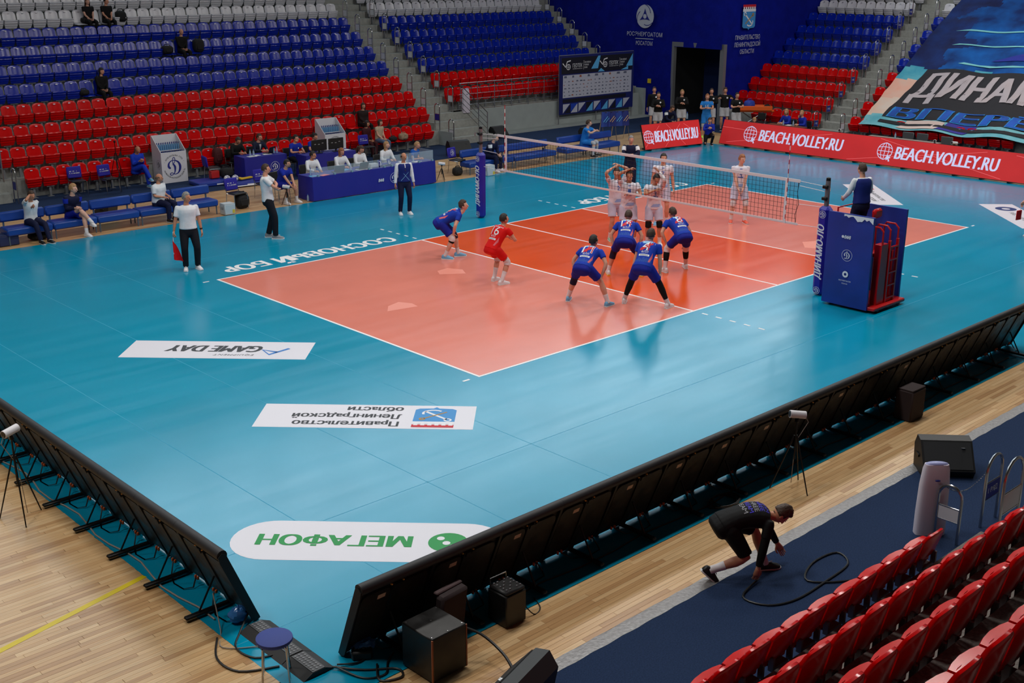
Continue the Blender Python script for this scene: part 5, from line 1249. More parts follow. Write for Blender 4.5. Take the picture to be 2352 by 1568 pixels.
for i in range(nu):
    for j in range(nv):
        q = i * (nv + 1) + j; s_ = j / nv * 1.268 + .03 * noise.noise(V((i * .08, j * .03, 1))); u_ = i / nu
        k = 5 if s_ < .06 else 4 if s_ < .17 else 3 if s_ < .3 else 2 if s_ < .4 else (0 if u_ < .14 + .14 * noise.noise(V((i * .12, j * .1, 4))) else 1)
        fs.append((q, q + nv + 1, q + nv + 2, q + 1)); mi.append(k)
for f_, k in zip(fs, mi): pass
bm_.v = [tuple(p) for p in vs]; bm_.f = [list(f_) for f_ in fs]; bm_.m = mi
bm_.build('banner_cloth', BC, bn, 80)
def bflat(name, polys, mm, lift):
    """lay lettering or shapes given in (metres right, metres up-slope) on the cloth."""
    s = MB()
    for vs_, fs_ in polys:
        out = []
        for p in vs_:
            u = min(max(p[0] / 10.5, 0), 1); sl = p[1] / 12.27; out.append(bpt(sl, u) + V((-.53, 0, .85)) * lift)
        s.add(out, fs_)
    return s.build(name, mm, bn, 0)
def btext(name, txt, mm, cx, cy, w_, h_, lift, shear, bold):
    vs_, fs_ = text_geo(txt, w_, h_, bold=bold, shear=shear, res=1); bmm = bmesh.new(); V_ = [bmm.verts.new((p.x + cx, p.y + cy, 0)) for p in vs_]
    for f_ in fs_:
        try: bmm.faces.new([V_[i] for i in f_])
        except ValueError: pass
    bmesh.ops.triangulate(bmm, faces=bmm.faces[:])
    for it in range(3):
        ed = [e for e in bmm.edges if e.calc_length() > .3]
        if ed: bmesh.ops.subdivide_edges(bmm, edges=ed, cuts=1); bmesh.ops.triangulate(bmm, faces=bmm.faces[:])
    bmm.verts.index_update(); r = ([tuple(v.co[:2]) for v in bmm.verts], [tuple(v.index for v in f.verts) for f in bmm.faces]); bmm.free()
    return bflat(name, [r], mm, lift)
def bgrid(x0, x1, y0, y1, sk=0, n=20, m=6):
    vs_ = [(x0 + (x1 - x0) * i / n + sk * j / m, y0 + (y1 - y0) * j / m) for i in range(n + 1) for j in range(m + 1)]
    return vs_, [(i * (m + 1) + j, (i + 1) * (m + 1) + j, (i + 1) * (m + 1) + j + 1, i * (m + 1) + j + 1) for i in range(n) for j in range(m)]
DKB = M('banner_black', (28, 26, 34), .75); SILV = M('banner_silver', (172, 164, 172), .7, var=(1.5, .4, (196, 176, 174))); BLU2 = M('banner_blue', (10, 78, 176), .7, var=(1.2, .3)); LBL = M('banner_pale_blue', (30, 130, 200), .7)
bflat('letter_backing', [bgrid(.8, 8.6, 1.3, 3.85, .25), bgrid(.7, 9.3, .28, 1.5, .1)], DKB, .035)
for dx_, lf_ in ((-.07, .046), (0, .05), (.07, .054)): btext('banner_lettering', 'ДИНАМО', SILV, 4.25 + dx_, 2.6, 6.2, 2.05, lf_, .06, 0)
for dx_, lf_ in ((-.1, .044), (0, .048), (.1, .052)): btext('banner_lettering_edge', 'ВПЕРЁД', LBL, 4.7 + dx_, .9, 7.4, .95, lf_, .05, 0)
for dx_, lf_ in ((-.05, .056), (0, .06), (.05, .064)): btext('banner_lettering', 'ВПЕРЁД', BLU2, 4.7 + dx_, .9, 7.35, .85, lf_, .05, 0)
for (x0, x1, y0, y1, sk, mm) in ((2.2, 9, 4.2, 4.35, .2, M('banner_aqua_line', (120, 196, 204), .7)), (1.3, 6, 5.6, 5.68, .3, M('banner_aqua_line')), (1.0, 4, 6.6, 6.7, .6, M('banner_aqua_line')), (4.5, 6.5, 5.0, 6.0, 2.0, M('banner_grey_blue', (90, 96, 120), .7)), (5.5, 9.5, 4.4, 5.3, 1.2, M('banner_white', (196, 200, 206), .7)), (3.4, 5.2, 4.7, 5.2, 1.5, M('banner_royal', (26, 40, 150), .7)), (6.6, 9.5, 6.2, 7.4, .8, M('banner_dark', (24, 24, 36), .7)), (1.6, 3.2, .1, .5, .3, M('banner_cream_patch', (214, 192, 186), .7)), (3.2, 4.4, .15, .55, .4, M('banner_violet', (54, 48, 150), .7))):
    bflat('painted_patch', [bgrid(x0, x1, y0, y1, sk, 10, 4)], mm, .03)
# ------------------------------------------------------------------ people
SKINS = {'fair': (206, 150, 126), 'tan': (190, 132, 104), 'pale': (214, 166, 146)}
def skin(k): return M('skin_' + k, SKINS[k], .5, spec=.35, var=(9, .08))
EYE = M('eye_dark', (34, 26, 24), .3); LIPS = M('lips', (166, 88, 80), .5); BROW = M('brow_hair', (50, 36, 28), .8)
def cloth_m(name, col=(128, 128, 128), r=.75): return M('cloth_' + name, col, r, spec=.2, var=(7, .09), bump=(9, .35, .02))
def hair_m(name, col): return M('hair_' + name, col, .6, var=(30, .25), bump=(70, .6, .01))
HAIR = {'brown': hair_m('brown', (62, 42, 30)), 'dark': hair_m('dark', (30, 24, 22)), 'blond': hair_m('blond', (170, 130, 88)), 'grey': hair_m('grey', (134, 132, 130)), 'ginger': hair_m('ginger', (150, 92, 54)), 'bald': hair_m('bald', (104, 84, 72))}
FUSE = []      # (object, extra geometry) meshes that are fused into one surface in a single pass

def ik(a, b, l1, l2, pole):
    d = b - a; L = d.length
    if L > (l1 + l2) * .999: b = a + d.normalized() * (l1 + l2) * .999; d = b - a; L = d.length
    x = (l1 * l1 - l2 * l2 + L * L) / (2 * L); h = math.sqrt(max(l1 * l1 - x * x, 0)); u = d / L
    p = V(pole) - u * V(pole).dot(u)
    if p.length < 1e-5: p = u.orthogonal()
    return a + u * x + p.normalized() * h, b
def rot(v, ax, a): return Matrix.Rotation(a, 3, V(ax)) @ V(v)
def bez(a, b, c, t): return a * (1 - t) ** 2 + b * 2 * t * (1 - t) + c * t * t

class Rig:
    def __init__(s, H=1.8, pel=(0, 0, .93), lean=(0, 0), yaw=0., side=0., hyaw=0., head=(0, 0), lh=None, rh=None, lp=None, rp=None, lf=(0, .11), rf=(0, -.11), fy=(.12, -.12), kp=None, bulk=1., ft=(0, 0)):
        k = s.k = H / 1.8; s.bulk = bulk; X, Y, Z = V((1, 0, 0)), V((0, 1, 0)), V((0, 0, 1))
        s.P = V(pel) if pel[2] > 1.0 or True else None
        s.P = V((pel[0] * k, pel[1] * k, pel[2] * k))
        s.Lp = rot(Y, Z, hyaw); Fp = rot(X, Z, hyaw)
        d1 = rot(rot(Z, s.Lp, lean[0]), Fp, side); s.Ls = rot(rot(Y, Z, hyaw + yaw), Fp, side); Fs = rot(X, Z, hyaw + yaw)
        d2 = rot(rot(Z, s.Ls, lean[0] + lean[1]), Fs, side)
        s.C = s.P + d1 * .25 * k; s.N = s.C + d2 * .27 * k; s.d1, s.d2 = d1, d2
        s.Fs = s.Ls.cross(d2).normalized()
        s.S = {1: s.N + s.Ls * .182 * k * (1 + (bulk - 1) * .5) - d2 * .035 * k, -1: s.N - s.Ls * .182 * k * (1 + (bulk - 1) * .5) - d2 * .035 * k}
        hy, hp = head; fw = rot(X, Z, hyaw + yaw + hy); s.hf = (fw * math.cos(hp) - Z * math.sin(hp)).normalized()
        sd = V((-fw.y, fw.x, 0)); s.hl = sd; s.hu = s.hf.cross(sd).normalized()
        s.nk = s.N + (d2 * .6 + s.hu * .4).normalized() * .058 * k
        s.H = s.nk + s.hu * .105 * k + s.hf * .025 * k
        s.hip = {1: s.P + s.Lp * .092 * k, -1: s.P - s.Lp * .092 * k}
        s.A = {}; s.K = {}; s.fd = {}; s.E = {}; s.W = {}; s.hd = {}
        for sg, f, ya, tz in ((1, lf, fy[0], ft[0]), (-1, rf, fy[1], ft[1])):
            fd = rot(X, Z, ya); s.fd[sg] = (fd, tz)
            a = V((f[0] * k, f[1] * k, (f[2] if len(f) > 2 else 0) * k + .085 * k))
            pole = (kp[0 if sg > 0 else 1] if kp else fd + Z * .15)
            s.K[sg], s.A[sg] = ik(s.hip[sg], a, .44 * k, .43 * k, pole)
        for sg, h, pole in ((1, lh, lp), (-1, rh, rp)):
            sh = s.S[sg]
            if h is None: t_ = sh + V((.05, 0, 0)) * k + s.Ls * sg * .09 * k - Z * .56 * k
            else: t_ = V((h[0] * k, h[1] * k, h[2] * k))
            pl = V(pole) if pole is not None else (-s.Fs + s.Ls * sg * .6 - Z * .3)
            s.E[sg], s.W[sg] = ik(sh, t_, .29 * k, .26 * k, pl)
            s.hd[sg] = (s.W[sg] - s.E[sg]).normalized()
    def spine(s, t):
        if t < 0: return s.P + (s.C - s.P).normalized() * (t * .52 * s.k)
        return bez(s.P, s.P + s.d1 * .29 * s.k, s.N, t)
    def ring(s, t, w_, d_, n=18, pw=2.3, off=0.):
        c = s.spine(t); e = .02; T = (s.spine(min(t + e, 1.02)) - s.spine(t - e)).normalized(); tt = min(max(t, 0), 1)
        L = s.Lp.lerp(s.Ls, tt); L = (L - T * L.dot(T)).normalized(); F = L.cross(T)
        out = []
        for i in range(n):
            a = 2 * PI * i / n; ca, sa = math.cos(a), math.sin(a)
            out.append(c + F * (math.copysign(abs(ca) ** (2 / pw), ca) * d_ * s.k + off * s.k) + L * (math.copysign(abs(sa) ** (2 / pw), sa) * w_ * s.k))
        return out
    def limb(s, a, b, c, prof):
        """points and radii along a-b-c; prof list of (u, r), u in 0..2, bend rounded."""
        P = []; R = []
        for u, r in prof:
            if u <= 1: p = a.lerp(b, u)
            else: p = b.lerp(c, u - 1)
            w_ = max(0, 1 - abs(u - 1) / .18) * .12
            P.append(p.lerp((a + c) / 2, w_ * .35)); R.append(r * s.k)
        return P, R

def torso(mb, rg, g=0., t0=-.1, t1=1.0, bulk=1.):
    pr = [(-.28, .178, .118), (-.2, .182, .128), (-.1, .176, .132), (0, .172, .128), (.12, .16, .12), (.3, .152, .112), (.5, .16, .12), (.68, .176, .126), (.82, .184, .118), (.91, .172, .1), (.97, .12, .084), (1.0, .068, .066)]
    if t0 > -.28: pr = [p for p in pr if p[0] >= t0 - 1e-6]
    pr = [p for p in pr if p[0] <= t1 + 1e-6]
    bw = lambda t: bulk if t < .85 else 1 + (bulk - 1) * .4
    mb.loft([rg.ring(t, (w_ + g) * bw(t), (d_ + g) * (bw(t) * 1.08 if bulk > 1 and t < .5 else bw(t)), 18) for t, w_, d_ in pr])
def hand(mb, rg, sg, curl=.5, mi=0, spread=.12):
    k = rg.k; w_ = rg.W[sg]; d = rg.hd[sg]; side = rg.Ls * sg - d * (rg.Ls * sg).dot(d)
    th = (rg.Fs - d * rg.Fs.dot(d))
    if th.length < .2: th = rg.d2 - d * rg.d2.dot(d)
    th.normalize(); pn = d.cross(th).normalized()   # palm normal
    if pn.dot(rg.Ls * sg) > 0: pn = -pn
    def P(a, b, c): return w_ + (d * a + th * b + pn * c) * k
    mb.loft([[P(a, b * ww, c * hh) for b, c in ((-1, -.4), (-1, .4), (-.4, 1), (.4, 1), (1, .4), (1, -.4), (.4, -1), (-.4, -1))] for a, ww, hh in ((-.02, .026, .02), (.03, .034, .018), (.07, .041, .016), (.1, .038, .013))], mi)
    for i, (b, ln) in enumerate(((.03, .07), (.011, .08), (-.009, .074), (-.028, .058))):
        pts = [P(.085, b, 0)]; ang = 0; q = pts[0]; bd = b * spread * 8
        for j, f in enumerate((.42, .32, .26)):
            ang += curl * (.75 if j == 0 else .95); dv = d * math.cos(ang) + pn * math.sin(ang) + th * bd * .6; q = q + dv.normalized() * ln * f * k * 1.1; pts.append(q)
        mb.tube(pts, [.0092 * k, .009 * k, .008 * k, .0062 * k], 6, True, mi)
    pts = [P(.015, .025, .004), P(.045, .05, .012), P(.075, .06, .018 + .015 * curl), P(.098, .055, .024 + .02 * curl)]
    mb.tube(pts, [.012 * k, .0115 * k, .0095 * k, .007 * k], 6, True, mi)
def head_geo(mb, rg, beard=None, female=False, fine=False):
    """head with jaw, nose, ears, eyes, brows and mouth; materials 0 skin 1 eye 2 lips 3 brow/beard."""
    k = rg.k * .5 + .5; R = Matrix((rg.hf, rg.hl, rg.hu)).transposed(); c = rg.H
    def f(p):
        q = p.copy()
        if p.z < 0:
            j = (-p.z) ** 1.4; q.y *= 1 - .3 * j; q.x = q.x * (1 - .12 * j) + .1 * j
        if p.x > .3: q.y *= 1 - .06 * p.x
        if p.x < 0 and p.z < -.2: q.x *= 1 - .3 * (-p.z - .2)
        return q
    mb.ball(c, (.098 * k, .076 * k, .118 * k), 18, 14, R, 0, f)
    def loc(x, y, z): return c + R @ V((x * k, y * k, z * k))
    mb.tube([loc(.088, 0, .022), loc(.104, 0, -.008), loc(.112, 0, -.028), loc(.09, 0, -.034)], [.008 * k, .011 * k, .014 * k, .008 * k], 8, True, 0)
    for s_ in (-1, 1):
        mb.ball(loc(-.005, s_ * .077, -.008), (.02 * k, .009 * k, .031 * k), 8, 6, R, 0)
        mb.ball(loc(.087, s_ * .032, .012), (.011 * k, .016 * k, .009 * k), 8, 6, R, 1)
        mb.tube([loc(.088, s_ * .015, .03), loc(.088, s_ * .033, .034), loc(.078, s_ * .05, .028)], .0045 * k, 5, True, 3)
    mb.ball(loc(.087, 0, -.064), (.012 * k, .024 * k, .007 * k), 10, 6, R, 2)
    if beard: mb.ball(c + R @ V((.014 * k, 0, -.055 * k)), (.09 * k, .07 * k, .07 * k), 16, 10, R, 3, lambda p: p * (1.03 if p.z < .15 and p.x > -.35 and not (p.x > .8 and -.12 < p.z < .05) else .82))
def hair_geo(mb, rg, style):
    k = rg.k * .5 + .5; R = Matrix((rg.hf, rg.hl, rg.hu)).transposed(); c = rg.H
    amp = .2 if style == 'curly' else .1
    def f(p):
        front = p.x > .3 and p.z < .56; low = p.z < (-.3 if style not in ('long', 'bob', 'pony') else -.55); side = abs(p.y) > .6 and p.z < -.05 and p.x > -.1
        if style == 'bald': hide = p.z > .35 or front or low or side
        elif style in ('long', 'bob', 'pony'): hide = p.x > .25 and p.z < .5 or low
        else: hide = front or low or side
        if hide: return p * .86
        top = 1 + (.13 if style in ('quiff', 'curly') else .05) * max(0, p.z)
        return p * (1.07 + amp * (noise.noise(p * (7 if style == 'curly' else 5)) * .7)) * top
    mb.ball(c + R @ V((-.004, 0, .006)) * k, (.1 * k, .081 * k, .119 * k), 34, 24, R, 0, f)
    def loc(x, y, z): return c + R @ V((x * k, y * k, z * k))
    if style == 'long': mb.loft([[loc(x + a * .035, b * .085 * w_, z) for a, b in ((1.4, -1), (.2, -1.1), (-1, -.6), (-1.2, 0), (-1, .6), (.2, 1.1), (1.4, 1), (.0, .8), (-.3, 0), (.0, -.8))] for x, z, w_ in ((-.03, .05, 1), (-.035, -.06, 1.1), (-.045, -.16, 1.15), (-.05, -.27, 1.0), (-.05, -.33, .6))])
    if style == 'bob': mb.loft([[loc(x + a * .04, b * .085 * w_, z) for a, b in ((1.6, -1), (.2, -1.1), (-1, -.6), (-1.2, 0), (-1, .6), (.2, 1.1), (1.6, 1), (.4, .8), (-.3, 0), (.4, -.8))] for x, z, w_ in ((-.02, .05, 1), (-.02, -.06, 1.08), (-.02, -.12, .95))])
    if style == 'pony': mb.tube([loc(-.09, 0, .05), loc(-.14, 0, .04), loc(-.16, 0, -.05), loc(-.15, 0, -.16)], [.02 * k, .03 * k, .028 * k, .012 * k], 8)
def shoe(par, rg, sg, col, sole):
    k = rg.k; fd, tz = rg.fd[sg]; a = rg.A[sg]; up = V((0, 0, 1))
    if tz: fd2 = rot(fd, V((-fd.y, fd.x, 0)), tz); up = rot(up, V((-fd.y, fd.x, 0)), tz)
    else: fd2 = fd
    sd = up.cross(fd2); o = a - up * .085 * k
    def sec(x, w_, z0, z1): return [o + (fd2 * x + sd * w_ * c_ + up * z) * k for c_, z in ((-1, z0), (-1, z0 + (z1 - z0) * .5), (-.65, z0 + (z1 - z0) * .9), (0, z1), (.65, z0 + (z1 - z0) * .9), (1, z0 + (z1 - z0) * .5), (1, z0), (0, z0))]
    mb = MB(); mb.loft([sec(-.085, .024, .02, .075), sec(-.07, .035, .016, .1), sec(-.02, .038, .016, .115), (sec(.04, .041, .016, .095)), sec(.11, .047, .016, .068), sec(.165, .043, .016, .052), sec(.19, .025, .02, .04)], 0)
    mb.loft([sec(-.092, .028, 0, .024), sec(-.07, .041, 0, .024), sec(0, .043, 0, .022), sec(.11, .052, 0, .022), sec(.17, .046, 0, .024), sec(.2, .025, .006, .026)], 1)
    mb.tube([o + (fd2 * .03 + sd * -.03 + up * .1) * k, o + (fd2 * .07 + up * .096) * k, o + (fd2 * .1 + sd * .02 + up * .082) * k], .005 * k, 5, True, 1)
    return mb.build('shoe', [col, sole], par, 50)

FACED = []
def decal_on(shirt, rg, items): FACED.append((shirt, rg, items))
def person(label, loc, rz, rig, top, bottom, shoes, hair, sk='fair', voxel=.016, extra=(), beard=None, female=False, group=None, curl=.5, hide_legs=False, cat='person', spread=.12):
    """top: (material, sleeve 0..2 along the arm, hem t, vest material or None); bottom: (material, length 0..2, looseness)."""
    t = thing('person', label, cat, loc, rz, group); rg = rig; k = rg.k; sm = skin(sk)
    # body: one fused surface
    b = MB(); torso(b, rg, -.02, -.2, 1.0, rg.bulk); b.tube([rg.N - rg.d2 * .03 * k, rg.nk, rg.H - rg.hu * .05 * k], [.062 * k, .054 * k, .052 * k], 12)
    for sg in (1, -1):
        P, R = rg.limb(rg.S[sg], rg.E[sg], rg.W[sg], ((-.08, .034), (.1, .048), (.35, .05), (.7, .043), (.95, .04), (1.2, .042), (1.5, .037), (1.85, .028), (2.03, .026))); b.tube(P, R, 10)
        P, R = rg.limb(rg.hip[sg], rg.K[sg], rg.A[sg], ((-.05, .085), (.2, .09), (.5, .075), (.8, .061), (1, .056), (1.15, .055), (1.35, .063), (1.6, .05), (1.85, .038), (2.0, .04), (2.08, .038))); b.tube(P, R, 12)
    body = b.build('body', [sm, EYE, LIPS, BROW if not beard else HAIR[beard]], t)
    e = MB(); head_geo(e, rg, beard, female); [hand(e, rg, sg, curl if not isinstance(curl, tuple) else curl[0 if sg > 0 else 1], 0, spread) for sg in (1, -1)]
    FUSE.append((body, voxel * .95, e))
    if hair: h = MB(); hair_geo(h, rg, hair[1]); h.build('hair', HAIR[hair[0]], t, 70)
    # shirt
    sh = MB(); torso(sh, rg, .012, top[2] if len(top) > 2 else -.1, 1.0, rg.bulk); sl = top[1]
    if sl > 0:
        for sg in (1, -1):
            prof = [(-.1, .045), (.05, .06), (.3, .062), (.55, .061), (.8, .056), (1., .053), (1.3, .05), (1.6, .044), (1.92, .037)]
            prof = [(u, r) for u, r in prof if u < sl - .02]; prof.append((sl, prof[-1][1] * (1.0 if sl > 1 else 1.02)))
            P, R = rg.limb(rg.S[sg], rg.E[sg], rg.W[sg], prof); sh.tube(P, R, 12)
    shirt = sh.build('shirt', top[0], t); FUSE.append((shirt, voxel, None))
    if len(top) > 3 and top[3] is not None:
        v_ = MB(); torso(v_, rg, .022, -.08, .98, rg.bulk); vest = v_.build('vest', top[3], t); FUSE.append((vest, voxel, None)); shirt_t = vest
    else: shirt_t = shirt
    # trousers or shorts
    bo = MB(); bl = bottom[1]; lo = bottom[2] if len(bottom) > 2 else 1.
    pr = [(-.3, .13, .09), (-.24, .175, .12), (-.12, .178, .132), (0, .172, .128), (.1, .162, .122)]
    bo.loft([rg.ring(t_, (w_ + .004) * rg.bulk, (d_ + .004) * rg.bulk, 18) for t_, w_, d_ in pr])
    for sg in (1, -1):
        prof = [(-.06, .088), (.1, .1), (.35, .095), (.62, .086), (.85, .078), (1, .072), (1.3, .07), (1.6, .064), (1.9, .06), (2.02, .06)]
        prof = [(u, r * (lo if u > .05 else 1)) for u, r in prof if u < bl - .02]; prof.append((bl, prof[-1][1] * (1.06 if bl < 1.2 else 1)))
        P, R = rg.limb(rg.hip[sg], rg.K[sg], rg.A[sg], prof); bo.tube(P, R, 14)
    pants = bo.build('trousers' if bl > 1.3 else 'shorts', bottom[0], t); FUSE.append((pants, voxel, None))
    for sg in (1, -1):
        if shoes: shoe(t, rg, sg, shoes[0], shoes[1])
    for kind, sg, u0, u1, g, mm in extra:      # sleeves, socks, knee pads
        arm = kind.startswith('arm'); a, b_, c_ = (rg.S, rg.E, rg.W) if arm else (rg.hip, rg.K, rg.A)
        base = [(0, .056), (.35, .05), (.7, .043), (1., .041), (1.2, .042), (1.5, .037), (2., .027)] if arm else [(0, .09), (.5, .075), (.8, .061), (1, .058), (1.15, .057), (1.35, .058), (1.6, .046), (1.85, .037), (2., .039)]
        us = [u0 + (u1 - u0) * i / 8 for i in range(9)]; rr = [float(np.interp(u, [p[0] for p in base], [p[1] for p in base])) + g for u in us]
        rr[0] *= .97; rr[-1] *= .97
        for s_ in ((1, -1) if sg == 0 else (sg,)):
            P, R = rg.limb(a[s_], b_[s_], c_[s_], list(zip(us, rr))); MB().tube(P, R, 12).build(kind.split(':')[-1], mm, t, 60)
    return t, shirt_t, rg
def parts_flush():
    """fuse the limbs and torso of every body and garment into single surfaces, then lay prints on shirts."""
    for o, vx, e in FUSE:
        m = o.modifiers.new('fuse', 'REMESH'); m.mode = 'VOXEL'; m.voxel_size = vx; m.use_smooth_shade = True
        s_ = o.modifiers.new('soft', 'SMOOTH'); s_.iterations = 4; s_.factor = .5
    dg = bpy.context.evaluated_depsgraph_get(); dg.update()
    for o, vx, e in FUSE:
        me = bpy.data.meshes.new_from_object(o.evaluated_get(dg)); mats = list(o.data.materials); old = o.data
        if e is not None:
            n0 = len(me.vertices); vs = [tuple(v.co) for v in me.vertices] + e.v; fs = [tuple(p.vertices) for p in me.polygons]; nf = len(fs); fs += [tuple(i + n0 for i in f) for f in e.f]
            m2 = bpy.data.meshes.new('body'); m2.from_pydata(vs, [], fs); m2.polygons.foreach_set('material_index', [0] * nf + e.m); me = m2
        me.materials.clear(); [me.materials.append(m) for m in mats]
        me.polygons.foreach_set('use_smooth', [True] * len(me.polygons)); me.update()
        o.modifiers.clear(); o.data = me; bpy.data.meshes.remove(old)
    for shirt, rg, items in FACED:
        me = shirt.data; bvh = BVHTree.FromPolygons([v.co for v in me.vertices], [p.vertices for p in me.polygons])
        for (name, geo, t, side, dx, dz, mm, lift, slant) in items:
            c = rg.spine(t); T = (rg.spine(t + .05) - rg.spine(t - .05)).normalized(); L = rg.Lp.lerp(rg.Ls, t); L = (L - T * L.dot(T)).normalized(); F = L.cross(T).normalized()
            xd = L if side == 'back' and False else (-L if side == 'back' else L); n = -F if side == 'back' else F
            if side == 'back': xd = -L
            else: xd = L
            # reading direction: seen from outside, right is n x T reversed
            xd = T.cross(n)
            bmm = bmesh.new(); V_ = [bmm.verts.new((p[0], p[1], 0)) for p in geo[0]]
            for f in geo[1]:
                try: bmm.faces.new([V_[i] for i in f])
                except ValueError: pass
            bmesh.ops.triangulate(bmm, faces=bmm.faces[:])
            for it in range(2):
                ed = [e for e in bmm.edges if e.calc_length() > .06]
                if ed: bmesh.ops.subdivide_edges(bmm, edges=ed, cuts=1); bmesh.ops.triangulate(bmm, faces=bmm.faces[:])
            bmm.verts.index_update(); vs = []; ok = []
            for v in bmm.verts:
                q = c + (xd * (v.co.x + dx) + T * (v.co.y + dz)) * rg.k; h = bvh.ray_cast(q + n * .5, -n, 1.0)
                ok.append(h[0] is not None); vs.append((h[0] + n * lift) if h[0] is not None else q)
            fs = [tuple(v.index for v in f.verts) for f in bmm.faces if all(ok[v.index] for v in f.verts)]; bmm.free()
            if fs: MB().add(vs, fs).build(name, mm, shirt, 0)
def box_geo(w_, h_, sk=0): return [(-w_ / 2 - sk, -h_ / 2), (w_ / 2 - sk, -h_ / 2), (w_ / 2 + sk, h_ / 2), (-w_ / 2 + sk, h_ / 2)], [(0, 1, 2, 3)]

# materials of clothes
JB = cloth_m('jersey_blue', (22, 56, 168)); JBD = cloth_m('jersey_navy', (22, 28, 86)); JR = cloth_m('jersey_red', (212, 18, 18)); SHB = cloth_m('shorts_blue', (24, 34, 140)); JW = cloth_m('jersey_white', (222, 220, 232)); SHW = cloth_m('shorts_pale', (196, 200, 224))
POLO = cloth_m('white_polo', (222, 226, 232)); TRB = cloth_m('black_trousers', (22, 24, 32)); NAVY = cloth_m('navy', (22, 26, 56)); NVEST = cloth_m('navy_vest', (26, 40, 112)); BLK = cloth_m('black', (18, 18, 20)); GREYT = cloth_m('grey_shirt', (158, 156, 160)); ROY = cloth_m('royal_blue', (24, 44, 158)); SKYC = cloth_m('sky_blue', (40, 124, 206)); MAR = cloth_m('maroon', (62, 24, 30)); DKB_ = cloth_m('dark_brown', (38, 28, 28)); BEI = cloth_m('beige', (186, 168, 144)); JEAN = cloth_m('denim', (84, 102, 132)); SUIT = cloth_m('suit_navy', (26, 32, 54)); LGS = cloth_m('light_grey_shorts', (176, 178, 186))
WSH = M('shoe_white', (226, 222, 226), .5); BSH = M('shoe_sky', (110, 170, 210), .5); SOLE = M('sole_white', (224, 224, 226), .6); BLS = M('shoe_black', (20, 20, 22), .5); GRS = M('shoe_mint', (150, 220, 190), .5); NEON = M('shoe_neon', (190, 240, 80), .5); ORS = M('shoe_coral', (232, 92, 66), .5); GRYS = M('shoe_grey', (130, 132, 138), .6); YSO = M('sole_yellow', (232, 190, 70), .5)
SOCK = cloth_m('white_sock', (220, 216, 220)); KPB = cloth_m('black_knee_pad', (18, 18, 20)); KPN = cloth_m('navy_leg_sleeve', (30, 28, 54)); KPW = cloth_m('white_knee_pad', (216, 212, 216)); WRED = M('red_print', (206, 30, 44), .7); LBP = M('pale_blue_print', (130, 190, 232), .7); PNK = M('pink_pattern', (216, 96, 110), .7); TEALP = M('petrol_pattern', (52, 104, 168), .7)

# ---- blue team
def ready(H, fl, fr, back=-.16, z=.80, lean=(.85, .25), head=(0, -.05), yaw=0., hands=True, side=0., hk=.03, **kw):
    """leaning forward, hands on the knees."""
    r = Rig(H, (back, (fl[1] + fr[1]) / 2, z), lean, yaw, side, 0., head, lf=fl, rf=fr, fy=(.25, -.25), **kw)
    if hands:
        k = r.k
        def on(sg): p = r.K[sg] + (r.hip[sg] - r.K[sg]).normalized() * .06 * k + V((.05, sg * .03, .05)) * k; return (p.x / k, p.y / k, p.z / k)
        r = Rig(H, (back, (fl[1] + fr[1]) / 2, z), lean, yaw, side, 0., head, lf=fl, rf=fr, fy=(.25, -.25), lh=on(1), rh=on(-1), lp=(-.2, 1, 0), rp=(-.2, -1, 0), **kw)
    return r
def jersey(sh, rg, num, nm_, red=False):
    it = []
    if not red:
        it += [('band_print', box_geo(.3, .07, .0), .78, 'back', 0, .03, LBP, .003, 0), ('band_print', ([(-.15, -.13), (-.05, -.13), (.15, .05), (.05, .05)], [(0, 1, 2, 3)]), .72, 'back', 0, 0, WRED, .0035, 0)]
        q = MB(); rr = random.Random(num)
        for i in range(16): x = -.14 + i * .019; q.add([(x, -.06, 0), (x + .006, -.06, 0), (x + .006, rr.uniform(-.02, .06), 0), (x, rr.uniform(-.02, .06), 0)], [(0, 1, 2, 3)])
        it.append(('skyline_print', ([p[:2] for p in q.v], q.f), .14, 'back', 0, 0, TEALP, .003, 0))
    if nm_: it.append(('name_lettering', tg(nm_, .04 * len(nm_), .045, bold=.02), .87, 'back', 0, 0, PRINTW, .005, 0))
    it.append(('number_lettering', tg(str(num), .13 if num < 10 else .22, .2, bold=.02), .66, 'back', 0, 0, PRINTW if not red else PRINTW, .006, 0))
    if not red: it.append(('number_shade', tg(str(num), .07 if num < 10 else .12, .19, bold=.0), .66, 'back', .045, 0, WRED, .0068, 0))
    it.append(('sponsor_lettering', tg('ФЛЛ', .13, .05, bold=.0), .42, 'back', 0, 0, PRINTW, .005, 0))
    it.append(('sponsor_bar', box_geo(.2, .04), .3, 'back', 0, 0, PRINTW, .005, 0)); it.append(('bar_print', box_geo(.15, .01), .3, 'back', 0, 0, DARKP, .006, 0))
    it.append(('side_pattern', box_geo(.03, .22, .02), .25, 'back', .14, .0, PNK, .004, 0))
    decal_on(sh, rg, it)
def tg(s, w_, h_, bold=0.):
    vs, fs = text_geo(s, w_, h_, bold=bold, res=1); return [(p.x, p.y) for p in vs], fs
SKT = [('leg:sock', 0, 1.72, 2.04, .007, SOCK)]
# curly player at the left
r = ready(1.95, (.16, .12), (-.12, -.13), -.22, .82, (1.0, .25), (-.1, -.15))
t, sh, rg = person('curly-haired player in blue leaning on his knees near the attack line', (5.28, 6.98, 0), -.72, r, (JB, .55, -.1), (SHB, .78, 1.05), (BSH, SOLE), ('brown', 'curly'), 'pale', extra=SKT + [('leg:knee_pad', 1, .78, 1.2, .012, KPN), ('leg:knee_pad', -1, .72, 1.12, .014, KPW), ('leg:sleeve', -1, 1.12, 1.22, .008, KPB)]); jersey(sh, rg, 3, '')
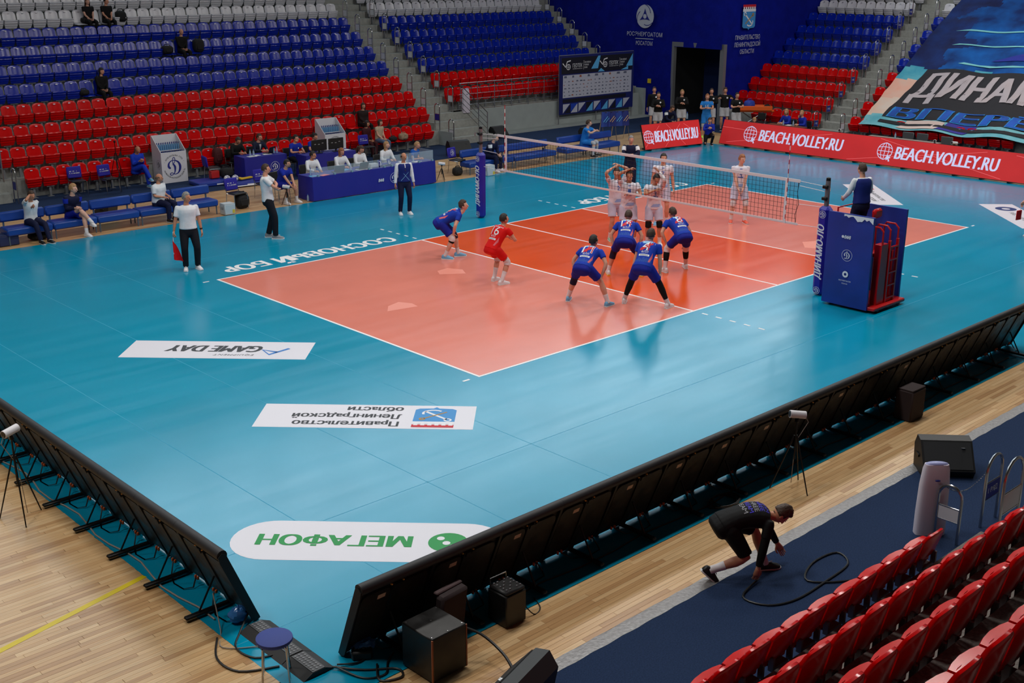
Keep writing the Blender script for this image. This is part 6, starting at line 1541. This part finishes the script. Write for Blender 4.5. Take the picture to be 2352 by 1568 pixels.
# libero in red
r = Rig(1.86, (-.12, 0, .80), (.55, .15), 0, 0, 0, (-.25, -.1), lh=(.42, .1, .95), rh=(.45, -.1, .93), lf=(.08, .16), rf=(-.02, -.19), fy=(.2, -.2))
t, sh, rg = person('libero in a red kit numbered 16 with white knee pads', (4.5, 4.47, 0), .0, r, (JR, .5, -.1), (cloth_m('red_shorts', (206, 16, 18)), .72, 1.08), (WSH, SOLE), ('dark', 'short'), 'fair', extra=[('leg:sock', 0, 1.5, 2.04, .007, SOCK), ('leg:knee_pad', 0, .78, 1.16, .016, KPW)]); jersey(sh, rg, 16, 'ЕЛАЙКИН', True)
# number 11
r = ready(1.95, (.02, .4), (.02, -.44), -.26, .80, (.95, .2), (-.35, -.1))
t, sh, rg = person('player in blue numbered 11 leaning forward, leftmost of the near pair', (4.75, 1.92, 0), .35, r, (JB, .55, -.1), (SHB, .75, 1.06), (BSH, SOLE), ('dark', 'short'), 'fair', extra=[('leg:sock', 0, 1.62, 2.04, .007, SOCK), ('leg:knee_pad', 1, .7, 1.3, .012, KPN)]); jersey(sh, rg, 11, 'ИХАЙЛА')
# number 14
r = ready(1.97, (.0, .34), (.05, -.36), -.24, .82, (.9, .25), (-.1, .3))
t, sh, rg = person('player in blue numbered 14 bending with back to the camera, head lowered', (7.12, 2.95, 0), .62, r, (JB, .55, -.1), (SHB, .78, 1.08), (WSH, YSO), ('brown', 'short'), 'fair', extra=[('leg:sock', 0, 1.72, 2.04, .007, SOCK), ('leg:knee_pad', 0, .75, 1.35, .012, KPN)]); jersey(sh, rg, 14, 'ОСИПОВ')
# number 4 blue with black leg sleeves
r = ready(2.0, (.02, .42), (.02, -.44), -.25, .83, (.72, .2), (-.15, -.05))
t, sh, rg = person('player in blue numbered 4 with long black leg sleeves', (5.55, .98, 0), .4, r, (JB, .55, -.1), (SHB, .78, 1.08), (WSH, SOLE), ('brown', 'short'), 'fair', extra=[('leg:sock', 0, 1.75, 2.04, .009, SOCK), ('leg:leg_sleeve', 0, .6, 1.78, .006, KPB)]); jersey(sh, rg, 4, 'ИЩЕНКО')
# number 8
r = ready(1.97, (-.05, .3), (.12, -.28), -.26, .82, (.95, .25), (.3, .1))
t, sh, rg = person('player in blue numbered 8 bending beside the net with black calf sleeves', (8.36, 2.42, 0), 1.15, r, (JB, .55, -.1), (SHB, .76, 1.06), (WSH, SOLE), ('brown', 'short'), 'fair', extra=[('leg:sock', 0, 1.6, 2.04, .006, SOCK), ('leg:knee_pad', 0, .82, 1.18, .014, KPW), ('leg:calf_sleeve', 0, 1.16, 1.62, .008, KPB)]); jersey(sh, rg, 8, 'АР')

# ---- white team
def whites(sh, rg, num): decal_on(sh, rg, [('number_lettering', tg(str(num), .07, .12, bold=.02), .62, 'front', 0, 0, M('jersey_blue_print', (60, 104, 190), .7), .006, 0), ('sponsor_print', box_geo(.13, .025), .47, 'front', 0, 0, M('jersey_blue_print'), .005, 0), ('hem_print', box_geo(.2, .07, .03), .08, 'front', .04, 0, M('jersey_pale_print', (150, 176, 226), .7), .004, 0), ('collar_print', box_geo(.06, .016), .9, 'front', 0, 0, M('jersey_blue_print'), .005, 0)])
r = Rig(1.98, (0, 0, .93), (0, .05), .0, 0, 0, (-.5, .1), lh=(-.02, .06, 1.78), rh=(.04, -.1, 1.74), lp=(.2, 1, .4), rp=(.5, -1, .3), lf=(.04, .15), rf=(0, -.12))
t, sh, rg = person('player in white numbered 2 with both hands on his head', (9.66, 5.55, 0), PI + 1.15, r, (JW, .5, -.12), (SHW, .8, 1.12), (GRS, SOLE), ('brown', 'short'), 'fair', extra=SKT); whites(sh, rg, 2)
r = Rig(2.0, (0, 0, .93), (0, .05), .0, 0, 0, (.0, .05), lh=(.2, .02, 1.22), rh=(.1, -.02, 1.76), lp=(0, 1, -.4), rp=(.5, -1, .5), lf=(.05, .16), rf=(0, -.12))
t, sh, rg = person('bearded player in white shielding his brow with one forearm', (9.5, 4.98, 0), PI + .85, r, (JW, .5, -.12), (SHW, .8, 1.12), (WSH, SOLE), ('brown', 'quiff'), 'tan', beard='brown', extra=SKT); whites(sh, rg, 1)
r = Rig(1.94, (0, 0, .93), (.05, .12), .0, 0, 0, (.35, .35), lh=(.16, .06, 1.78), rh=(.24, -.02, 1.35), lp=(.7, .6, -.6), rp=(.2, -1, -.4), lf=(.06, .16), rf=(0, -.13))
t, sh, rg = person('player in white numbered 3 with a raised white arm sleeve and black knee pads', (10.0, 4.55, 0), PI + .8, r, (JW, .5, -.12), (SHW, .78, 1.14), (WSH, SOLE), ('dark', 'short'), 'tan', extra=SKT + [('leg:knee_pad', 0, .82, 1.14, .016, KPB), ('arm:arm_sleeve', 1, .5, 1.9, .006, SOCK)]); whites(sh, rg, 3)
r = Rig(2.06, (0, 0, .93), (0, .05), .0, 0, 0, (.15, -.02), lf=(.04, .13), rf=(-.02, -.12))
t, sh, rg = person('tall player in white numbered 7 standing with arms down', (12.0, 5.95, 0), PI + .75, r, (JW, .5, -.12), (SHW, .8, 1.12), (BSH, SOLE), ('dark', 'short'), 'fair', extra=SKT); whites(sh, rg, 7)
r = Rig(1.98, (-.03, 0, .92), (.02, .1), .0, 0, 0, (.5, .05), lh=(.18, .06, .86), rh=(.2, -.04, .82), lf=(.08, .17), rf=(.02, -.17), fy=(.3, -.15))
t, sh, rg = person('player in white numbered 4 alone near the far corner, hands clasped low', (13.85, 4.72, 0), PI + .75, r, (JW, .5, -.12), (SHW, .8, 1.12), (ORS, SOLE), ('ginger', 'quiff'), 'pale', extra=SKT + [('leg:knee_pad', 0, .84, 1.14, .014, KPW)]); whites(sh, rg, 4)

# ---- officials and staff standing
def crossed(H, **kw): return Rig(H, (0, 0, .93), (0, .02), lh=(.22, -.01, 1.19), rh=(.25, .02, 1.14), lp=(.45, 1, -.9), rp=(.45, -1, -.9), **kw)
r = crossed(1.86, head=(.1, .1), lf=(.02, .12), rf=(.0, -.12))
t, sh, rg = person('grey-haired coach in a navy jacket with crossed arms by the sideline', (15.0, 9.75, 0), PI + .8, r, (NAVY, 1.7, -.1), (NAVY, 2.0), (BLS, BLS), ('grey', 'short'), 'fair', extra=[('arm:white_sleeve', 0, .12, .55, .022, POLO)], beard=None)
r = Rig(1.84, (0, 0, .93), (0, 0), 0, 0, 0, (.2, .0), lf=(.03, .13), rf=(.0, -.13))
t, sh, rg = person('second referee in a navy vest with a whistle before the scorers table', (7.7, 11.88, 0), -PI / 2 - .35, r, (POLO, 1.92, -.06, NVEST), (NAVY, 2.0), (WSH, SOLE), ('dark', 'bald'), 'tan')
decal_on(sh, rg, [('vest_lines', (lambda q: ([p[:2] for p in q.v], q.f))(stroke_geo(stroke_geo(MB(), [(-.12, -.15), (.1, .08)], .008, Matrix.Identity(4)), [(.12, -.15), (-.05, .05)], .008, Matrix.Identity(4))), .35, 'front', 0, 0, LBP, .005, 0), ('whistle', box_geo(.02, .05), .62, 'front', 0, 0, DARKP, .008, 0), ('placket', box_geo(.02, .1), .85, 'front', 0, 0, PRINTW, .006, 0)])
r = Rig(2.02, (0, 0, .93), (-.06, .02), 0, 0, 0, (.0, .0), lh=(.2, -.01, 1.19), rh=(.23, .02, 1.14), lp=(.9, 1, -.6), rp=(.9, -1, -.6), lf=(-.04, .1), rf=(.14, -.1), fy=(.1, -.1))
person('coach in a white shirt and dark trousers watching with crossed arms', (3.2, 11.85, 0), -.65, r, (POLO, .7, -.16), (TRB, 2.0, 1.1), (GRYS, SOLE), ('brown', 'short'), 'fair')
r = Rig(1.9, (0, 0, .93), (0, .0), 0, 0, 0, (.75, -.02), rh=(.04, -.32, .84), lf=(.02, .13), rf=(.02, -.12), bulk=1.08, fy=(.3, -.2), curl=0) if False else Rig(1.9, (0, 0, .93), (0, 0), 0, 0, 0, (.75, -.02), rh=(.05, -.33, .84), lf=(.02, .14), rf=(.02, -.12), bulk=1.08, fy=(.3, -.2))
t, sh, rg = person('grey-haired line judge in a white polo holding a red flag', (.06, 10.25, 0), -PI / 2 - .35, r, (POLO, .75, -.06), (TRB, 2.0, 1.08), (WSH, SOLE), ('grey', 'short'), 'tan', curl=(.5, 1.1), extra=[('arm:watch', 1, 1.8, 1.9, .006, BLACK)])
MB().tube([rg.ring(.015, .1, .1, 18)[i] for i in range(0)] or [rg.P + V((.13, -.03, .05)), rg.P + V((.13, .03, .05))], .012, 6).build('belt_buckle', STEEL, t)
fl = thing('signal_flag', 'red line-judge flag hanging from the judge\'s hand', 'flag', t.location, t.rotation_euler.z)
w0 = rg.W[-1] + rg.hd[-1] * .1; MB().tube([w0 + V((0, 0, .1)), w0 + V((.02, -.02, -.42))], .009, 6).build('stick', PRINTW, fl)
vs = []; fs = []
for i in range(7):
    for j in range(7): vs.append(w0 + V((.02 + .03 * math.sin(j * 1.2) * i / 6, .0 + .26 * j / 6 * (i / 6) ** .6 * .8 - .03, -.05 - .5 * i / 6 - .06 * j / 6)))
for i in range(6):
    for j in range(6): q = i * 7 + j; fs.append((q, q + 1, q + 8, q + 7))
MB().add(vs, fs).build('flag_cloth', cloth_m('flag_red', (214, 20, 26)), fl, 70)
r = Rig(1.82, (0, 0, .93), (.06, .05), 0, 0, 0, (.1, .0), lh=(.32, .2, 1.0), rh=(.3, -.2, 1.02), lf=(.02, .12), rf=(.0, -.12))
t, sh, rg = person('first referee in a navy vest standing on the red stand', (9.0, -1.85, 1.2), PI / 2 - .35, r, (POLO, 1.92, -.06, NVEST), (NAVY, 2.0), (BLS, BLS), ('brown', 'short'), 'fair')
r = Rig(1.8, (-.05, 0, .9), (.2, .1), 0, 0, 0, (0, 0), lf=(.15, .12), rf=(-.25, -.12), rh=(.3, -.25, .75))
t, sh, rg = person('line judge in dark trousers, cut by the right edge of the photo', (18.35, -1.62, 0), PI * .78, r, (POLO, .7, -.1), (TRB, 2.0), (WSH, SOLE), ('dark', 'short'), 'fair')
fl = thing('signal_flag', 'red line-judge flag at the right edge of the photo', 'flag', t.location, t.rotation_euler.z); w0 = rg.W[-1] + rg.hd[-1] * .1
MB().tube([w0, w0 + V((.1, .05, -.3))], .009, 6).build('stick', PRINTW, fl); MB().box(w0 + V((.1, .1, -.25)), (.22, .02, .26), rotz(.5), .008).build('flag_cloth', cloth_m('flag_red'), fl)

# ---- seated people
def sit_rig(H=1.78, h=.45, lean=(.05, .1), head=(0, .05), lh=(.3, .08, .62), rh=(.3, -.08, .62), lf=(.42, .12), rf=(.42, -.12), yaw=0., bulk=1., fy=(.1, -.1), kp=None, lp=None, rp=None):
    k = H / 1.8; return Rig(H, (0, 0, (h + .1) / k), lean, yaw, 0, 0, head, lh=lh, rh=rh, lf=lf, rf=rf, bulk=bulk, fy=fy, kp=kp, lp=lp, rp=rp)
D = -PI / 2
person('man in a white polo on the leftmost bench, hand at his mouth', (-1.45, 15.8, 0), D + .15, sit_rig(1.8, .42, (.1, .15), (.1, .2), (.25, -.05, .92), (.17, -.04, 1.22), (.62, .1), (.55, -.1), rp=(.6, -1, -.6)), (POLO, .75, -.05), (NAVY, 2.0), (BLS, SOLE), ('brown', 'short'), 'tan')
person('blond player in a navy jacket sitting with crossed legs on the bench', (-.35, 15.85, 0), D + .1, sit_rig(1.9, .42, (.2, .15), (.6, .05), (.35, .0, .72), (.33, -.05, .7), (.55, .05), (.62, .18, .26), kp=((1, 0, .3), (1, .25, .6))), (NAVY, 1.9, -.05), (SHB, .7, 1.1), (WSH, SOLE), ('blond', 'curly'), 'pale', extra=[('leg:sock', 0, 1.72, 2.04, .007, SOCK), ('arm:blue_stripe', 0, .1, .5, .022, ROY)])
person('heavy bald man in a white polo sitting behind the line judge', (2.15, 15.85, 0), D + .4, sit_rig(1.78, .42, (.0, .12), (.55, .02), (.27, .08, .72), (.27, -.1, .7), bulk=1.22), (POLO, .75, -.05), (NAVY, 2.0, 1.1), (BLS, SOLE), ('bald', 'bald'), 'tan')
person('ball boy in a blue kit on a chair beside the scorers table', (6.12, 15.85, 0), D + .2, sit_rig(1.82, .45, (.35, .2), (.35, .1), (.5, .06, .5), (.5, -.04, .5), (.42, .2), (.38, -.2)), (ROY, .6, -.05), (SHB, .8, 1.1), (WSH, SOLE), ('dark', 'short'), 'fair', extra=SKT)
chair('black chair under the ball boy beside the scorers table', (6.1, 15.95, 0), D + .2, False, False)
t, sh, rg = person('technician in a blue tracksuit with crossed legs beside the white display', (4.15, 21.3, 0), D + .1, sit_rig(1.8, .44, (.12, .2), (-.1, .45), (.32, .05, .85), (.32, -.05, .84), (.5, .1), (.6, .1, .22), kp=((1, 0, .3), (1, .3, .5))), (cloth_m('tracksuit', (26, 60, 190)), 1.9, -.05), (cloth_m('tracksuit'), 2.0, 1.05), (BSH, SOLE), ('bald', 'bald'), 'tan')
person('grey-haired staff member in a navy vest sitting behind the net post', (14.5, 15.85, 0), D + .25, sit_rig(1.84, .42, (.35, .2), (.3, .25), (.45, .06, .58), (.45, -.06, .58), (.42, .16), (.42, -.16)), (NAVY, 1.9, -.05), (NAVY, 2.0), (WSH, SOLE), ('grey', 'short'), 'pale', extra=[('arm:white_sleeve', -1, .1, .5, .022, POLO)])
t, sh, rg = person('player in a sky blue 18 shirt clapping on the bench', (19.35, 15.85, 0), D + .4, sit_rig(1.9, .42, (.2, .1), (.4, .02), (.48, .06, .92), (.46, -.08, .92), (.42, .2), (.42, -.2)), (SKYC, .55, -.05), (SKYC, .78, 1.1), (BLS, SOLE), ('brown', 'short'), 'pale', extra=[('leg:knee_pad', 0, .82, 1.14, .014, LGS), ('leg:sock', 0, 1.3, 2.04, .006, LGS)])
decal_on(sh, rg, [('number_lettering', tg('18', .14, .13, bold=.02), .58, 'front', 0, 0, PRINTW, .006, 0)])
# scorers table
TB = (.42, .1, .8)
for lab, x, y, hr, sk, hd, top, fem, bd, lh, rh in (
    ('bearded scorer in a white sweater at the left laptop', 7.55, 16.4, ('dark', 'short'), 'tan', (.6, .1), POLO, False, 'dark', (.48, .06, .8), (.46, -.16, .8)),
    ('short-haired blonde scorer in a white sweater at the table', 8.62, 16.4, ('ginger', 'bob'), 'fair', (.1, .2), POLO, True, None, (.45, .12, .8), (.45, -.1, .8)),
    ('pony-tailed scorer in a white sweater looking down', 9.4, 16.45, ('brown', 'pony'), 'fair', (.3, .35), POLO, True, None, (.45, .02, .85), (.42, -.1, .82)),
    ('long-haired blonde scorer in a white sweater near the referee', 10.5, 16.5, ('blond', 'long'), 'pale', (.5, .0), POLO, True, None, (.4, .12, .8), (.4, -.12, .8))):
    person(lab, (x, y, 0), D + .05, sit_rig(1.74, .46, (.12, .12), hd, lh, rh, (.35, .12), (.35, -.12)), (top, 1.9, -.05), (TRB, 2.0), (BLS, BLS), hr, sk, female=fem, beard=bd, voxel=.02)
    chair('black office chair under the ' + lab.split(' at ')[0].split(' looking')[0].split(' near')[0], (x, y + .08, 0), D, False, False)
person('boy in a blue shirt behind the clear screen at the right table end', (11.35, 16.15, 0), D + .35, sit_rig(1.7, .46, (.25, .2), (.3, .2), (.4, .02, .8), (.42, -.1, .8), (.45, .1), (.42, -.12)), (cloth_m('blue_tee', (26, 84, 170)), .55, -.05), (BLK, .8, 1.1), (WSH, SOLE), ('blond', 'short'), 'fair', voxel=.02)
chair('black office chair under the boy at the table end', (11.32, 16.22, 0), D, False, False)
for lab, x, y, hr, sk, hd, top, bd, coat in (
    ('man in black writing at the rear crest table', 7.5, 20.85, ('brown', 'short'), 'tan', (.1, .5), BLK, None, None),
    ('man in a navy suit at the rear crest table', 8.35, 20.85, ('brown', 'short'), 'fair', (.35, .1), SUIT, None, None),
    ('bearded operator in a blue polo left of the monitors', 9.1, 19.75, ('dark', 'short'), 'fair', (.3, .05), ROY, 'dark', None),
    ('operator in glasses and blue polo behind the monitors', 9.85, 19.75, ('dark', 'short'), 'fair', (.2, .25), ROY, None, None)):
    t, sh, rg = person(lab, (x, y, 0), D + .1, sit_rig(1.8, .46, (.15, .15), hd, (.45, .1, .82), (.45, -.12, .82), (.35, .12), (.35, -.12)), (top, .6 if top is ROY else 1.9, -.05), (TRB, 2.0), (BLS, BLS), hr, sk, beard=bd, voxel=.02)
    if top is SUIT: decal_on(sh, rg, [('shirt_front', ([(-.045, .0), (0, -.25), (.045, 0)], [(0, 1, 2)]), .93, 'front', 0, 0, LGS, .006, 0)])
    if top is ROY: decal_on(sh, rg, [('chest_badge', box_geo(.05, .05), .72, 'front', .07, 0, PRINTW, .006, 0)])
    chair('black office chair under the ' + ' '.join(lab.split()[:6]), (x, y + .08, 0), D, False, False)
# spectators
def spec(lab, row, x, hr, sk, top, bot, fem=False, lean=(.02, .08), head=(0, .05), lh=(.28, .06, .62), rh=(.28, -.06, .62), sl=1.9, shoes=(BLS, BLS), **kw):
    y = YF + RUN * (row - 1) + .5; person(lab, (x, y, zrow(row)), D + kw.pop('rz', 0), sit_rig(1.72, .44, lean, head, lh, rh, (.42, .1), (.42, -.1), **kw), (top, sl, -.05), (bot, 2.0), shoes, hr, sk, female=fem, voxel=.022)
spec('lone dark-haired spectator in a dark jacket among the blue seats', 5, 4.85, ('dark', 'long'), 'fair', BLK, BLK, True, head=(.5, .1), shoes=(WSH, SOLE))
spec('older bald spectator in a black and white jacket among blue seats', 7, 8.85, ('bald', 'bald'), 'fair', BLK, BLK)
spec('long-haired spectator in black on the white seats, left of the pair', 9, 6.15, ('brown', 'long'), 'pale', BLK, BLK, True, sl=.6)
spec('dark-haired spectator in black on the white seats, right of the pair', 9, 6.85, ('dark', 'short'), 'fair', BLK, BLK, head=(.4, .1), sl=.7)
spec('heavy woman in a dark brown top sitting in the second red row', 2, 13.85, ('brown', 'bob'), 'fair', DKB_, BLK, True, bulk=1.25)
spec('woman in maroon sitting in the lowest red row with crossed legs', 1, 13.35, ('dark', 'bob'), 'tan', MAR, MAR, True, head=(.3, .1), rz=.2)
spec('woman in a beige top and jeans in the lowest red row', 1, 13.95, ('brown', 'bob'), 'pale', BEI, JEAN, True, head=(.2, .15), sl=.45, rz=.2)
# far end group by the doorway
def clap(H, **kw): return Rig(H, (0, 0, .93), (0, .02), lh=(.26, .03, 1.22), rh=(.26, -.05, 1.2), lp=(-.2, 1, -.8), rp=(-.2, -1, -.8), lf=(.02, .12), rf=(0, -.12), **kw)
FACE = PI + .75
def badge(sh, rg): decal_on(sh, rg, [('chest_badge', ([(.035 * math.cos(a), .035 * math.sin(a)) for a in [i * PI / 6 for i in range(12)]], [tuple(range(12))]), .76, 'front', .08, 0, PRINTW, .006, 0)])
for lab, x, y, H, hr, arms, rz in (
    ('substitute in black at the back left of the doorway group', 26.95, 18.9, 1.9, ('brown', 'short'), 0, .0), ('dark-haired substitute in black clapping left of the doorway', 25.75, 17.65, 1.85, ('dark', 'short'), 1, 0),
    ('fair-haired substitute in black clapping in the doorway', 27.3, 17.65, 1.84, ('blond', 'quiff'), 1, .1), ('substitute in black behind the blue 15 shirt', 28.3, 16.85, 1.9, ('brown', 'short'), 1, 0),
    ('substitute in black with both palms raised', 29.0, 16.65, 1.9, ('brown', 'quiff'), 2, 0), ('dark-haired substitute in black clapping at the right', 28.0, 15.3, 1.86, ('dark', 'short'), 1, .3)):
    r = clap(H) if arms == 1 else (Rig(H, (0, 0, .93), lh=(.2, .28, 1.32), rh=(.2, -.28, 1.32), lp=(-.2, 1, -.8), rp=(-.2, -1, -.8)) if arms == 2 else Rig(H, (0, 0, .93), lh=(.2, .1, 1.1)))
    t, sh, rg = person(lab, (x, y, 0), FACE + rz, r, (BLK, 1.9 if 'right' not in lab else .7, -.06), (LGS, .85, 1.15), (BLS, SOLE), hr, 'fair', voxel=.024, group='substitutes by the doorway'); badge(sh, rg)
t, sh, rg = person('player in a sky blue 15 kit standing before the doorway', (26.65, 15.8, 0), FACE, clap(1.86), (SKYC, .55, -.06), (SKYC, .85, 1.1), (NEON, SOLE), ('ginger', 'short'), 'fair', voxel=.022, extra=[('leg:knee_pad', 0, .8, 1.14, .014, LGS)])
decal_on(sh, rg, [('number_lettering', tg('15', .14, .14, bold=.02), .58, 'front', 0, 0, PRINTW, .006, 0)])
person('staff member in a navy jacket bending behind the short red screen', (24.3, 15.9, 0), FACE + .5, Rig(1.8, (-.15, 0, .85), (.5, .2), head=(.2, .5), lh=(.4, .1, .9), rh=(.42, -.05, .9)), (NAVY, 1.9, -.06), (NAVY, 2.), (BLS, BLS), ('brown', 'short'), 'tan', voxel=.022, extra=[('arm:white_sleeve', -1, .1, .45, .022, POLO)])
bottle('red and blue drink bottle on the short red screen', (24.75, 15.3, .98), 'drink bottles', 1.2)
person('boy in a blue tracksuit kneeling between the red screens', (25.1, 14.45, 0), FACE + .1, Rig(1.6, (-.1, 0, .45), (.2, .2), head=(0, .25), lh=(.32, .04, .78), rh=(.34, -.08, .78), lf=(.12, .12), rf=(-.3, -.1), ft=(0, .6)), (ROY, 1.9, -.06), (BLK, 2.), (BLS, SOLE), ('brown', 'short'), 'fair', voxel=.022)
person('boy in blue sitting low behind the long red screen', (26.6, 13.4, 0), FACE, sit_rig(1.6, .3, (.2, .2), (0, .35)), (ROY, 1.9, -.05), (BLK, 2.), (BLS, SOLE), ('blond', 'short'), 'fair', voxel=.022)
person('blonde official in a royal blue jacket at the far wooden desk', (28.2, 12.85, 0), PI - .2, sit_rig(1.72, .46, (.15, .1), (.4, .1), (.42, .1, .82), (.42, -.12, .82)), (ROY, 1.9, -.05), (TRB, 2.), (BLS, BLS), ('blond', 'bob'), 'fair', female=True, voxel=.022)
person('second official in royal blue at the far desk, hand raised', (28.25, 12.15, 0), PI - .2, sit_rig(1.72, .46, (.15, .1), (.2, .1), (.42, .1, .82), (.15, -.1, 1.15)), (ROY, 1.9, -.05), (TRB, 2.), (BLS, BLS), ('blond', 'short'), 'fair', voxel=.022)
for y, w_ in ((12.85, 'blonde official'), (12.15, 'second official')): chair('black office chair under the %s at the far desk' % w_, (28.3, y, 0), PI, False, False)

# ---- crouching technician in the foreground
r = Rig(1.84, (-.33, .04, .66), (1.1, .7), .0, 0, .0, (-.1, 1.15), lh=(.42, .24, .2), rh=(.0, -.2, .17), lp=(-.3, 1, .2), rp=(-.3, -1, .2), lf=(.2, .1), rf=(-.5, -.06, .05), fy=(.05, -.1), kp=((1, .35, .8), (1, -.2, -.5)), ft=(0, .75))
t, sh, rg = person('technician in black shorts and printed T-shirt crouching on the carpet edge', (-2.25, -7.35, 0), -.6, r, (BLK, .62, -.1), (BLK, .9, 1.1), (BLS, SOLE), ('brown', 'curly'), 'tan', voxel=.012, curl=.35, spread=.22, extra=[('leg:sock', 0, 1.62, 2.04, .008, SOCK), ('arm:arm_sleeve', 0, .45, 1.88, .008, BLK)])
VIO = M('violet_print', (70, 60, 214), .7)
decal_on(sh, rg, [('back_lettering', tg('DREAM', .26, .05, bold=.02), .86, 'back', 0, 0, VIO, .004, 0), ('back_lettering', tg('THREE', .26, .05, bold=.02), .75, 'back', 0, 0, VIO, .004, 0), ('back_lettering', tg('THREE', .26, .05), .64, 'back', 0, 0, M('grey_outline_print', (150, 150, 158), .7), .004, 0), ('back_lettering', tg('DREAM', .26, .05, bold=.02), .53, 'back', 0, 0, VIO, .004, 0), ('back_lettering', tg('TEAM', .24, .05), .42, 'back', 0, 0, M('grey_outline_print'), .004, 0)])
parts_flush()
